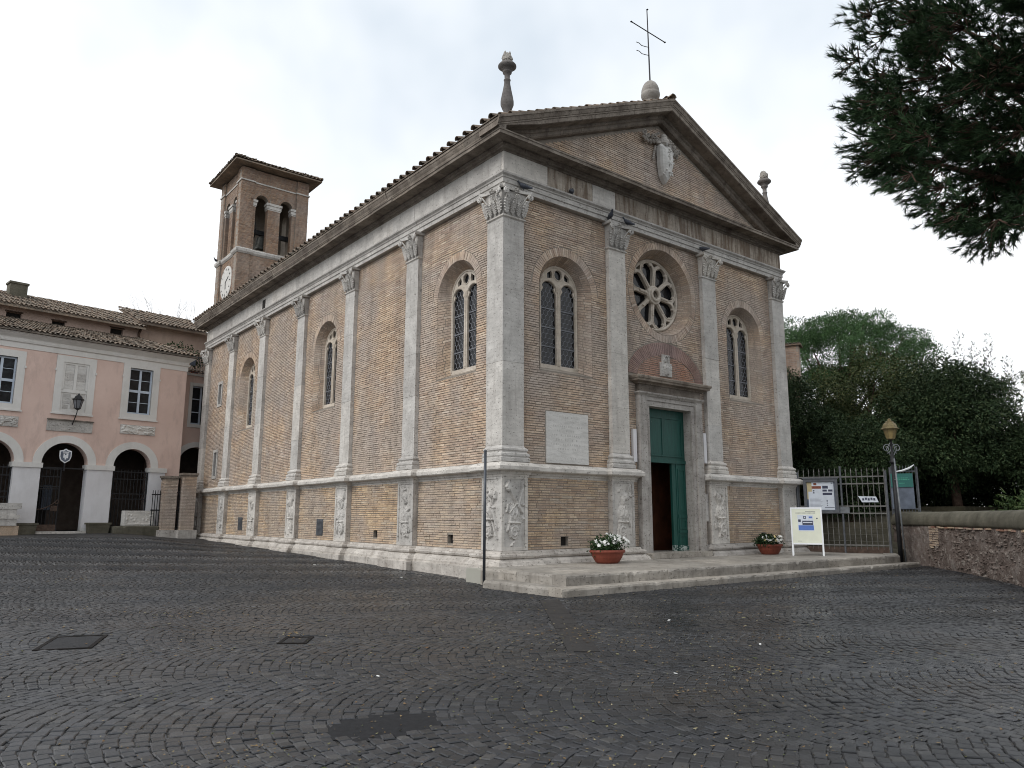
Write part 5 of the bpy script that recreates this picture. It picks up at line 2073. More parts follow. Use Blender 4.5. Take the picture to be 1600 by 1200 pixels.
fr = MB()
for u0, u1, z0, z1 in ((-W2, -W2 + .045, H0, H1), (W2 - .045, W2, H0, H1), (-W2 + .045, W2 - .045, H0, H0 + .045), (-W2 + .045, W2 - .045, H1 - .045, H1)):
    fr.box(u0, u1, -.015, .02, z0, z1, T=lambda x, y, z: lean(x, z, y))
mk('frame', fr, M['white'], ab, wc=False)
mk('panel', MB().box(-W2 + .045, W2 - .045, -.004, .012, H0 + .045, H1 - .045, T=lambda x, y, z: lean(x, z, y)), M['cream'], ab, wc=False)
for s in (-1, 1):
    mk('leg', MB().box(s * (W2 - .045) - .0 if s > 0 else -W2, W2 if s > 0 else -W2 + .045, -.012, .018, 0, H0, T=lambda x, y, z: lean(x, z, y)), M['white'], ab, wc=False)
    mk('rear_leg', MB().box(s * (W2 - .03) - .022, s * (W2 - .03) + .022, -.01, .02, 0, H1 - .03, T=lambda x, y, z: (x, .30 * (1 - z / H1) + y + .04, z)), M['white'], ab, wc=False)
mk('rear_panel', MB().box(-W2 + .05, W2 - .05, 0, .01, H0, H1 - .05, T=lambda x, y, z: (x, .30 * (1 - z / H1) + y + .05, z)), M['cream'], ab, wc=False)


def print_on(parent, items, T, d=-.006):
    for k, (u0, u1, z0, z1, m) in enumerate(items):
        dd = d - .0012 * k
        mk('print', MB().box(u0, u1, dd, dd + .001, z0, z1, T=T), M[m], parent, wc=False)


po = mk('poster', MB().box(-.25, .21, -.008, -.005, .74, 1.24, T=lambda x, y, z: lean(x + (z - 1) * -.03, z, y)), M['paper'], ab, wc=False)
Tl = lambda x, y, z: lean(x + (z - 1) * -.03, z, y)
print_on(po, [(-.24, .20, .77, .92, 'blue'), (-.12, .19, .93, 1.06, 'navy'), (-.10, .17, .99, 1.02, 'paper'), (-.235, -.16, 1.02, 1.10, 'navy'), (-.08, .0, 1.12, 1.20, 'navy'), (-.06, -.02, 1.14, 1.18, 'paper'), (.08, .18, 1.14, 1.19, 'blue')], Tl, -.010)
tx = MB()
for q in range(16):
    tx.box(-.30 + q * .036, -.30 + q * .036 + .026, -.006, -.0045, 1.285, 1.305, T=lambda x, y, z: lean(x, z, y))
for q in range(10):
    tx.box(-.02 + q * .03, -.02 + q * .03 + .02, -.006, -.0045, 1.335, 1.348, T=lambda x, y, z: lean(x, z, y))
tx.box(-.28, -.16, -.006, -.0045, .435, .444, T=lambda x, y, z: lean(x, z, y))
tx.box(.29, .33, -.006, -.0045, 1.11, 1.15, T=lambda x, y, z: lean(x, z, y))
mk('lettering', tx, M['navy'], ab, wc=False, kind='stuff')

# ------------------------------------------------------------------ iron gate, notice board, lamp, retaining wall
G0, G1 = Vector((13.06, -.06, 0)), Vector((14.40, -2.60, 0))
gd = (G1 - G0)
gl_ = gd.length
gd.normalize()
gn = Vector((-gd.y, gd.x, 0))            # towards the garden
if gn.x < 0:
    gn = -gn


def GT(s, d, z):
    p = G0 + gd * s + gn * d
    return (p.x, p.y, z)


gate = thing('iron_gate', 'grey barred iron gate between the church and the lamp post', 'gate', (G0.x, G0.y, .3))
ZB, ZT = .42, 3.03
def gobj(name, mb, m='gatebar', **k):
    return mk(name, mb, M[m], gate, **k)


for z, r in ((.56, .022), (1.62, .022), (1.86, .022), (2.62, .022), (2.86, .022)):
    gobj('rail', MB().obox(GT(gl_ / 2, 0, z), gd * (gl_ / 2), gn * .016, (0, 0, r)))
nb = 17
spear = MB().tube([(0, 0, ZB), (0, 0, 3.02)], .014, 6).tube([(0, 0, 3.02), (0, 0, 3.05), (0, 0, 3.16)], [.014, .024, .002], 6)
sp_me = mesh_of('bar', spear, M['gatebar'])
for q in range(nb):
    s = gl_ * (q + .5) / nb
    if abs(s - gl_ * .5) < .06:
        continue
    o = bpy.data.objects.new('bar', sp_me)
    o.location = GT(s, 0, 0)
    lin(o, gate)
for s, r, zt in ((.03, .05, 3.05), (gl_ * .5, .035, 3.22), (gl_ - .04, .045, 3.05)):
    gobj('gate_post', MB().tube([GT(s, 0, .25), GT(s, 0, zt)], r, 8), 'greymetal')
gobj('post_spike', MB().tube([GT(-.22, 0, 2.2), GT(-.22, 0, 3.02), GT(-.22, 0, 3.08), GT(-.22, 0, 3.30)], [.03, .03, .045, .004], 8), 'greymetal')
gobj('lock_plate', MB().obox(GT(gl_ * .5 - .02, -.04, 1.73), gd * .24, gn * .012, (0, 0, .10)), 'steel')
gobj('kick_plate', MB().obox(GT(gl_ / 2, 0, .40), gd * (gl_ / 2 - .1), gn * .01, (0, 0, .10)), 'rust')
nbd = thing('notice_board', 'grey glazed notice board with papers hung on the iron gate', 'notice board', GT(.78, -.12, 2.2))
BT = lambda u, d, z: GT(.78 + u, -.10 - d, z)
fm = MB()
for u0, u1, z0, z1 in ((-.55, -.46, 1.62, 2.80), (.46, .55, 1.62, 2.80), (-.46, .46, 1.62, 1.72), (-.46, .46, 2.70, 2.80)):
    fm.box(u0, u1, 0, .09, z0, z1, T=BT)
fm.box(-.58, .58, -.02, .12, 2.80, 2.84, T=BT)
mk('frame', fm, M['greymetal'], nbd)
mk('back_panel', MB().box(-.46, .46, 0, .02, 1.72, 2.70, T=BT), M['greysheet'], nbd)
items = [(-.44, -.16, 2.10, 2.68, 'buff', .021), (-.40, .42, 1.74, 2.36, 'paper', .024), (-.28, .42, 2.2, 2.69, 'paper', .0255)]
for u0, u1, z0, z1, m_, d in items:
    mk('paper_sheet', MB().box(u0, u1, d, d + .001, z0, z1, T=BT), M[m_], nbd)
pt_ = MB()
for u0, u1, z0, z1 in ((.06, .24, 2.46, 2.56), (.06, .20, 2.36, 2.43), (.24, .38, 2.36, 2.43), (.06, .36, 2.24, 2.32), (.17, .21, 2.02, 2.06), (.17, .21, 1.95, 1.98), (.17, .21, 1.88, 1.91), (.10, .41, 1.80, 1.82), (-.25, -.20, 2.37, 2.41), (-.25, -.20, 2.30, 2.34), (.34, .40, 2.63, 2.66)):
    pt_.box(u0, u1, .027, .0275, z0, z1, T=BT)
for q in range(9):
    pt_.box(-.36, -.02 + .03 * (q % 3), .0256, .0262, 1.80 + q * .042, 1.806 + q * .042, T=BT)
mk('print', pt_, M['navy'], nbd, kind='stuff')
mk('print', MB().box(-.28, .02, .027, .0275, 2.46, 2.55, T=BT), M['redprint'], nbd)
mk('print', MB().box(-.22, -.12, .027, .0275, 2.58, 2.66, T=BT), M['redprint'], nbd)
ps = mk('paper_sign', MB().add([GT(1.95, -.03, 2.20), GT(2.50, -.05, 2.18), GT(2.57, -.03, 1.99), GT(2.06, -.05, 1.99), GT(1.95, -.025, 2.20), GT(2.50, -.045, 2.18), GT(2.57, -.025, 1.99), GT(2.06, -.045, 1.99)],
                             [(0, 1, 2, 3), (4, 7, 6, 5), (0, 4, 5, 1), (1, 5, 6, 2), (2, 6, 7, 3), (3, 7, 4, 0)]), M['paper'])
tag(ps, 'crooked white paper sign tied to the bars of the gate', 'sign')
pk = MB()
for q in range(5):
    pk.obox(GT(2.10 + q * .085, -.053, 2.09 + (q % 2) * .02), gd * .028, gn * .002, (0, 0, .035))
mk('print', pk, M['navy'], ps, kind='stuff')

# lamp post
LP = (14.33, -2.88)
lamp = thing('street_lamp', 'old street lamp with an ochre lantern on a scrolled iron post', 'street lamp', (LP[0], LP[1], 0))
mk('post', MB().tube([(LP[0], LP[1], -.2), (LP[0], LP[1], 3.3)], [.075, .06], 12).lathe([(.10, 3.28), (.10, 3.34), (.06, 3.38), (.07, 3.5), (.04, 3.62), (.035, 4.05), (.06, 4.08)], (*LP, 0), 12), M['iron'], lamp, smooth=True)
sc = MB()
for s in (-1, 1):
    pts = []
    for k in range(22):
        t = k / 21
        an = -pi / 2 + t * 3.2 * pi
        r = .17 * (1 - .75 * t)
        pts.append((LP[0] + s * (.18 - r * math.cos(an)) * .62, LP[1] - s * (.18 - r * math.cos(an)) * .62, 3.78 + r * math.sin(an)))
    sc.tube(pts, .014, 6)
    sc.tube([(LP[0], LP[1], 4.02), (LP[0] + s * .12, LP[1] - s * .12, 3.74), (LP[0], LP[1], 3.45)], .012, 6)
mk('scrollwork', sc, M['steel'], lamp)
lt = thing_l = mk('lantern', MB().lathe([(.10, 4.07), (.13, 4.09), (.13, 4.11), (.125, 4.115)], (*LP, 0), 6), M['brass'], lamp)
mk('lantern_glass', MB().lathe([(.125, 4.115), (.205, 4.44)], (*LP, 0), 6), M['lampglass'], lt)
rb_ = MB()
for k in range(6):
    t = 2 * pi * k / 6
    rb_.tube([(LP[0] + .128 * math.cos(t), LP[1] + .128 * math.sin(t), 4.11), (LP[0] + .210 * math.cos(t), LP[1] + .210 * math.sin(t), 4.44)], .011, 5)
mk('lantern_ribs', rb_, M['brass'], lt)
mk('lantern_roof', MB().lathe([(.275, 4.42), (.285, 4.445), (.235, 4.47), (.225, 4.50), (.215, 4.55), (.185, 4.61), (.14, 4.645), (.13, 4.65), (.135, 4.68), (.09, 4.70), (.05, 4.72), (.06, 4.745), (.05, 4.77), (.02, 4.785)], (*LP, 0), 6), M['brass'], lt)
rp_ = thing('metal_pole', 'bare galvanised pole leaning close in front of the lamp post', 'pole', (14.22, -3.02, 0))
mk('post', MB().tube([(14.24, -3.08, -.1), (14.19, -3.0, 3.42)], .026, 8), M['steel'], rp_, smooth=True)
mk('clip', MB().tube([(14.16, -3.0, 2.72), (14.36, -2.86, 2.72)], .02, 6), M['steel'], rp_)

# second railing with a green sign, on the wall beyond the lamp
r2_ = thing('railing', 'short iron railing on the wall carrying a grey sheet', 'railing', (17.0, -1.4, 1.6))
ra, rb2 = Vector((15.98, -1.98, 0)), Vector((16.36, -2.74, 0))
rv_ = (rb2 - ra)
rl_ = rv_.length
rv_.normalize()
rn_ = Vector((-rv_.y, rv_.x, 0))
RT = lambda s, d, z: tuple(ra + rv_ * s + rn_ * d + Vector((0, 0, z)))
for z in (1.78, 3.10):
    mk('rail', MB().obox(RT(rl_ / 2, 0, z), rv_ * (rl_ / 2), rn_ * .015, (0, 0, .02)), M['greymetal'], r2_)
for q in range(9):
    s = rl_ * (q + .5) / 9
    mk('bar', MB().tube([RT(s, 0, 1.60), RT(s, 0, 3.30)], .013, 6), M['greymetal'], r2_)
for s in (0, rl_):
    mk('post', MB().tube([RT(s, 0, 1.5), RT(s, 0, 3.25)], .035, 8), M['greymetal'], r2_)
mk('sheet', MB().obox(RT(rl_ * .42, -.05, 2.2), rv_ * .36, rn_ * .004, (0, 0, .42)), M['greysheet'], r2_)
gs = mk('green_sign', MB().obox(RT(rl_ * .42, -.08, 2.78), rv_ * .35, rn_ * .008, (0, 0, .24)), M['signgreen'])
tag(gs, 'small dark green sign fixed to the railing behind the lamp post', 'sign')
gp = MB()
for z, w_ in ((2.86, .20), (2.80, .25), (2.68, .09)):
    for q in range(7):
        gp.obox(RT(rl_ * .42 - w_ + (2 * w_) * (q + .5) / 7, -.092, z), rv_ * (w_ / 9), rn_ * .002, (0, 0, .012))
mk('lettering', gp, simple('sign_lettering', (0.10, 0.42, 0.30), .5), gs, kind='stuff')
ct = mk('white_cloth', MB().tube([RT(.15, -.1, 3.08), RT(.4, -.1, 3.12), RT(.62, -.1, 3.20), RT(.78, -.1, 3.32)], [.02, .035, .04, .015], 6), M['white'])
tag(ct, 'strip of white cloth caught on top of the railing', 'cloth')

# retaining wall
rwall = thing('retaining_wall', 'old curved garden wall of reddish rubble with a rounded mossy cap', 'wall', (12, -6, 0))
dense = []
for (ax, ay), (bx, by) in zip(WALL_P[:-1], WALL_P[1:]):
    n_ = max(2, int(math.hypot(bx - ax, by - ay) / .22))
    dense += [(ax + (bx - ax) * k / n_, ay + (by - ay) * k / n_) for k in range(n_)]
# round the corners
dp = np.array(dense)
for _ in range(12):
    dp[1:-1] = dp[1:-1] * .5 + (dp[:-2] + dp[2:]) * .25
nrm = np.gradient(dp, axis=0)
nrm /= np.linalg.norm(nrm, axis=1)[:, None]
out = np.stack([nrm[:, 1], -nrm[:, 0]], 1)
mid = len(dp) // 2
if float(behind_wall(dp[mid, 0] + out[mid, 0], dp[mid, 1] + out[mid, 1])) > 0:
    out = -out


def wall_skin(prof, mat, name, rough, seed, bulge):
    rs = np.random.RandomState(seed)
    n, q = len(dp), len(prof)
    noise = rs.normal(0, 1, (n, q))
    for _ in range(2):
        noise[1:-1] = (noise[:-2] + noise[1:-1] * 2 + noise[2:]) / 4
    V = np.empty((n, q, 3))
    for j, (e, z) in enumerate(prof):
        off = e + noise[:, j] * rough
        V[:, j, 0] = dp[:, 0] + out[:, 0] * off
        V[:, j, 1] = dp[:, 1] + out[:, 1] * off
        V[:, j, 2] = z + noise[:, (j + 3) % q] * rough * .3 + (gz(dp[:, 0], dp[:, 1]) if z < .2 else 0)
    ix = np.arange(n * q).reshape(n, q)
    Q = np.stack([ix[:-1, :-1], ix[1:, :-1], ix[1:, 1:], ix[:-1, 1:]], -1).reshape(-1, 4)
    return mk_np(name, V.reshape(-1, 3), Q, mat, np.full(n * q, .5), rwall, smooth=True)


zz = np.linspace(-.15, 1.24, 13)
wall_skin([(.10 - .05 * (z / 1.2), z) for z in zz] + [(-.5, 1.26), (-.5, -.1)], M['rubble'], 'wall_face', .035, 3, 0)
wall_skin([(-.45, 1.20), (-.02, 1.22), (.085, 1.225), (.115, 1.28), (.115, 1.38), (.085, 1.50), (.02, 1.60), (-.10, 1.66), (-.25, 1.67), (-.42, 1.60), (-.5, 1.45), (-.5, 1.1)], M['concrete'], 'cap', .012, 4, 0)
# bricks that show through the rubble: a patch near the lamp, and the course under the cap
def wall_at(s):
    """point and outward normal at arc length s from the lamp corner"""
    k0 = int(np.argmin(np.hypot(dp[:, 0] - 14.5, dp[:, 1] + 3.75)))
    k = k0
    acc = 0
    while acc < s and k < len(dp) - 2:
        acc += np.hypot(*(dp[k + 1] - dp[k]))
        k += 1
    return dp[k], out[k]


for r in range(12):
    n_ = 3 if r < 8 else 1
    for q in range(n_):
        p, o_ = wall_at(.30 + q * .27 + (r % 2) * .1)
        if r > 8:
            continue
        mb = MB()
        z = 1.14 - r * .072
        t_ = np.array((-o_[1], o_[0]))
        c = p + o_ * (.085 - .05 * z / 1.2 + random.uniform(0, .012))
        mb.obox((c[0], c[1], z), (*(t_ * .12), 0), (*(o_ * .035), 0), (0, 0, .024))
        mk('brick', mb, M['brick_low'], rwall)
s = .3
while s < 9:
    p, o_ = wall_at(s)
    l = random.uniform(.09, .15)
    t_ = np.array((-o_[1], o_[0]))
    c = p + o_ * (.045 + random.uniform(0, .02))
    if random.random() < .8:
        mb = MB()
        mb.obox((c[0], c[1], 1.195 + random.uniform(-.015, .01)), (*(t_ * l), 0), (*(o_ * .05), 0), (0, 0, .02))
        mk('brick', mb, M['brick_red' if random.random() < .5 else 'brick_low'], rwall)
    s += l * 2 + .05
# rubble stones standing proud of the mortar
rs = np.random.RandomState(31)
st_v, st_q, st_r = [], [], []
b0 = 0
for q in range(900):
    s = rs.uniform(.1, 13)
    p, o_ = wall_at(s)
    t_ = np.array((-o_[1], o_[0]))
    z = rs.uniform(.02, 1.14)
    c = np.array([*(p + o_ * (.095 - .05 * z / 1.2 - .012) + t_ * rs.uniform(-.11, .11)), z + float(gz(*p)) * (z < .2)])
    a, h = rs.uniform(.03, .11), rs.uniform(.02, .055)
    n_ = 7
    ring_ = [(c + np.append(t_, 0) * a * math.cos(t) * rs.uniform(.7, 1.15) + np.array((0, 0, 1)) * h * math.sin(t) * rs.uniform(.7, 1.15)) for t in np.linspace(0, 2 * pi, n_ + 1)[:-1]]
    inn = [(v * .55 + c * .45) + np.append(o_, 0) * rs.uniform(.03, .06) for v in ring_]
    vs = ring_ + inn + [c + np.append(o_, 0) * .05]
    st_v += vs
    for k in range(n_):
        st_q += [(b0 + k, b0 + (k + 1) % n_, b0 + n_ + (k + 1) % n_, b0 + n_ + k), (b0 + n_ + k, b0 + n_ + (k + 1) % n_, b0 + 2 * n_, b0 + 2 * n_)]
    st_r += [rs.rand()] * len(vs)
    b0 += len(vs)
mb = MB()
mb.v, mb.r = [tuple(v) for v in st_v], st_r
mb.f = [q if q[2] != q[3] else q[:3] for q in st_q]
mk('rubble_stones', mb, M['rubble'], rwall, kind='stuff')

# garden ground behind the wall and behind the gate, stone stairs in the garden
gmb = MB()
gpts = [(dp[k][0] - out[k][0] * .3, dp[k][1] - out[k][1] * .3) for k in range(0, len(dp), 3)]
gfar = [(x + 60, y - 10) for x, y in gpts]
n_ = len(gpts)
rows = []
for t in (0, .03, .08, .2, .5, 1):
    rows.append([(a[0] * (1 - t) + b[0] * t, a[1] * (1 - t) + b[1] * t, 1.3 + .8 * min(1, t * 5)) for a, b in zip(gpts, gfar)])
gmb.add([p for r_ in rows for p in r_], [(i * n_ + k, i * n_ + k + 1, (i + 1) * n_ + k + 1, (i + 1) * n_ + k) for i in range(5) for k in range(n_ - 1)])
o = mk('garden_ground', gmb, M['earth'], smooth=True, kind='structure')
o2 = mk('garden_terrace', MB().box(19.5, 90, -3.0, 60, -.3, 1.9), M['earth'], kind='structure')
stt = thing('garden_stairs', 'dark overgrown stone stairs rising behind the iron gate', 'stairs', (16, 0, .2))
for k in range(7):
    x = 14.9 + k * .62
    mb = MB()
    mb.box(x, x + .75, -2.6 + k * .12, 3.2, -.2, .42 + k * .22)
    mk('step', mb, M['concrete'], stt)
mk('path', MB().box(13.1, 15.6, -2.4, 3.5, -.2, .28), M['earth'], stt)


# ------------------------------------------------------------------ pink house at left
HO, HE, HN = Vector((-.815, 25.906, 0)), Vector((.98769, .15643, 0)), Vector((-.15643, .98769, 0))


def HT(s, z, d):
    p = HO + HE * s + HN * d
    return (p.x, p.y, z)


def hb(mb, s0, s1, d0, d1, z0, z1):
    return mb.box(s0, s1, d0, d1, z0, z1, T=lambda a, b, c: HT(a, c, b))


house = thing('pink_house', 'pink stuccoed house with white arches and a tiled roof', 'house', HT(-5, .5, 3))
ARC = [(-2.31, .87), (-5.27, .96), (-8.24, .95), (-11.2, .95)]
S0 = -15.0
hw = MB()
hw.plate([(S0, 3.821), (0, 3.821), (0, 9.15), (S0, 9.15)][::1], [], HT, 0, .5) if False else None
outer = [(S0, 3.82)]
for c, r in sorted(ARC):
    outer += [(c - r, 3.82)] + [(c - r * math.cos(t), 3.82 + r * math.sin(t)) for t in np.linspace(0, pi, 17)[1:-1]] + [(c + r, 3.82)]
outer += [(0, 3.82), (0, 9.15), (S0, 9.15)]
WINS = [(-2.25, .55, 6.42, 8.69), (-5.20, .545, 6.25, 8.53), (-8.15, .55, 6.35, 8.45), (-11.1, .55, 6.35, 8.45)]
hw.plate(outer, [[(c - h, a), (c + h, a), (c + h, b), (c - h, b)] for c, h, a, b in WINS], HT, 0, .45)
hb(hw, -.02, -.5 + .5, .45, 9.5, .3, 9.15)
hb(hw, S0, -.021, 9.0, 9.5, .3, 9.15)
hb(hw, S0, S0 + .4, .451, 8.99, .3, 9.15)
mk('wall', hw, M['pink'], house)
lo = hb(MB(), -.70, 0, .004, .45, .2, 3.818)
mk('wall', lo, M['pink'], house)
edges = [-.71] + [v for c, r in ARC for v in (c + r, c - r)] + [S0]
for a, b in zip(edges[0::2], edges[1::2]):
    pr = hb(MB(), b, a, -.03, .47, .2, 3.60)
    o = mk('pier', pr, M['whitewash'], house)
    mk('impost', hb(MB(), b - .06, a + .06, -.09, .5, 3.60, 3.82), M['white_trim'], o)
for c, r in ARC:
    am = MB()
    P = [(c + (r + .002) * math.cos(t), 3.824 + (r + .002) * math.sin(t)) for t in np.linspace(0, pi, 25)] + [(c + (r + .36) * math.cos(t), 3.824 + (r + .34) * math.sin(t)) for t in np.linspace(pi, 0, 25)]
    am.plate(P, [], HT, -.035, .46)
    mk('archivolt', am, M['white_trim'], house)
# porch behind the arches
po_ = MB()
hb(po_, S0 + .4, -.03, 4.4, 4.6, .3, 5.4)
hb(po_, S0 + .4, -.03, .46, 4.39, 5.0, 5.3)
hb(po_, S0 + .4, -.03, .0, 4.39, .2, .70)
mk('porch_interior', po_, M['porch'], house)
bd = MB()
hb(bd, -4.85, -4.40, 4.33, 4.39, 1.75, 3.0)
mk('porch_notice', bd, M['greysheet'], house)
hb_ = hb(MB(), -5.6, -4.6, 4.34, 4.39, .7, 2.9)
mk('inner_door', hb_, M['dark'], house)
# string of white mouldings under the eaves
hc = MB()
pa, pb_, pc_ = HT(S0, 0, 0), HT(0, 0, 0), HT(0, 0, 3.2)
hc.sweep([pa[:2], pb_[:2], pc_[:2]], [(-.05, 8.88), (.03, 8.88), (.035, 9.12), (.10, 9.15), (.12, 9.22), (.05, 9.24), (.06, 9.33), (.26, 9.50), (.29, 9.57), (-.05, 9.60)])
mk('cornice', hc, M['white_trim'], house)


def hwindow(c, h, a, b, surround, blind=False):
    w = mk('window', MB(), M['white_trim'], house) if False else empty_part('window', house)
    u0, u1, z0, z1 = surround
    fr = MB()
    for s0, s1, q0, q1 in ((u0, c - h, z0, z1), (c + h, u1, z0, z1), (c - h, c + h, z0, a), (c - h, c + h, b, z1)):
        hb(fr, s0, s1, -.045, .10 if not blind else .028, q0, q1)
    for s in (u0, u1):
        hb(fr, s - .04, s + .04, -.075, -.046, z1 - .75, z1 - .65)
    hb(fr, u0 - .05, u1 + .05, -.075, -.047, z0 - .02, z0 + .05)
    mk('surround', fr, M['white_trim'], w)
    if blind:
        bk = hb(MB(), c - h - .02, c + h + .02, .03, .09, a - .02, b + .02)
        mk('blind_panel', bk, M['white_trim'], w)
        zc = a + (b - a) * .42
        cs = MB()
        for s0, s1, q0, q1 in ((c - h, c - h + .09, zc, b), (c + h - .09, c + h, zc, b), (c - .06, c + .06, zc + .06, b - .09), (c - h + .09, c + h - .09, b - .09, b), (c - h, c + h, zc - .09, zc + .06)):
            hb(cs, s0, s1, -.005, .03, q0, q1)
        mk('casement', cs, M['white_trim'], w)
        for s0, s1 in ((c - h + .09, c - .06), (c + .06, c + h - .09)):
            for k in range(3):
                q0 = zc + .06 + k * (b - .09 - zc - .06) / 3
                mk('pane', hb(MB(), s0 + .01, s1 - .01, .018, .03, q0 + .02, q0 + (b - .15 - zc) / 3 - .01), M['trav' if k % 2 else 'marble'], w)
        for s0, s1, q0, q1 in ((c - h + .1, c - .12, a + .35, zc - .15), (c - .1, c + .28, a + .15, zc - .3), (c + .1, c + h - .08, a + .5, zc - .12), (c - h + .12, c - .2, a + .1, a + .3)):
            mk('stone_patch', hb(MB(), s0, s1, .016, .03, q0, q1), M['trav'], w)
    else:
        cs = MB()
        zc = a + (b - a) * .50
        for s0, s1, q0, q1 in ((c - h, c - h + .07, a, b), (c + h - .07, c + h, a, b), (c - .05, c + .05, a, b), (c - h + .07, c + h - .07, a, a + .08), (c - h + .07, c + h - .07, b - .08, b), (c - h + .07, c + h - .07, zc - .06, zc + .06)):
            hb(cs, s0, s1, .10, .16, q0, q1) if not (s1 - s0 > .15) else None
        for sg in (-1, 1):
            s0, s1 = (c - h + .07, c - .05) if sg < 0 else (c + .05, c + h - .07)
            for q0, q1 in ((a, a + .08), (b - .08, b), (zc - .06, zc + .06)):
                hb(cs, s0, s1, .10, .16, q0, q1)
            for q in (a + .08 + (zc - .06 - a - .08) / 2, zc + .06 + (b - .08 - zc - .06) / 2):
                hb(cs, s0, s1, .12, .15, q - .012, q + .012)
        mk('casement', cs, M['cas'], w)
        for sg in (-1, 1):
            s0, s1 = (c - h + .07, c - .05) if sg < 0 else (c + .05, c + h - .07)
            for q0, q1 in ((a + .08, zc - .06), (zc + .06, b - .08)):
                mk('pane', hb(MB(), s0, s1, .155, .165, q0, q1), M['pane'], w)
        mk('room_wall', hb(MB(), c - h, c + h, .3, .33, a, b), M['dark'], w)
        cu = MB()
        n_ = 12
        cu.add([HT(c + .08 + .34 * k / n_, zc + .1, .21 + .02 * (k % 2)) for k in range(n_ + 1)] + [HT(c + .24 + .18 * k / n_, b - .1, .21 + .02 * (k % 2)) for k in range(n_ + 1)], [(k, k + 1, n_ + 2 + k, n_ + 1 + k) for k in range(n_)])
        mk('curtain', cu, M['greysheet'], w)
    return w


hwindow(-2.25, .55, 6.42, 8.69, (-3.12, -1.37, 6.13, 8.93))
hwindow(-5.20, .545, 6.25, 8.53, (-6.05, -4.35, 6.10, 8.83), True)
hwindow(-8.15, .55, 6.35, 8.45, (-9.02, -7.28, 6.05, 8.75))
hwindow(-11.1, .55, 6.35, 8.45, (-11.97, -10.23, 6.05, 8.75))
# carved slabs below the windows
for s0, s1, z0, z1, kind_ in ((-3.03, -1.38, 5.41, 5.86, 1), (-6.18, -4.27, 5.30, 5.80, 0), (-8.95, -7.31, 5.34, 5.80, 2)):
    o = mk('stone_slab', hb(MB(), s0, s1, -.05, .1, z0, z1), M['trav'], house)
    if kind_ == 0:
        mk('slab_ledge', hb(MB(), s0 - .02, s1 + .02, -.14, .05, z1 + .002, z1 + .05), M['trav_dark'], o)
    rl = MB()
    heightfield(rl, HT, s0 + .03, s1 - .03, z0 + .03, z1 - .03, 70, 22, blobs(4 + kind_, 60 if kind_ else 14, (z1 - z0) / (s1 - s0), (.02, .045)) if kind_ else (lambda a, b: .25 * blobs(2, 20, .3, (.02, .05))(a, b)), -.052, .06)
    mk('carved_relief', rl, M['marble'] if kind_ == 1 else M['trav'], o)
# coat of arms shield over the middle gate
shp = [(-5.52, 4.42), (-5.36, 4.46), (-5.27, 4.52), (-5.18, 4.46), (-5.02, 4.42), (-5.02, 4.15), (-5.08, 3.98), (-5.27, 3.85), (-5.46, 3.98), (-5.52, 4.15)]
shd = mk('arms_shield', MB().plate(shp, [], HT, .02, .08), M['white'], house)
em = MB().plate([(-5.27 + (x + 5.27) * .82, 4.17 + (z - 4.17) * .82) for x, z in shp], [], HT, .010, .0195)
mk('shield_field', em, M['greysheet'], shd)
em = MB()
for x0_, x1_, z0, z1 in ((-5.40, -5.14, 4.34, 4.38), (-5.36, -5.30, 4.10, 4.28), (-5.30, -5.24, 4.02, 4.22), (-5.24, -5.16, 4.08, 4.29), (-5.38, -5.16, 4.30, 4.325)):
    em.box(x0_, x1_, .002, .0095, z0, z1, T=lambda a, b, c: HT(a, c, b))
mk('shield_emblem', em, M['white'], shd)
mk('shield_bracket', hb(MB(), -5.30, -5.24, .03, .10, 3.5, 3.86), M['iron'], shd)
# iron grilles in the arches
def grille(c, r, s0, s1, z0=.78, z1=3.58, leaf=False):
    g = empty_part('grille' if not leaf else 'gate_leaf', house)
    fm = MB()
    for z in (z0 + .05, z0 + 1.5 if not leaf else z0 + 1.9, z0 + 1.75 if not leaf else z0 + 2.0, z1 - .35, z1):
        hb(fm, s0, s1, .20, .24, z - .025, z + .025)
    hb(fm, s0, s0 + .06, .19, .25, z0, z1)
    hb(fm, s1 - .06, s1, .19, .25, z0, z1)
    mk('rail', fm, M['iron'], g)
    bar = MB().tube([(0, 0, z0), (0, 0, z1 + (.12 if not leaf else 0))], .017, 6)
    me = mesh_of('bar', bar, M['iron'])
    n_ = int((s1 - s0) / .145)
    for q in range(1, n_):
        o = bpy.data.objects.new('bar', me)
        o.location = HT(s0 + (s1 - s0) * q / n_, 0, .22)
        lin(o, g)
    return g


grille(-2.31, .87, -3.17, -1.45)
grille(-8.24, .95, -9.18, -7.30)
grille(-11.2, .95, -12.14, -10.26)
gl2 = grille(-5.27, .96, -6.22, -5.30, leaf=True)
sc = MB()
pts = [HT(-6.15 + .8 * t, 1.75 + .45 * t * t, .16) for t in np.linspace(0, 1, 8)]
pts += [HT(-5.42 + .13 * (1 - k / 14) * math.cos(pi / 2 - k * .42), 2.07 + .13 * (1 - k / 14) * math.sin(pi / 2 - k * .42), .16) for k in range(14)]
sc.tube(pts, .022, 5)
hb(sc, -5.62, -5.34, .17, .20, 1.68, 1.92)
hb(sc, -6.2, -5.34, .18, .23, .80, 1.08)
mk('scroll', sc, M['rust'], gl2, kind='stuff')
mk('transom_bar', hb(MB(), -6.23, -4.31, .19, .25, 3.60, 3.66), M['iron'], house)
mk('door_step', hb(MB(), -6.25, -4.2, -.35, .2, .45, .78), M['trav'], house)
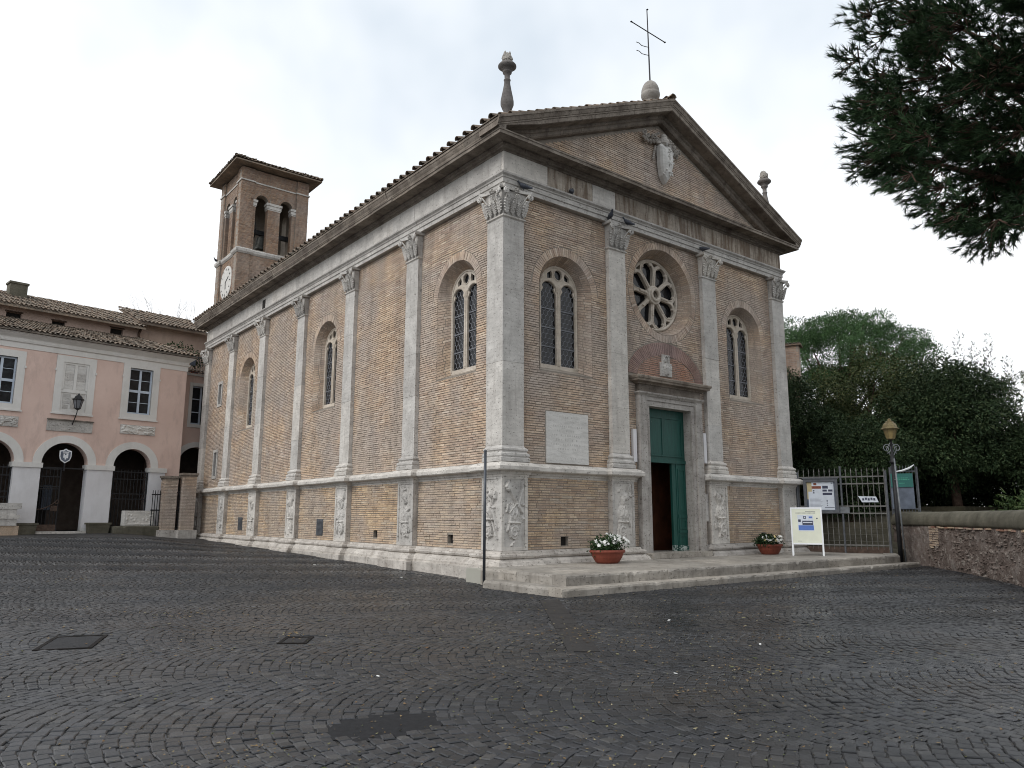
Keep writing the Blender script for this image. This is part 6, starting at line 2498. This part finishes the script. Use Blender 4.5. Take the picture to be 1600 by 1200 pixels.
# tiled roof
rf = MB()
sl_ = .30
za = 9.62
ry = 5.0
EAV = -.42
P = [HT(S0, za, EAV), HT(.30, za, EAV), HT(-.85, za + (ry - EAV) * sl_, ry), HT(S0, za + (ry - EAV) * sl_, ry), HT(.30, za, ry)]
rf.add(P + [(x, y, z - .05) for x, y, z in P], [(0, 1, 2, 3), (1, 4, 2), (5, 6, 7, 8), (6, 9, 7), (0, 1, 6, 5), (1, 4, 9, 6), (2, 3, 8, 7)])
hroof = mk('roof', rf, M['tile'], house)
def okh(p):
    v = Vector(p) - HO
    s, d = v.dot(HE), v.dot(HN)
    return s < .32 - 1.15 * (d - EAV) / (ry - EAV)
tile_roof('tiling', hroof, HT(S0, za + .01, EAV), HE, HN + Vector((0, 0, sl_)), 71, 16, .216, .36, 11, ok=okh, limit=300)
for q in range(17):
    t = q / 17
    ob = bpy.data.objects.new('hip_tile', TILE_ME[q % 3])
    a_, b_ = Vector(HT(.30, za + .03, EAV)), Vector(HT(-.85, za + (ry - EAV) * sl_ + .03, ry))
    v = (b_ - a_).normalized()
    s_ = v.cross(Vector((0, 0, 1))).normalized()
    n2 = s_.cross(v)
    p = a_ + (b_ - a_) * t + n2 * .04
    ob.matrix_basis = Matrix(((s_.x, v.x, n2.x, p.x), (s_.y, v.y, n2.y, p.y), (s_.z, v.z, n2.z, p.z), (0, 0, 0, 1)))
    ob.scale = (1.15, 1, 1.1)
    lin(ob, hroof)
# recessed wing on the right with its own arch and window
wg = MB()
oc, orr = 1.50, .98
wo = [(.0, .3), (oc - orr, .3)] + [(oc - orr * math.cos(t), 4.15 + orr * math.sin(t)) for t in np.linspace(0, pi, 15)] + [(oc + orr, .3), (2.7, .3), (2.7, 9.0), (0, 9.0)]
wg.plate(wo, [[(1.02, 6.36), (2.1, 6.36), (2.1, 8.45), (1.02, 8.45)]], HT, 1.5, 1.95)
mk('wall', wg, M['pink'], house)
mk('wing_roof_slab', hb(MB(), .0, 2.75, 1.42, 4.4, 9.0, 9.12), M['white_trim'], house)
P = [(oc + (orr + .002) * math.cos(t), 4.15 + (orr + .002) * math.sin(t)) for t in np.linspace(0, pi, 21)] + [(oc + (orr + .30) * math.cos(t), 4.15 + (orr + .28) * math.sin(t)) for t in np.linspace(pi, 0, 21)]
mk('archivolt', MB().plate(P, [], HT, 1.465, 1.90), M['white_trim'], house)
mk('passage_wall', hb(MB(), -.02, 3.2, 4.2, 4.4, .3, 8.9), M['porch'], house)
w = empty_part('window', house)
fr = MB()
for s0, s1, q0, q1 in ((.86, 1.02, 6.19, 8.62), (2.1, 2.26, 6.19, 8.62), (1.02, 2.1, 6.19, 6.36), (1.02, 2.1, 8.45, 8.62)):
    hb(fr, s0, s1, 1.455, 1.6, q0, q1)
mk('surround', fr, M['white_trim'], w)
cs = MB()
for s0, s1, q0, q1 in ((1.02, 1.09, 6.36, 8.45), (1.52, 1.60, 6.36, 8.45), (2.03, 2.1, 6.36, 8.45), (1.09, 1.52, 7.0, 7.05), (1.09, 1.52, 7.72, 7.77), (1.09, 1.52, 8.38, 8.45), (1.09, 1.52, 6.36, 6.44)):
    hb(cs, s0, s1, 1.60, 1.66, q0, q1)
mk('casement', cs, M['cas'], w)
mk('pane', hb(MB(), 1.05, 2.07, 1.665, 1.675, 6.4, 8.42), M['pane'], w)
tile_roof('tiling', hroof, HT(.0, 9.14, 1.25), HE, HN + Vector((0, 0, .35)), 12, 2, .21, .36, 13)

# wall lantern in front of the blind window
ln = thing('wall_lantern', 'old hanging lantern on a bracket in front of the blind window', 'lantern', HT(-5.15, 6.8, -.5))
c = HT(-5.15, 0, -.55)
mk('bracket', MB().tube([HT(-5.15, 5.62, -.03), HT(-5.15, 5.9, -.30), HT(-5.15, 6.15, -.52), HT(-5.15, 6.34, -.55)], .022, 5).tube([HT(-5.15, 6.05, -.03), HT(-5.15, 6.02, -.36)], .018, 5), M['iron'], ln)
mk('lantern_glass', MB().lathe([(.12, 6.36), (.20, 6.74)], c, 6), M['lead'], ln)
lb = MB().lathe([(.04, 6.28), (.125, 6.33), (.125, 6.36)], c, 6)
for k in range(6):
    t = 2 * pi * k / 6
    lb.tube([(c[0] + .122 * math.cos(t), c[1] + .122 * math.sin(t), 6.35), (c[0] + .205 * math.cos(t), c[1] + .205 * math.sin(t), 6.75)], .014, 5)
mk('lantern_frame', lb, M['iron'], ln)
mk('lantern_roof', MB().lathe([(.25, 6.74), (.255, 6.77), (.17, 6.83), (.15, 6.90), (.08, 6.95), (.04, 7.0), (.015, 7.06)], c, 6), M['iron'], ln)

# ------------------------------------------------------------------ things standing before the house
def planter(s, label):
    t = thing('stone_planter', label, 'planter', HT(s, .66, -.42), 'square planters beside the arches')
    b = MB().add([(-.40, -.18, 0), (.40, -.18, 0), (.40, .18, 0), (-.40, .18, 0), (-.46, -.22, .42), (.46, -.22, .42), (.46, .22, .42), (-.46, .22, .42)], [(0, 1, 5, 4), (1, 2, 6, 5), (2, 3, 7, 6), (3, 0, 4, 7), (0, 3, 2, 1)])
    mk('tub', b, M['concrete'], t, wc=False)
    r = MB()
    for x0_, x1_, y0_, y1_ in ((-.50, .50, -.26, -.18), (-.50, .50, .18, .26), (-.50, -.42, -.18, .18), (.42, .50, -.18, .18)):
        r.box(x0_, x1_, y0_, y1_, .42, .50)
    mk('rim', r, M['concrete'], t, wc=False)
    mk('soil', MB().box(-.42, .42, -.18, .18, .40, .46), M['soil'], t, wc=False)
    t.rotation_euler = (0, 0, R(9))


planter(-6.75, 'grey stone planter left of the iron gate leaf')
planter(-3.75, 'grey stone planter on the pier right of the iron gate')
sar = thing('marble_block', 'carved white marble block lying under the right arch', 'stone block', HT(-2.2, .9, -.55))
bm = hb(MB(), -2.72, -1.36, -.75, -.30, 1.02, 1.72)
mk('block', bm, M['marble'], sar)
rl = MB()
heightfield(rl, HT, -2.68, -1.40, 1.06, 1.68, 50, 26, lambda a, b: .3 * ((np.abs(a - .5) > .42) | (np.abs(b - .5) > .38)) + .5 * blobs(7, 20, .5, (.02, .05))(a, b), -.752, .05)
mk('carved_relief', rl, M['marble'], sar)
bs = thing('stone_ledge', 'rough stone slab carrying the carved marble block', 'stone slab', HT(-2.2, .7, -.55))
mb = MB()
slab_edge(mb, HT(-3.2, 0, -.95)[:2], HT(-1.2, 0, -.95)[:2], .5, 1.0, HN[:2], 88)
hb(mb, -3.2, -1.2, -.53, -.1, .5, .995)
mk('slab', mb, M['concrete'], bs)
stack = thing('stone_fragments', 'stack of old carved stone blocks at the left edge', 'stones', HT(-7.6, .7, -.9))
for s0, s1, z0, z1, d in ((-8.2, -7.12, .55, 1.05, .05), (-8.15, -7.22, 1.06, 1.34, .0), (-8.1, -7.15, 1.35, 1.50, -.05), (-7.95, -7.25, 1.51, 1.75, .02), (-8.1, -7.1, 1.76, 2.0, -.03)):
    m_ = 'brick_low' if z0 < .6 else 'trav'
    mk('stone', hb(MB(), s0, s1, -1.2 + d, -.6 + d, z0, z1), M[m_], stack)

# brick gate pillars between house and church
def pillar(x, y, h, label, seed):
    t = thing('brick_pillar', label, 'pillar', (x, y, .45), 'brick gate pillars beside the church')
    w_ = .31
    mk('core', MB().box(-w_ + .012, w_ - .012, -w_ + .012, w_ - .012, 0, h), M['mortar'], t, wc=False)
    pb = MB()
    for T, in (((lambda u, z, d: (u, -w_ + d, z)),), ((lambda u, z, d: (-w_ + d, u, z)),), ((lambda u, z, d: (w_ - d, u, z)),), ((lambda u, z, d: (u, w_ - d, z)),)):
        lay_bricks(pb, T, .0, h, lambda z: [(-w_, w_)], 0.0, .07, .26)
    mk('brickwork', pb, M['brick'], t, wc=False, kind='stuff')
    mk('cap_stone', MB().box(-w_ - .07, w_ + .07, -w_ - .07, w_ + .07, h, h + .10).box(-w_ - .02, w_ + .02, -w_ - .02, w_ + .02, h - .08, h - .001), M['trav_dark'], t, wc=False)
    mk('base_stone', MB().box(-w_ - .12, w_ + .12, -w_ - .14, w_ + .1, -.3, .35), M['trav_mid'], t, wc=False)


pillar(-1.52, 24.75, 2.85, 'brick gate pillar nearer the pink house', 1)
pillar(-.72, 24.45, 3.0, 'brick gate pillar close against the church end', 2)
ig = thing('iron_railing', 'dark iron railing left of the brick gate pillars', 'railing', (-1.95, 24.9, .5))
for q in range(4):
    mk('bar', MB().tube([(-2.2 + q * .11, 24.9, .5), (-2.2 + q * .11, 24.9, 2.7)], .018, 6), M['iron'], ig)
for z in (.9, 1.75, 2.5):
    mk('rail', MB().box(-2.25, -1.83, 24.88, 24.92, z - .03, z + .03), M['iron'], ig)
ig2 = thing('iron_gate', 'narrow dark iron gate between the two brick pillars', 'gate', (-1.12, 24.6, .5))
for q in range(3):
    mk('bar', MB().tube([(-1.19 + q * .07, 24.6, .5), (-1.19 + q * .07, 24.6, 2.9)], .018, 6), M['iron'], ig2)
for z in (.9, 1.75, 2.6):
    mk('rail', MB().box(-1.21, -1.03, 24.58, 24.62, z - .03, z + .03), M['iron'], ig2)

# ------------------------------------------------------------------ houses behind
rh = thing('rear_house', 'long low dull pink house rising behind the tiled roof', 'house', HT(-7, 9, 8))
mw = MB()
holes = [[(-7.14, 11.25), (-6.47, 11.25), (-6.47, 11.62), (-7.14, 11.62)], [(-5.08, 11.32), (-4.45, 11.32), (-4.45, 11.55), (-5.08, 11.55)], [(-2.22, 11.35), (-1.56, 11.35), (-1.56, 11.70), (-2.22, 11.70)]]
mw.plate([(S0, 9.3), (-.7, 9.3), (-.7, 12.1), (S0, 12.1)], holes, HT, 5.0, 5.4)
hb(mw, S0, -.7, 10, 10.4, 9.3, 12.1)
hb(mw, -1.1, -.7, 5.41, 9.99, 9.3, 12.1)
mk('wall', mw, M['pink_dull'], rh)
for h_ in holes:
    o = mk('window', hb(MB(), h_[0][0], h_[1][0], 5.25, 5.3, h_[0][1], h_[2][1]), M['dark'], rh)
    mk('window_lintel', hb(MB(), h_[0][0] - .06, h_[1][0] + .06, 4.96, 5.05, h_[2][1] + .002, h_[2][1] + .06), M['bark'], o)
rr = MB()
P = [HT(S0, 11.86, 4.45), HT(-.55, 11.86, 4.45), HT(-.55, 13.2, 7.7), HT(S0, 13.2, 7.7), HT(S0, 12.0, 10.6), HT(-.55, 12.0, 10.6)]
rr.add(P + [(x, y, z - .08) for x, y, z in P], [(0, 1, 2, 3), (3, 2, 5, 4), (6, 7, 8, 9), (9, 8, 11, 10), (0, 1, 7, 6), (1, 2, 8, 7), (2, 5, 11, 8), (0, 3, 9, 6), (3, 4, 10, 9), (4, 5, 11, 10)])
rro = mk('roof', rr, M['tile'], rh)
tile_roof('tiling', rro, HT(S0, 11.89, 4.42), HE, HN + Vector((0, 0, .412)), 67, 10, .216, .36, 17, limit=120)
for q in range(36):
    ob = bpy.data.objects.new('ridge_tile', TILE_ME[q % 3])
    p = HT(-.6 - q * .4, 13.22, 7.7)
    ob.matrix_basis = Matrix(((-HN.x, -HE.x, 0, p[0]), (-HN.y, -HE.y, 0, p[1]), (0, 0, 1.2, p[2]), (0, 0, 0, 1)))
    lin(ob, rro)
ch = MB()
hb(ch, -6.75, -5.95, 6.6, 7.3, 12.5, 13.55)
hb(ch, -6.80, -5.90, 6.55, 7.35, 13.551, 13.66)
mk('chimney', ch, M['concrete'], rro)
rh2 = thing('far_house', 'dull pink house with a higher tiled roof beside the church end', 'house', HT(1.2, 9, 10))
mw = MB()
hb(mw, -.55, 4.6, 5.6, 10.5, 8.9, 12.4)
mk('wall', mw, M['pink_dull'], rh2)
mk('low_wall', hb(MB(), -.1, 2.0, 4.75, 5.58, 9.0, 10.95), M['yellow'], rh2)
rr = MB()
P = [HT(-.78, 12.30, 4.95), HT(3.4, 12.30, 4.95), HT(3.4, 13.72, 8.3), HT(-.78, 13.72, 8.3)]
rr.add(P + [(x, y, z - .09) for x, y, z in P], [(0, 1, 2, 3), (4, 5, 6, 7), (0, 1, 5, 4), (1, 2, 6, 5), (2, 3, 7, 6), (3, 0, 4, 7)])
rro = mk('roof', rr, M['tile'], rh2)
tile_roof('tiling', rro, HT(-.78, 12.33, 4.92), HE, HN + Vector((0, 0, .424)), 19, 10, .216, .36, 19, limit=80)
for q in range(11):
    ob = bpy.data.objects.new('ridge_tile', TILE_ME[q % 3])
    p = HT(-.78 + q * .4, 13.75, 8.3)
    ob.matrix_basis = Matrix(((HN.x, HE.x, 0, p[0]), (HN.y, HE.y, 0, p[1]), (0, 0, 1.2, p[2]), (0, 0, 0, 1)))
    lin(ob, rro)
gpipe = mk('drainpipe', MB().tube([HT(-.60, 12.1, 4.85), HT(-.75, 11.6, 4.9), HT(-.70, 11.0, 4.9), HT(-.1, 10.9, 4.7)], .07, 7), M['bark'], rh2)
# terrace railing with plants
tr2 = thing('terrace_railing', 'iron railing with hung boxes round the small roof terrace', 'railing', HT(1, 9.12, 1.5))
for z in (9.2, 10.05):
    mk('rail', hb(MB(), .1, 2.7, 1.47, 1.51, z - .02, z + .02), M['greymetal'], tr2)
for q in range(19):
    mk('bar', MB().tube([HT(.1 + q * .14, 9.12, 1.49), HT(.1 + q * .14, 10.05, 1.49)], .014, 5), M['greymetal'], tr2)
for q in range(3):
    mk('planter_box', hb(MB(), .08 + q * .34, .34 + q * .34, 1.40, 1.46, 9.55 + .1 * (q % 2), 9.98), M['greysheet'], tr2)
for k, (s, d, z, r) in enumerate(((-.1, 2.6, 10.2, .5), (.7, 2.4, 10.35, .6), (1.5, 2.5, 10.1, .6))):
    sh_ = thing('terrace_shrub', ('leafy green shrub at the left end of the roof terrace', 'bushy green shrub in the middle of the roof terrace', 'green shrub on the roof terrace next to the church')[k], 'shrub', HT(s, 9.12, d), 'shrubs on the roof terrace')
    foliage('foliage', crown_clumps(HT(s, z, d), (r, r, r * .9), 14, (.18, .32), 70 + k), 420, .16, .035, M['leaf_dark'], sh_, 40 + k)
    mk('stem', MB().tube([HT(s, 9.1, d), HT(s, z, d)], [.05, .02], 6), M['bark'], sh_)
    mk('pot', MB().lathe([(.16, 0), (.22, .35), (.24, .36), (.22, .40)], HT(s, 9.12, d), 12), M['terracotta'], sh_)

# ------------------------------------------------------------------ pigeons on the architrave
def pigeon_mesh():
    mb = MB()
    # spine: tail -> body -> neck -> head -> beak, along x
    S_ = [(-.20, .045, .004, .030), (-.15, .05, .012, .034), (-.09, .062, .035, .045), (-.02, .075, .062, .062), (.05, .088, .066, .068), (.10, .112, .052, .055), (.125, .150, .034, .036), (.140, .183, .030, .033), (.158, .200, .026, .028), (.176, .198, .010, .010), (.192, .193, .003, .003)]
    n = 10
    vs = []
    for x, z, ry_, rz_ in S_:
        for k in range(n):
            t = 2 * pi * k / n
            vs.append((x, ry_ * math.cos(t), z + rz_ * math.sin(t)))
    fs = [(i * n + k, i * n + (k + 1) % n, (i + 1) * n + (k + 1) % n, (i + 1) * n + k) for i in range(len(S_) - 1) for k in range(n)]
    fs += [tuple(range(n - 1, -1, -1)), tuple(range((len(S_) - 1) * n, len(S_) * n))]
    mb.add(vs, fs)
    for s in (-1, 1):
        mb.tube([(.02, s * .03, .02), (.03, s * .03, -.02)], .008, 5)
    return mesh_of('pigeon', mb, M['pigeon'], True)


PG = pigeon_mesh()
for x, y, z, rz, lab in ((.60, -.155, 10.115, 150, 'dark pigeon on the corner capital'), (2.36, -.10, 10.50, 35, 'dark pigeon alone on the ledge over the left window'),
                         (3.84, -.165, 10.115, 250, 'dark pigeon facing out from the left end of the second capital'), (4.62, -.165, 10.115, 160, 'dark pigeon on the right end of the second capital'),
                         (8.22, -.165, 10.115, 100, 'dark pigeon on the capital right of the rose window'), (TX - .06, TY + TD - .1, 16.80, 200, 'dark pigeon on the ledge at the left corner of the bell tower')):
    o = bpy.data.objects.new('pigeon', PG)
    o.location = (x, y, z)
    o.rotation_euler = (0, 0, R(rz))
    o.scale = (1.08, 1.08, 1.08)
    COL.objects.link(o)
    tag(o, lab, 'pigeon', 'pigeons on the stone ledges')

# ------------------------------------------------------------------ trees and shrubs at right
def tree(name, label, cat, base, c, rad, n, r, per, leaf, wid, mat, seed, trunk=.16, flat=.85, group='trees beyond the garden wall', lim=14, skin=.5, droop=.15):
    t = thing(name, label, cat, base, group)
    cl = crown_clumps(c, rad, int(n * 1.35), r, seed, skin)
    foliage('crown', cl, per * 6, leaf * .62, wid * .85, M[mat], t, seed + 1, flat, droop)
    tm = MB()
    limbs(tm, base, (c[0], c[1], c[2] + rad[2] * .3), trunk, cl, lim, seed + 2)
    mk('trunk', tm, M['bark'], t, smooth=True)
    return t


tree('broadleaf_tree', 'dark dense evergreen tree rising right beside the church corner', 'tree', (19.0, 4.6, .3), (19.2, 4.4, 4.5), (2.5, 2.7, 3.2), 95, (.55, .95), 170, .24, .035, 'leaf_dark', 101)
tree('broadleaf_tree', 'olive tinged dense tree standing behind the notice board and gate', 'tree', (22.0, 1.6, .5), (22.2, 1.6, 4.9), (2.8, 2.8, 3.9), 120, (.55, .95), 150, .24, .04, 'leaf_olive', 111)
tree('broadleaf_tree', 'dark leafy tree standing directly behind the street lamp', 'tree', (21.5, -2.0, 1.6), (21.9, -1.6, 5.1), (2.5, 2.4, 2.5), 105, (.55, .9), 160, .22, .04, 'leaf_dark', 121)
tree('broadleaf_tree', 'dark spreading tree behind the wall at the right edge', 'tree', (22.5, -5.2, 1.8), (23.6, -5.6, 3.9), (2.6, 2.5, 1.5), 110, (.55, .95), 150, .22, .04, 'leaf_dark', 131)
tree('broadleaf_tree', 'low dark laurel bush hanging over the gate', 'tree', (18.0, .6, .4), (18.2, .4, 3.5), (1.7, 2.0, 1.9), 60, (.4, .75), 210, .20, .035, 'leaf_dark', 141, .10)
tree('broadleaf_tree', 'olive green tree with pale tips above the dark bushes', 'tree', (25.5, .4, 1.9), (25.5, .2, 5.2), (2.4, 2.6, 3.0), 90, (.45, .85), 150, .20, .03, 'leaf_olive', 151)
tree('broadleaf_tree', 'fresh green tree peeping in at the far right edge', 'tree', (27.0, -4.6, 1.9), (27.2, -4.6, 4.3), (2.2, 2.2, 2.1), 60, (.5, .8), 150, .20, .04, 'leaf_stone_pine', 161)
# low bushes on the wall
for k, (p, r, lab) in enumerate((((13.6, -7.0, 1.75), .75, 'fresh green bush on the wall top, nearest the lamp'), ((12.0, -8.2, 1.8), .85, 'fresh green bush in the middle of the wall top'), ((10.6, -9.3, 1.8), .85, 'fresh green bush on the wall top at the right edge'))):
    t = thing('wall_shrub', lab, 'shrub', (p[0], p[1], 1.4), 'fresh green bushes on the garden wall')
    foliage('foliage', crown_clumps(p, (r, r, r * .55), 26, (.22, .4), 200 + k), 340, .20, .022, M['leaf_grass'], t, 210 + k)
    mk('stem', MB().tube([(p[0], p[1], 1.2), p], [.05, .02], 6), M['bark'], t)
# undergrowth that fills the dark garden
o = foliage('undergrowth', [(rng.uniform(23.5, 31), rng.uniform(-11, 9), rng.uniform(1.8, 3.4), rng.uniform(.5, 1.0)) for _ in range(230)], 260, .24, .05, M['leaf_dark'], None, 77, .8, .1, kind='stuff')
tag(o, 'dark shady undergrowth filling the garden beneath the trees')
# cypress with several tips
t = thing('cypress', 'dark pointed cypress rising above the shrubs', 'tree', (28.3, -.7, 1.9), 'trees beyond the garden wall')
cl = []
for dx, dy, zt in ((0, 0.45, 10.5), (.1, -.1, 9.9), (.0, -.75, 10.2), (.3, -1.4, 9.0)):
    for z in np.arange(3, zt, .28):
        cl.append((28.2 + dx + random.gauss(0, .06), -.6 + dy + random.gauss(0, .06), z, .10 + .55 * (1 - z / zt) ** .7))
foliage('crown', cl, 520, .15, .028, M['leaf_cypress'], t, 171, 1.0, -.6)
mk('trunk', MB().tube([(28.3, -.7, 1.8), (28.3, -.7, 7)], [.2, .05], 8), M['bark'], t)


def bare_tree(base, h, spread, seed, label, leaves=0):
    t = thing('bare_tree', label, 'tree', base, 'trees beyond the garden wall' if leaves else None)
    rs = np.random.RandomState(seed)
    mb = MB()
    tips = []

    def grow(p, d, l, r, k):
        e = p + d * l
        mb.tube([p, (p + e) / 2 + rs.normal(0, l * .04, 3), e], [r, r * .85, r * .7], 5, False)
        if k == 0:
            tips.append(e)
            return
        for q in range(rs.randint(2, 4)):
            nd = d + rs.normal(0, spread, 3)
            nd[2] += .12
            grow(e, nd / np.linalg.norm(nd), l * rs.uniform(.6, .85), r * .62, k - 1)
    grow(np.array(base, float), np.array((0, 0, 1.0)), h * .32, .11, 6)
    mk('trunk', mb, M['bark'], t)
    if leaves:
        foliage('foliage', [(*e, .22) for e in tips], leaves, .12, .025, M['leaf_olive'], t, seed)
    return t


bare_tree((31.0, -.9, 1.9), 5.9, .42, 5, 'thin tree with sparse lacy foliage at right, beside the cypress', 420)
bare_tree((4.6, 44.0, 1.0), 14.5, .38, 9, 'distant bare tree behind the tiled roofs')
# stone pine far behind
sp = thing('stone_pine', 'broad green umbrella pine rising behind the shrubs', 'tree', (40.3, 11.8, 1.9), 'trees beyond the garden wall')
cl = []
rs = np.random.RandomState(55)
for k in range(125):
    rr_ = math.sqrt(rs.rand())
    an = rs.uniform(0, 2 * pi)
    z = 11.5 + 3.2 * math.sqrt(max(0, 1 - rr_ ** 2.4)) + rs.normal(0, .5)
    cl.append((40.3 + rr_ * 6.2 * math.cos(an), 12.4 + rr_ * 6.2 * math.sin(an), z, rs.uniform(.7, 1.2)))
for k in range(80):
    rr_ = math.sqrt(rs.rand())
    an = rs.uniform(0, 2 * pi)
    cl.append((40.3 + rr_ * 5.8 * math.cos(an), 12.4 + rr_ * 5.8 * math.sin(an), 11.2 + rs.uniform(-.6, 1.4), rs.uniform(.7, 1.1)))
foliage('crown', cl, 520, .14, .034, M['leaf_stone_pine'], sp, 56, .75, -.35)
tm = MB()
limbs(tm, (40.3, 11.8, 1.9), (40.3, 12.3, 12.0), .45, cl, 26, 57)
mk('trunk', tm, M['bark'], sp, smooth=True)
# ruined brick wall end behind the church
ru = thing('brick_ruin', 'ruined brick wall end with a tiled coping behind the church corner', 'wall', (28.2, 9.2, 1.9))
RX, RY = Vector((.42, -.90, 0)), Vector((.90, .42, 0))
RTr = lambda u, z, d: tuple(Vector((27.0, 9.1, 0)) + RX * u + RY * d + Vector((0, 0, z)))
mk('core', MB().box(0, 1.25, .012, .8, 1.9, 11.2, T=lambda a, b, c: RTr(a, c, b)), M['mortar'], ru)
pb = MB()
lay_bricks(pb, RTr, 5.0, 11.2, lambda z: [(0, 1.25 - .12 * (math.sin(z * 7) > .3))], 0.0, .10, .30, .02)
lay_bricks(pb, lambda u, z, d: RTr(1.25 - d, z, u), 5.0, 11.2, lambda z: [(0, .8)], 0.0, .10, .30, .02)
mk('brickwork', pb, M['brick_tower'], ru, kind='stuff')
for q in range(7):
    ob = bpy.data.objects.new('roof_tile', TILE_ME[q % 3])
    p = RTr(-.05 + q * .22, 11.22, -.15)
    ob.matrix_basis = Matrix(((RX.x, RY.x * .95, 0, p[0]), (RX.y, RY.y * .95, 0, p[1]), (0, .25, 1, p[2]), (0, 0, 0, 1)))
    ob.scale = (1.2, 2.6, 1.2)
    lin(ob, ru)
mk('coping', MB().box(-.1, 1.4, -.12, .9, 11.2, 11.27, T=lambda a, b, c: RTr(a, c, b)), M['tile'], ru)

# overhanging pine at the top right, its trunk behind the wall out of view
PC = (5.2, -10.9, 10.5)
pn = thing('pine_tree', 'near dark pine whose needled boughs hang into the top right corner', 'tree', (7.2, -12.9, 1.4))
rs = np.random.RandomState(91)
cl = []
while len(cl) < 270:
    p = rs.uniform(-1, 1, 3)
    q = np.linalg.norm(p)
    if q > 1 or q < .35:
        continue
    cl.append((PC[0] + p[0] * 3.75, PC[1] + p[1] * 3.75, PC[2] + p[2] * 3.65, rs.uniform(.5, .85)))
for q in [(2.34, -8.63, 11.29), (2.28, -8.5, 10.36), (2.28, -8.51, 9.4), (2.43, -8.84, 8.58), (2.52, -9.06, 7.75), (2.65, -9.38, 7.35), (2.77, -9.72, 6.78), (2.9, -10.11, 6.49), (3.04, -10.56, 6.52), (2.47, -8.94, 10.76), (2.5, -9.01, 9.52), (2.66, -9.41, 8.35), (2.36, -8.68, 9.89), (2.62, -9.3, 10.76)]:
    cl.append((q[0] + rs.uniform(-.2, .2), q[1] + rs.uniform(-.2, .2), q[2], rs.uniform(.5, .62)))
Bs, Ds = [], []
tw_ = MB()
ctr = np.array((6.4, -12.0, 10.2))
for x, y, z, r in cl:
    c = np.array((x, y, z))
    outd = c - ctr
    outd /= np.linalg.norm(outd) + 1e-6
    nt_ = int(46 * (r / .7) ** 2)
    for k in range(nt_):
        d = rs.normal(0, 1, 3) + outd * .5
        d /= np.linalg.norm(d)
        e = c + d * r * rs.uniform(.45, 1.0) * np.array((1, 1, .75))
        dd = d * .6 + outd * .5 + rs.normal(0, .25, 3) + np.array((0, 0, .25))
        Bs.append(e)
        Ds.append(dd / np.linalg.norm(dd))
        if k % 3 == 0:
            tw_.tube([c - outd * r * .3, (c + e) / 2 + rs.normal(0, .05, 3), e], [.016, .010, .005], 4, False)
Bs, Ds = np.array(Bs), np.array(Ds)
NN = 30
nT = len(Bs)
B2 = np.repeat(Bs, NN, 0)
D2 = np.repeat(Ds, NN, 0) * 1.1 + rs.normal(0, .48, (nT * NN, 3))
D2 /= np.linalg.norm(D2, axis=1)[:, None]
B2 = B2 - np.repeat(Ds, NN, 0) * rs.uniform(0, .16, nT * NN)[:, None]
side_ = np.cross(D2, rs.normal(0, 1, (nT * NN, 3)))
side_ /= np.linalg.norm(side_, axis=1)[:, None]
ln_ = rs.uniform(.11, .19, nT * NN)[:, None]
wdt = .0085
Vp = np.stack([B2 - side_ * wdt, B2 + side_ * wdt, B2 + D2 * ln_ + side_ * wdt * .35], 1).reshape(-1, 3)
mk_np('needles', Vp, np.arange(nT * NN * 3).reshape(-1, 3), M['leaf_pine'], np.repeat(np.repeat(rs.rand(nT), NN), 3), pn)
mk('twigs', tw_, M['bark'], pn)
tm = MB()
limbs(tm, (7.2, -12.9, 1.2), (6.2, -11.9, 11.5), .34, cl, 46, 93)
mk('trunk', tm, M['bark'], pn, smooth=True)
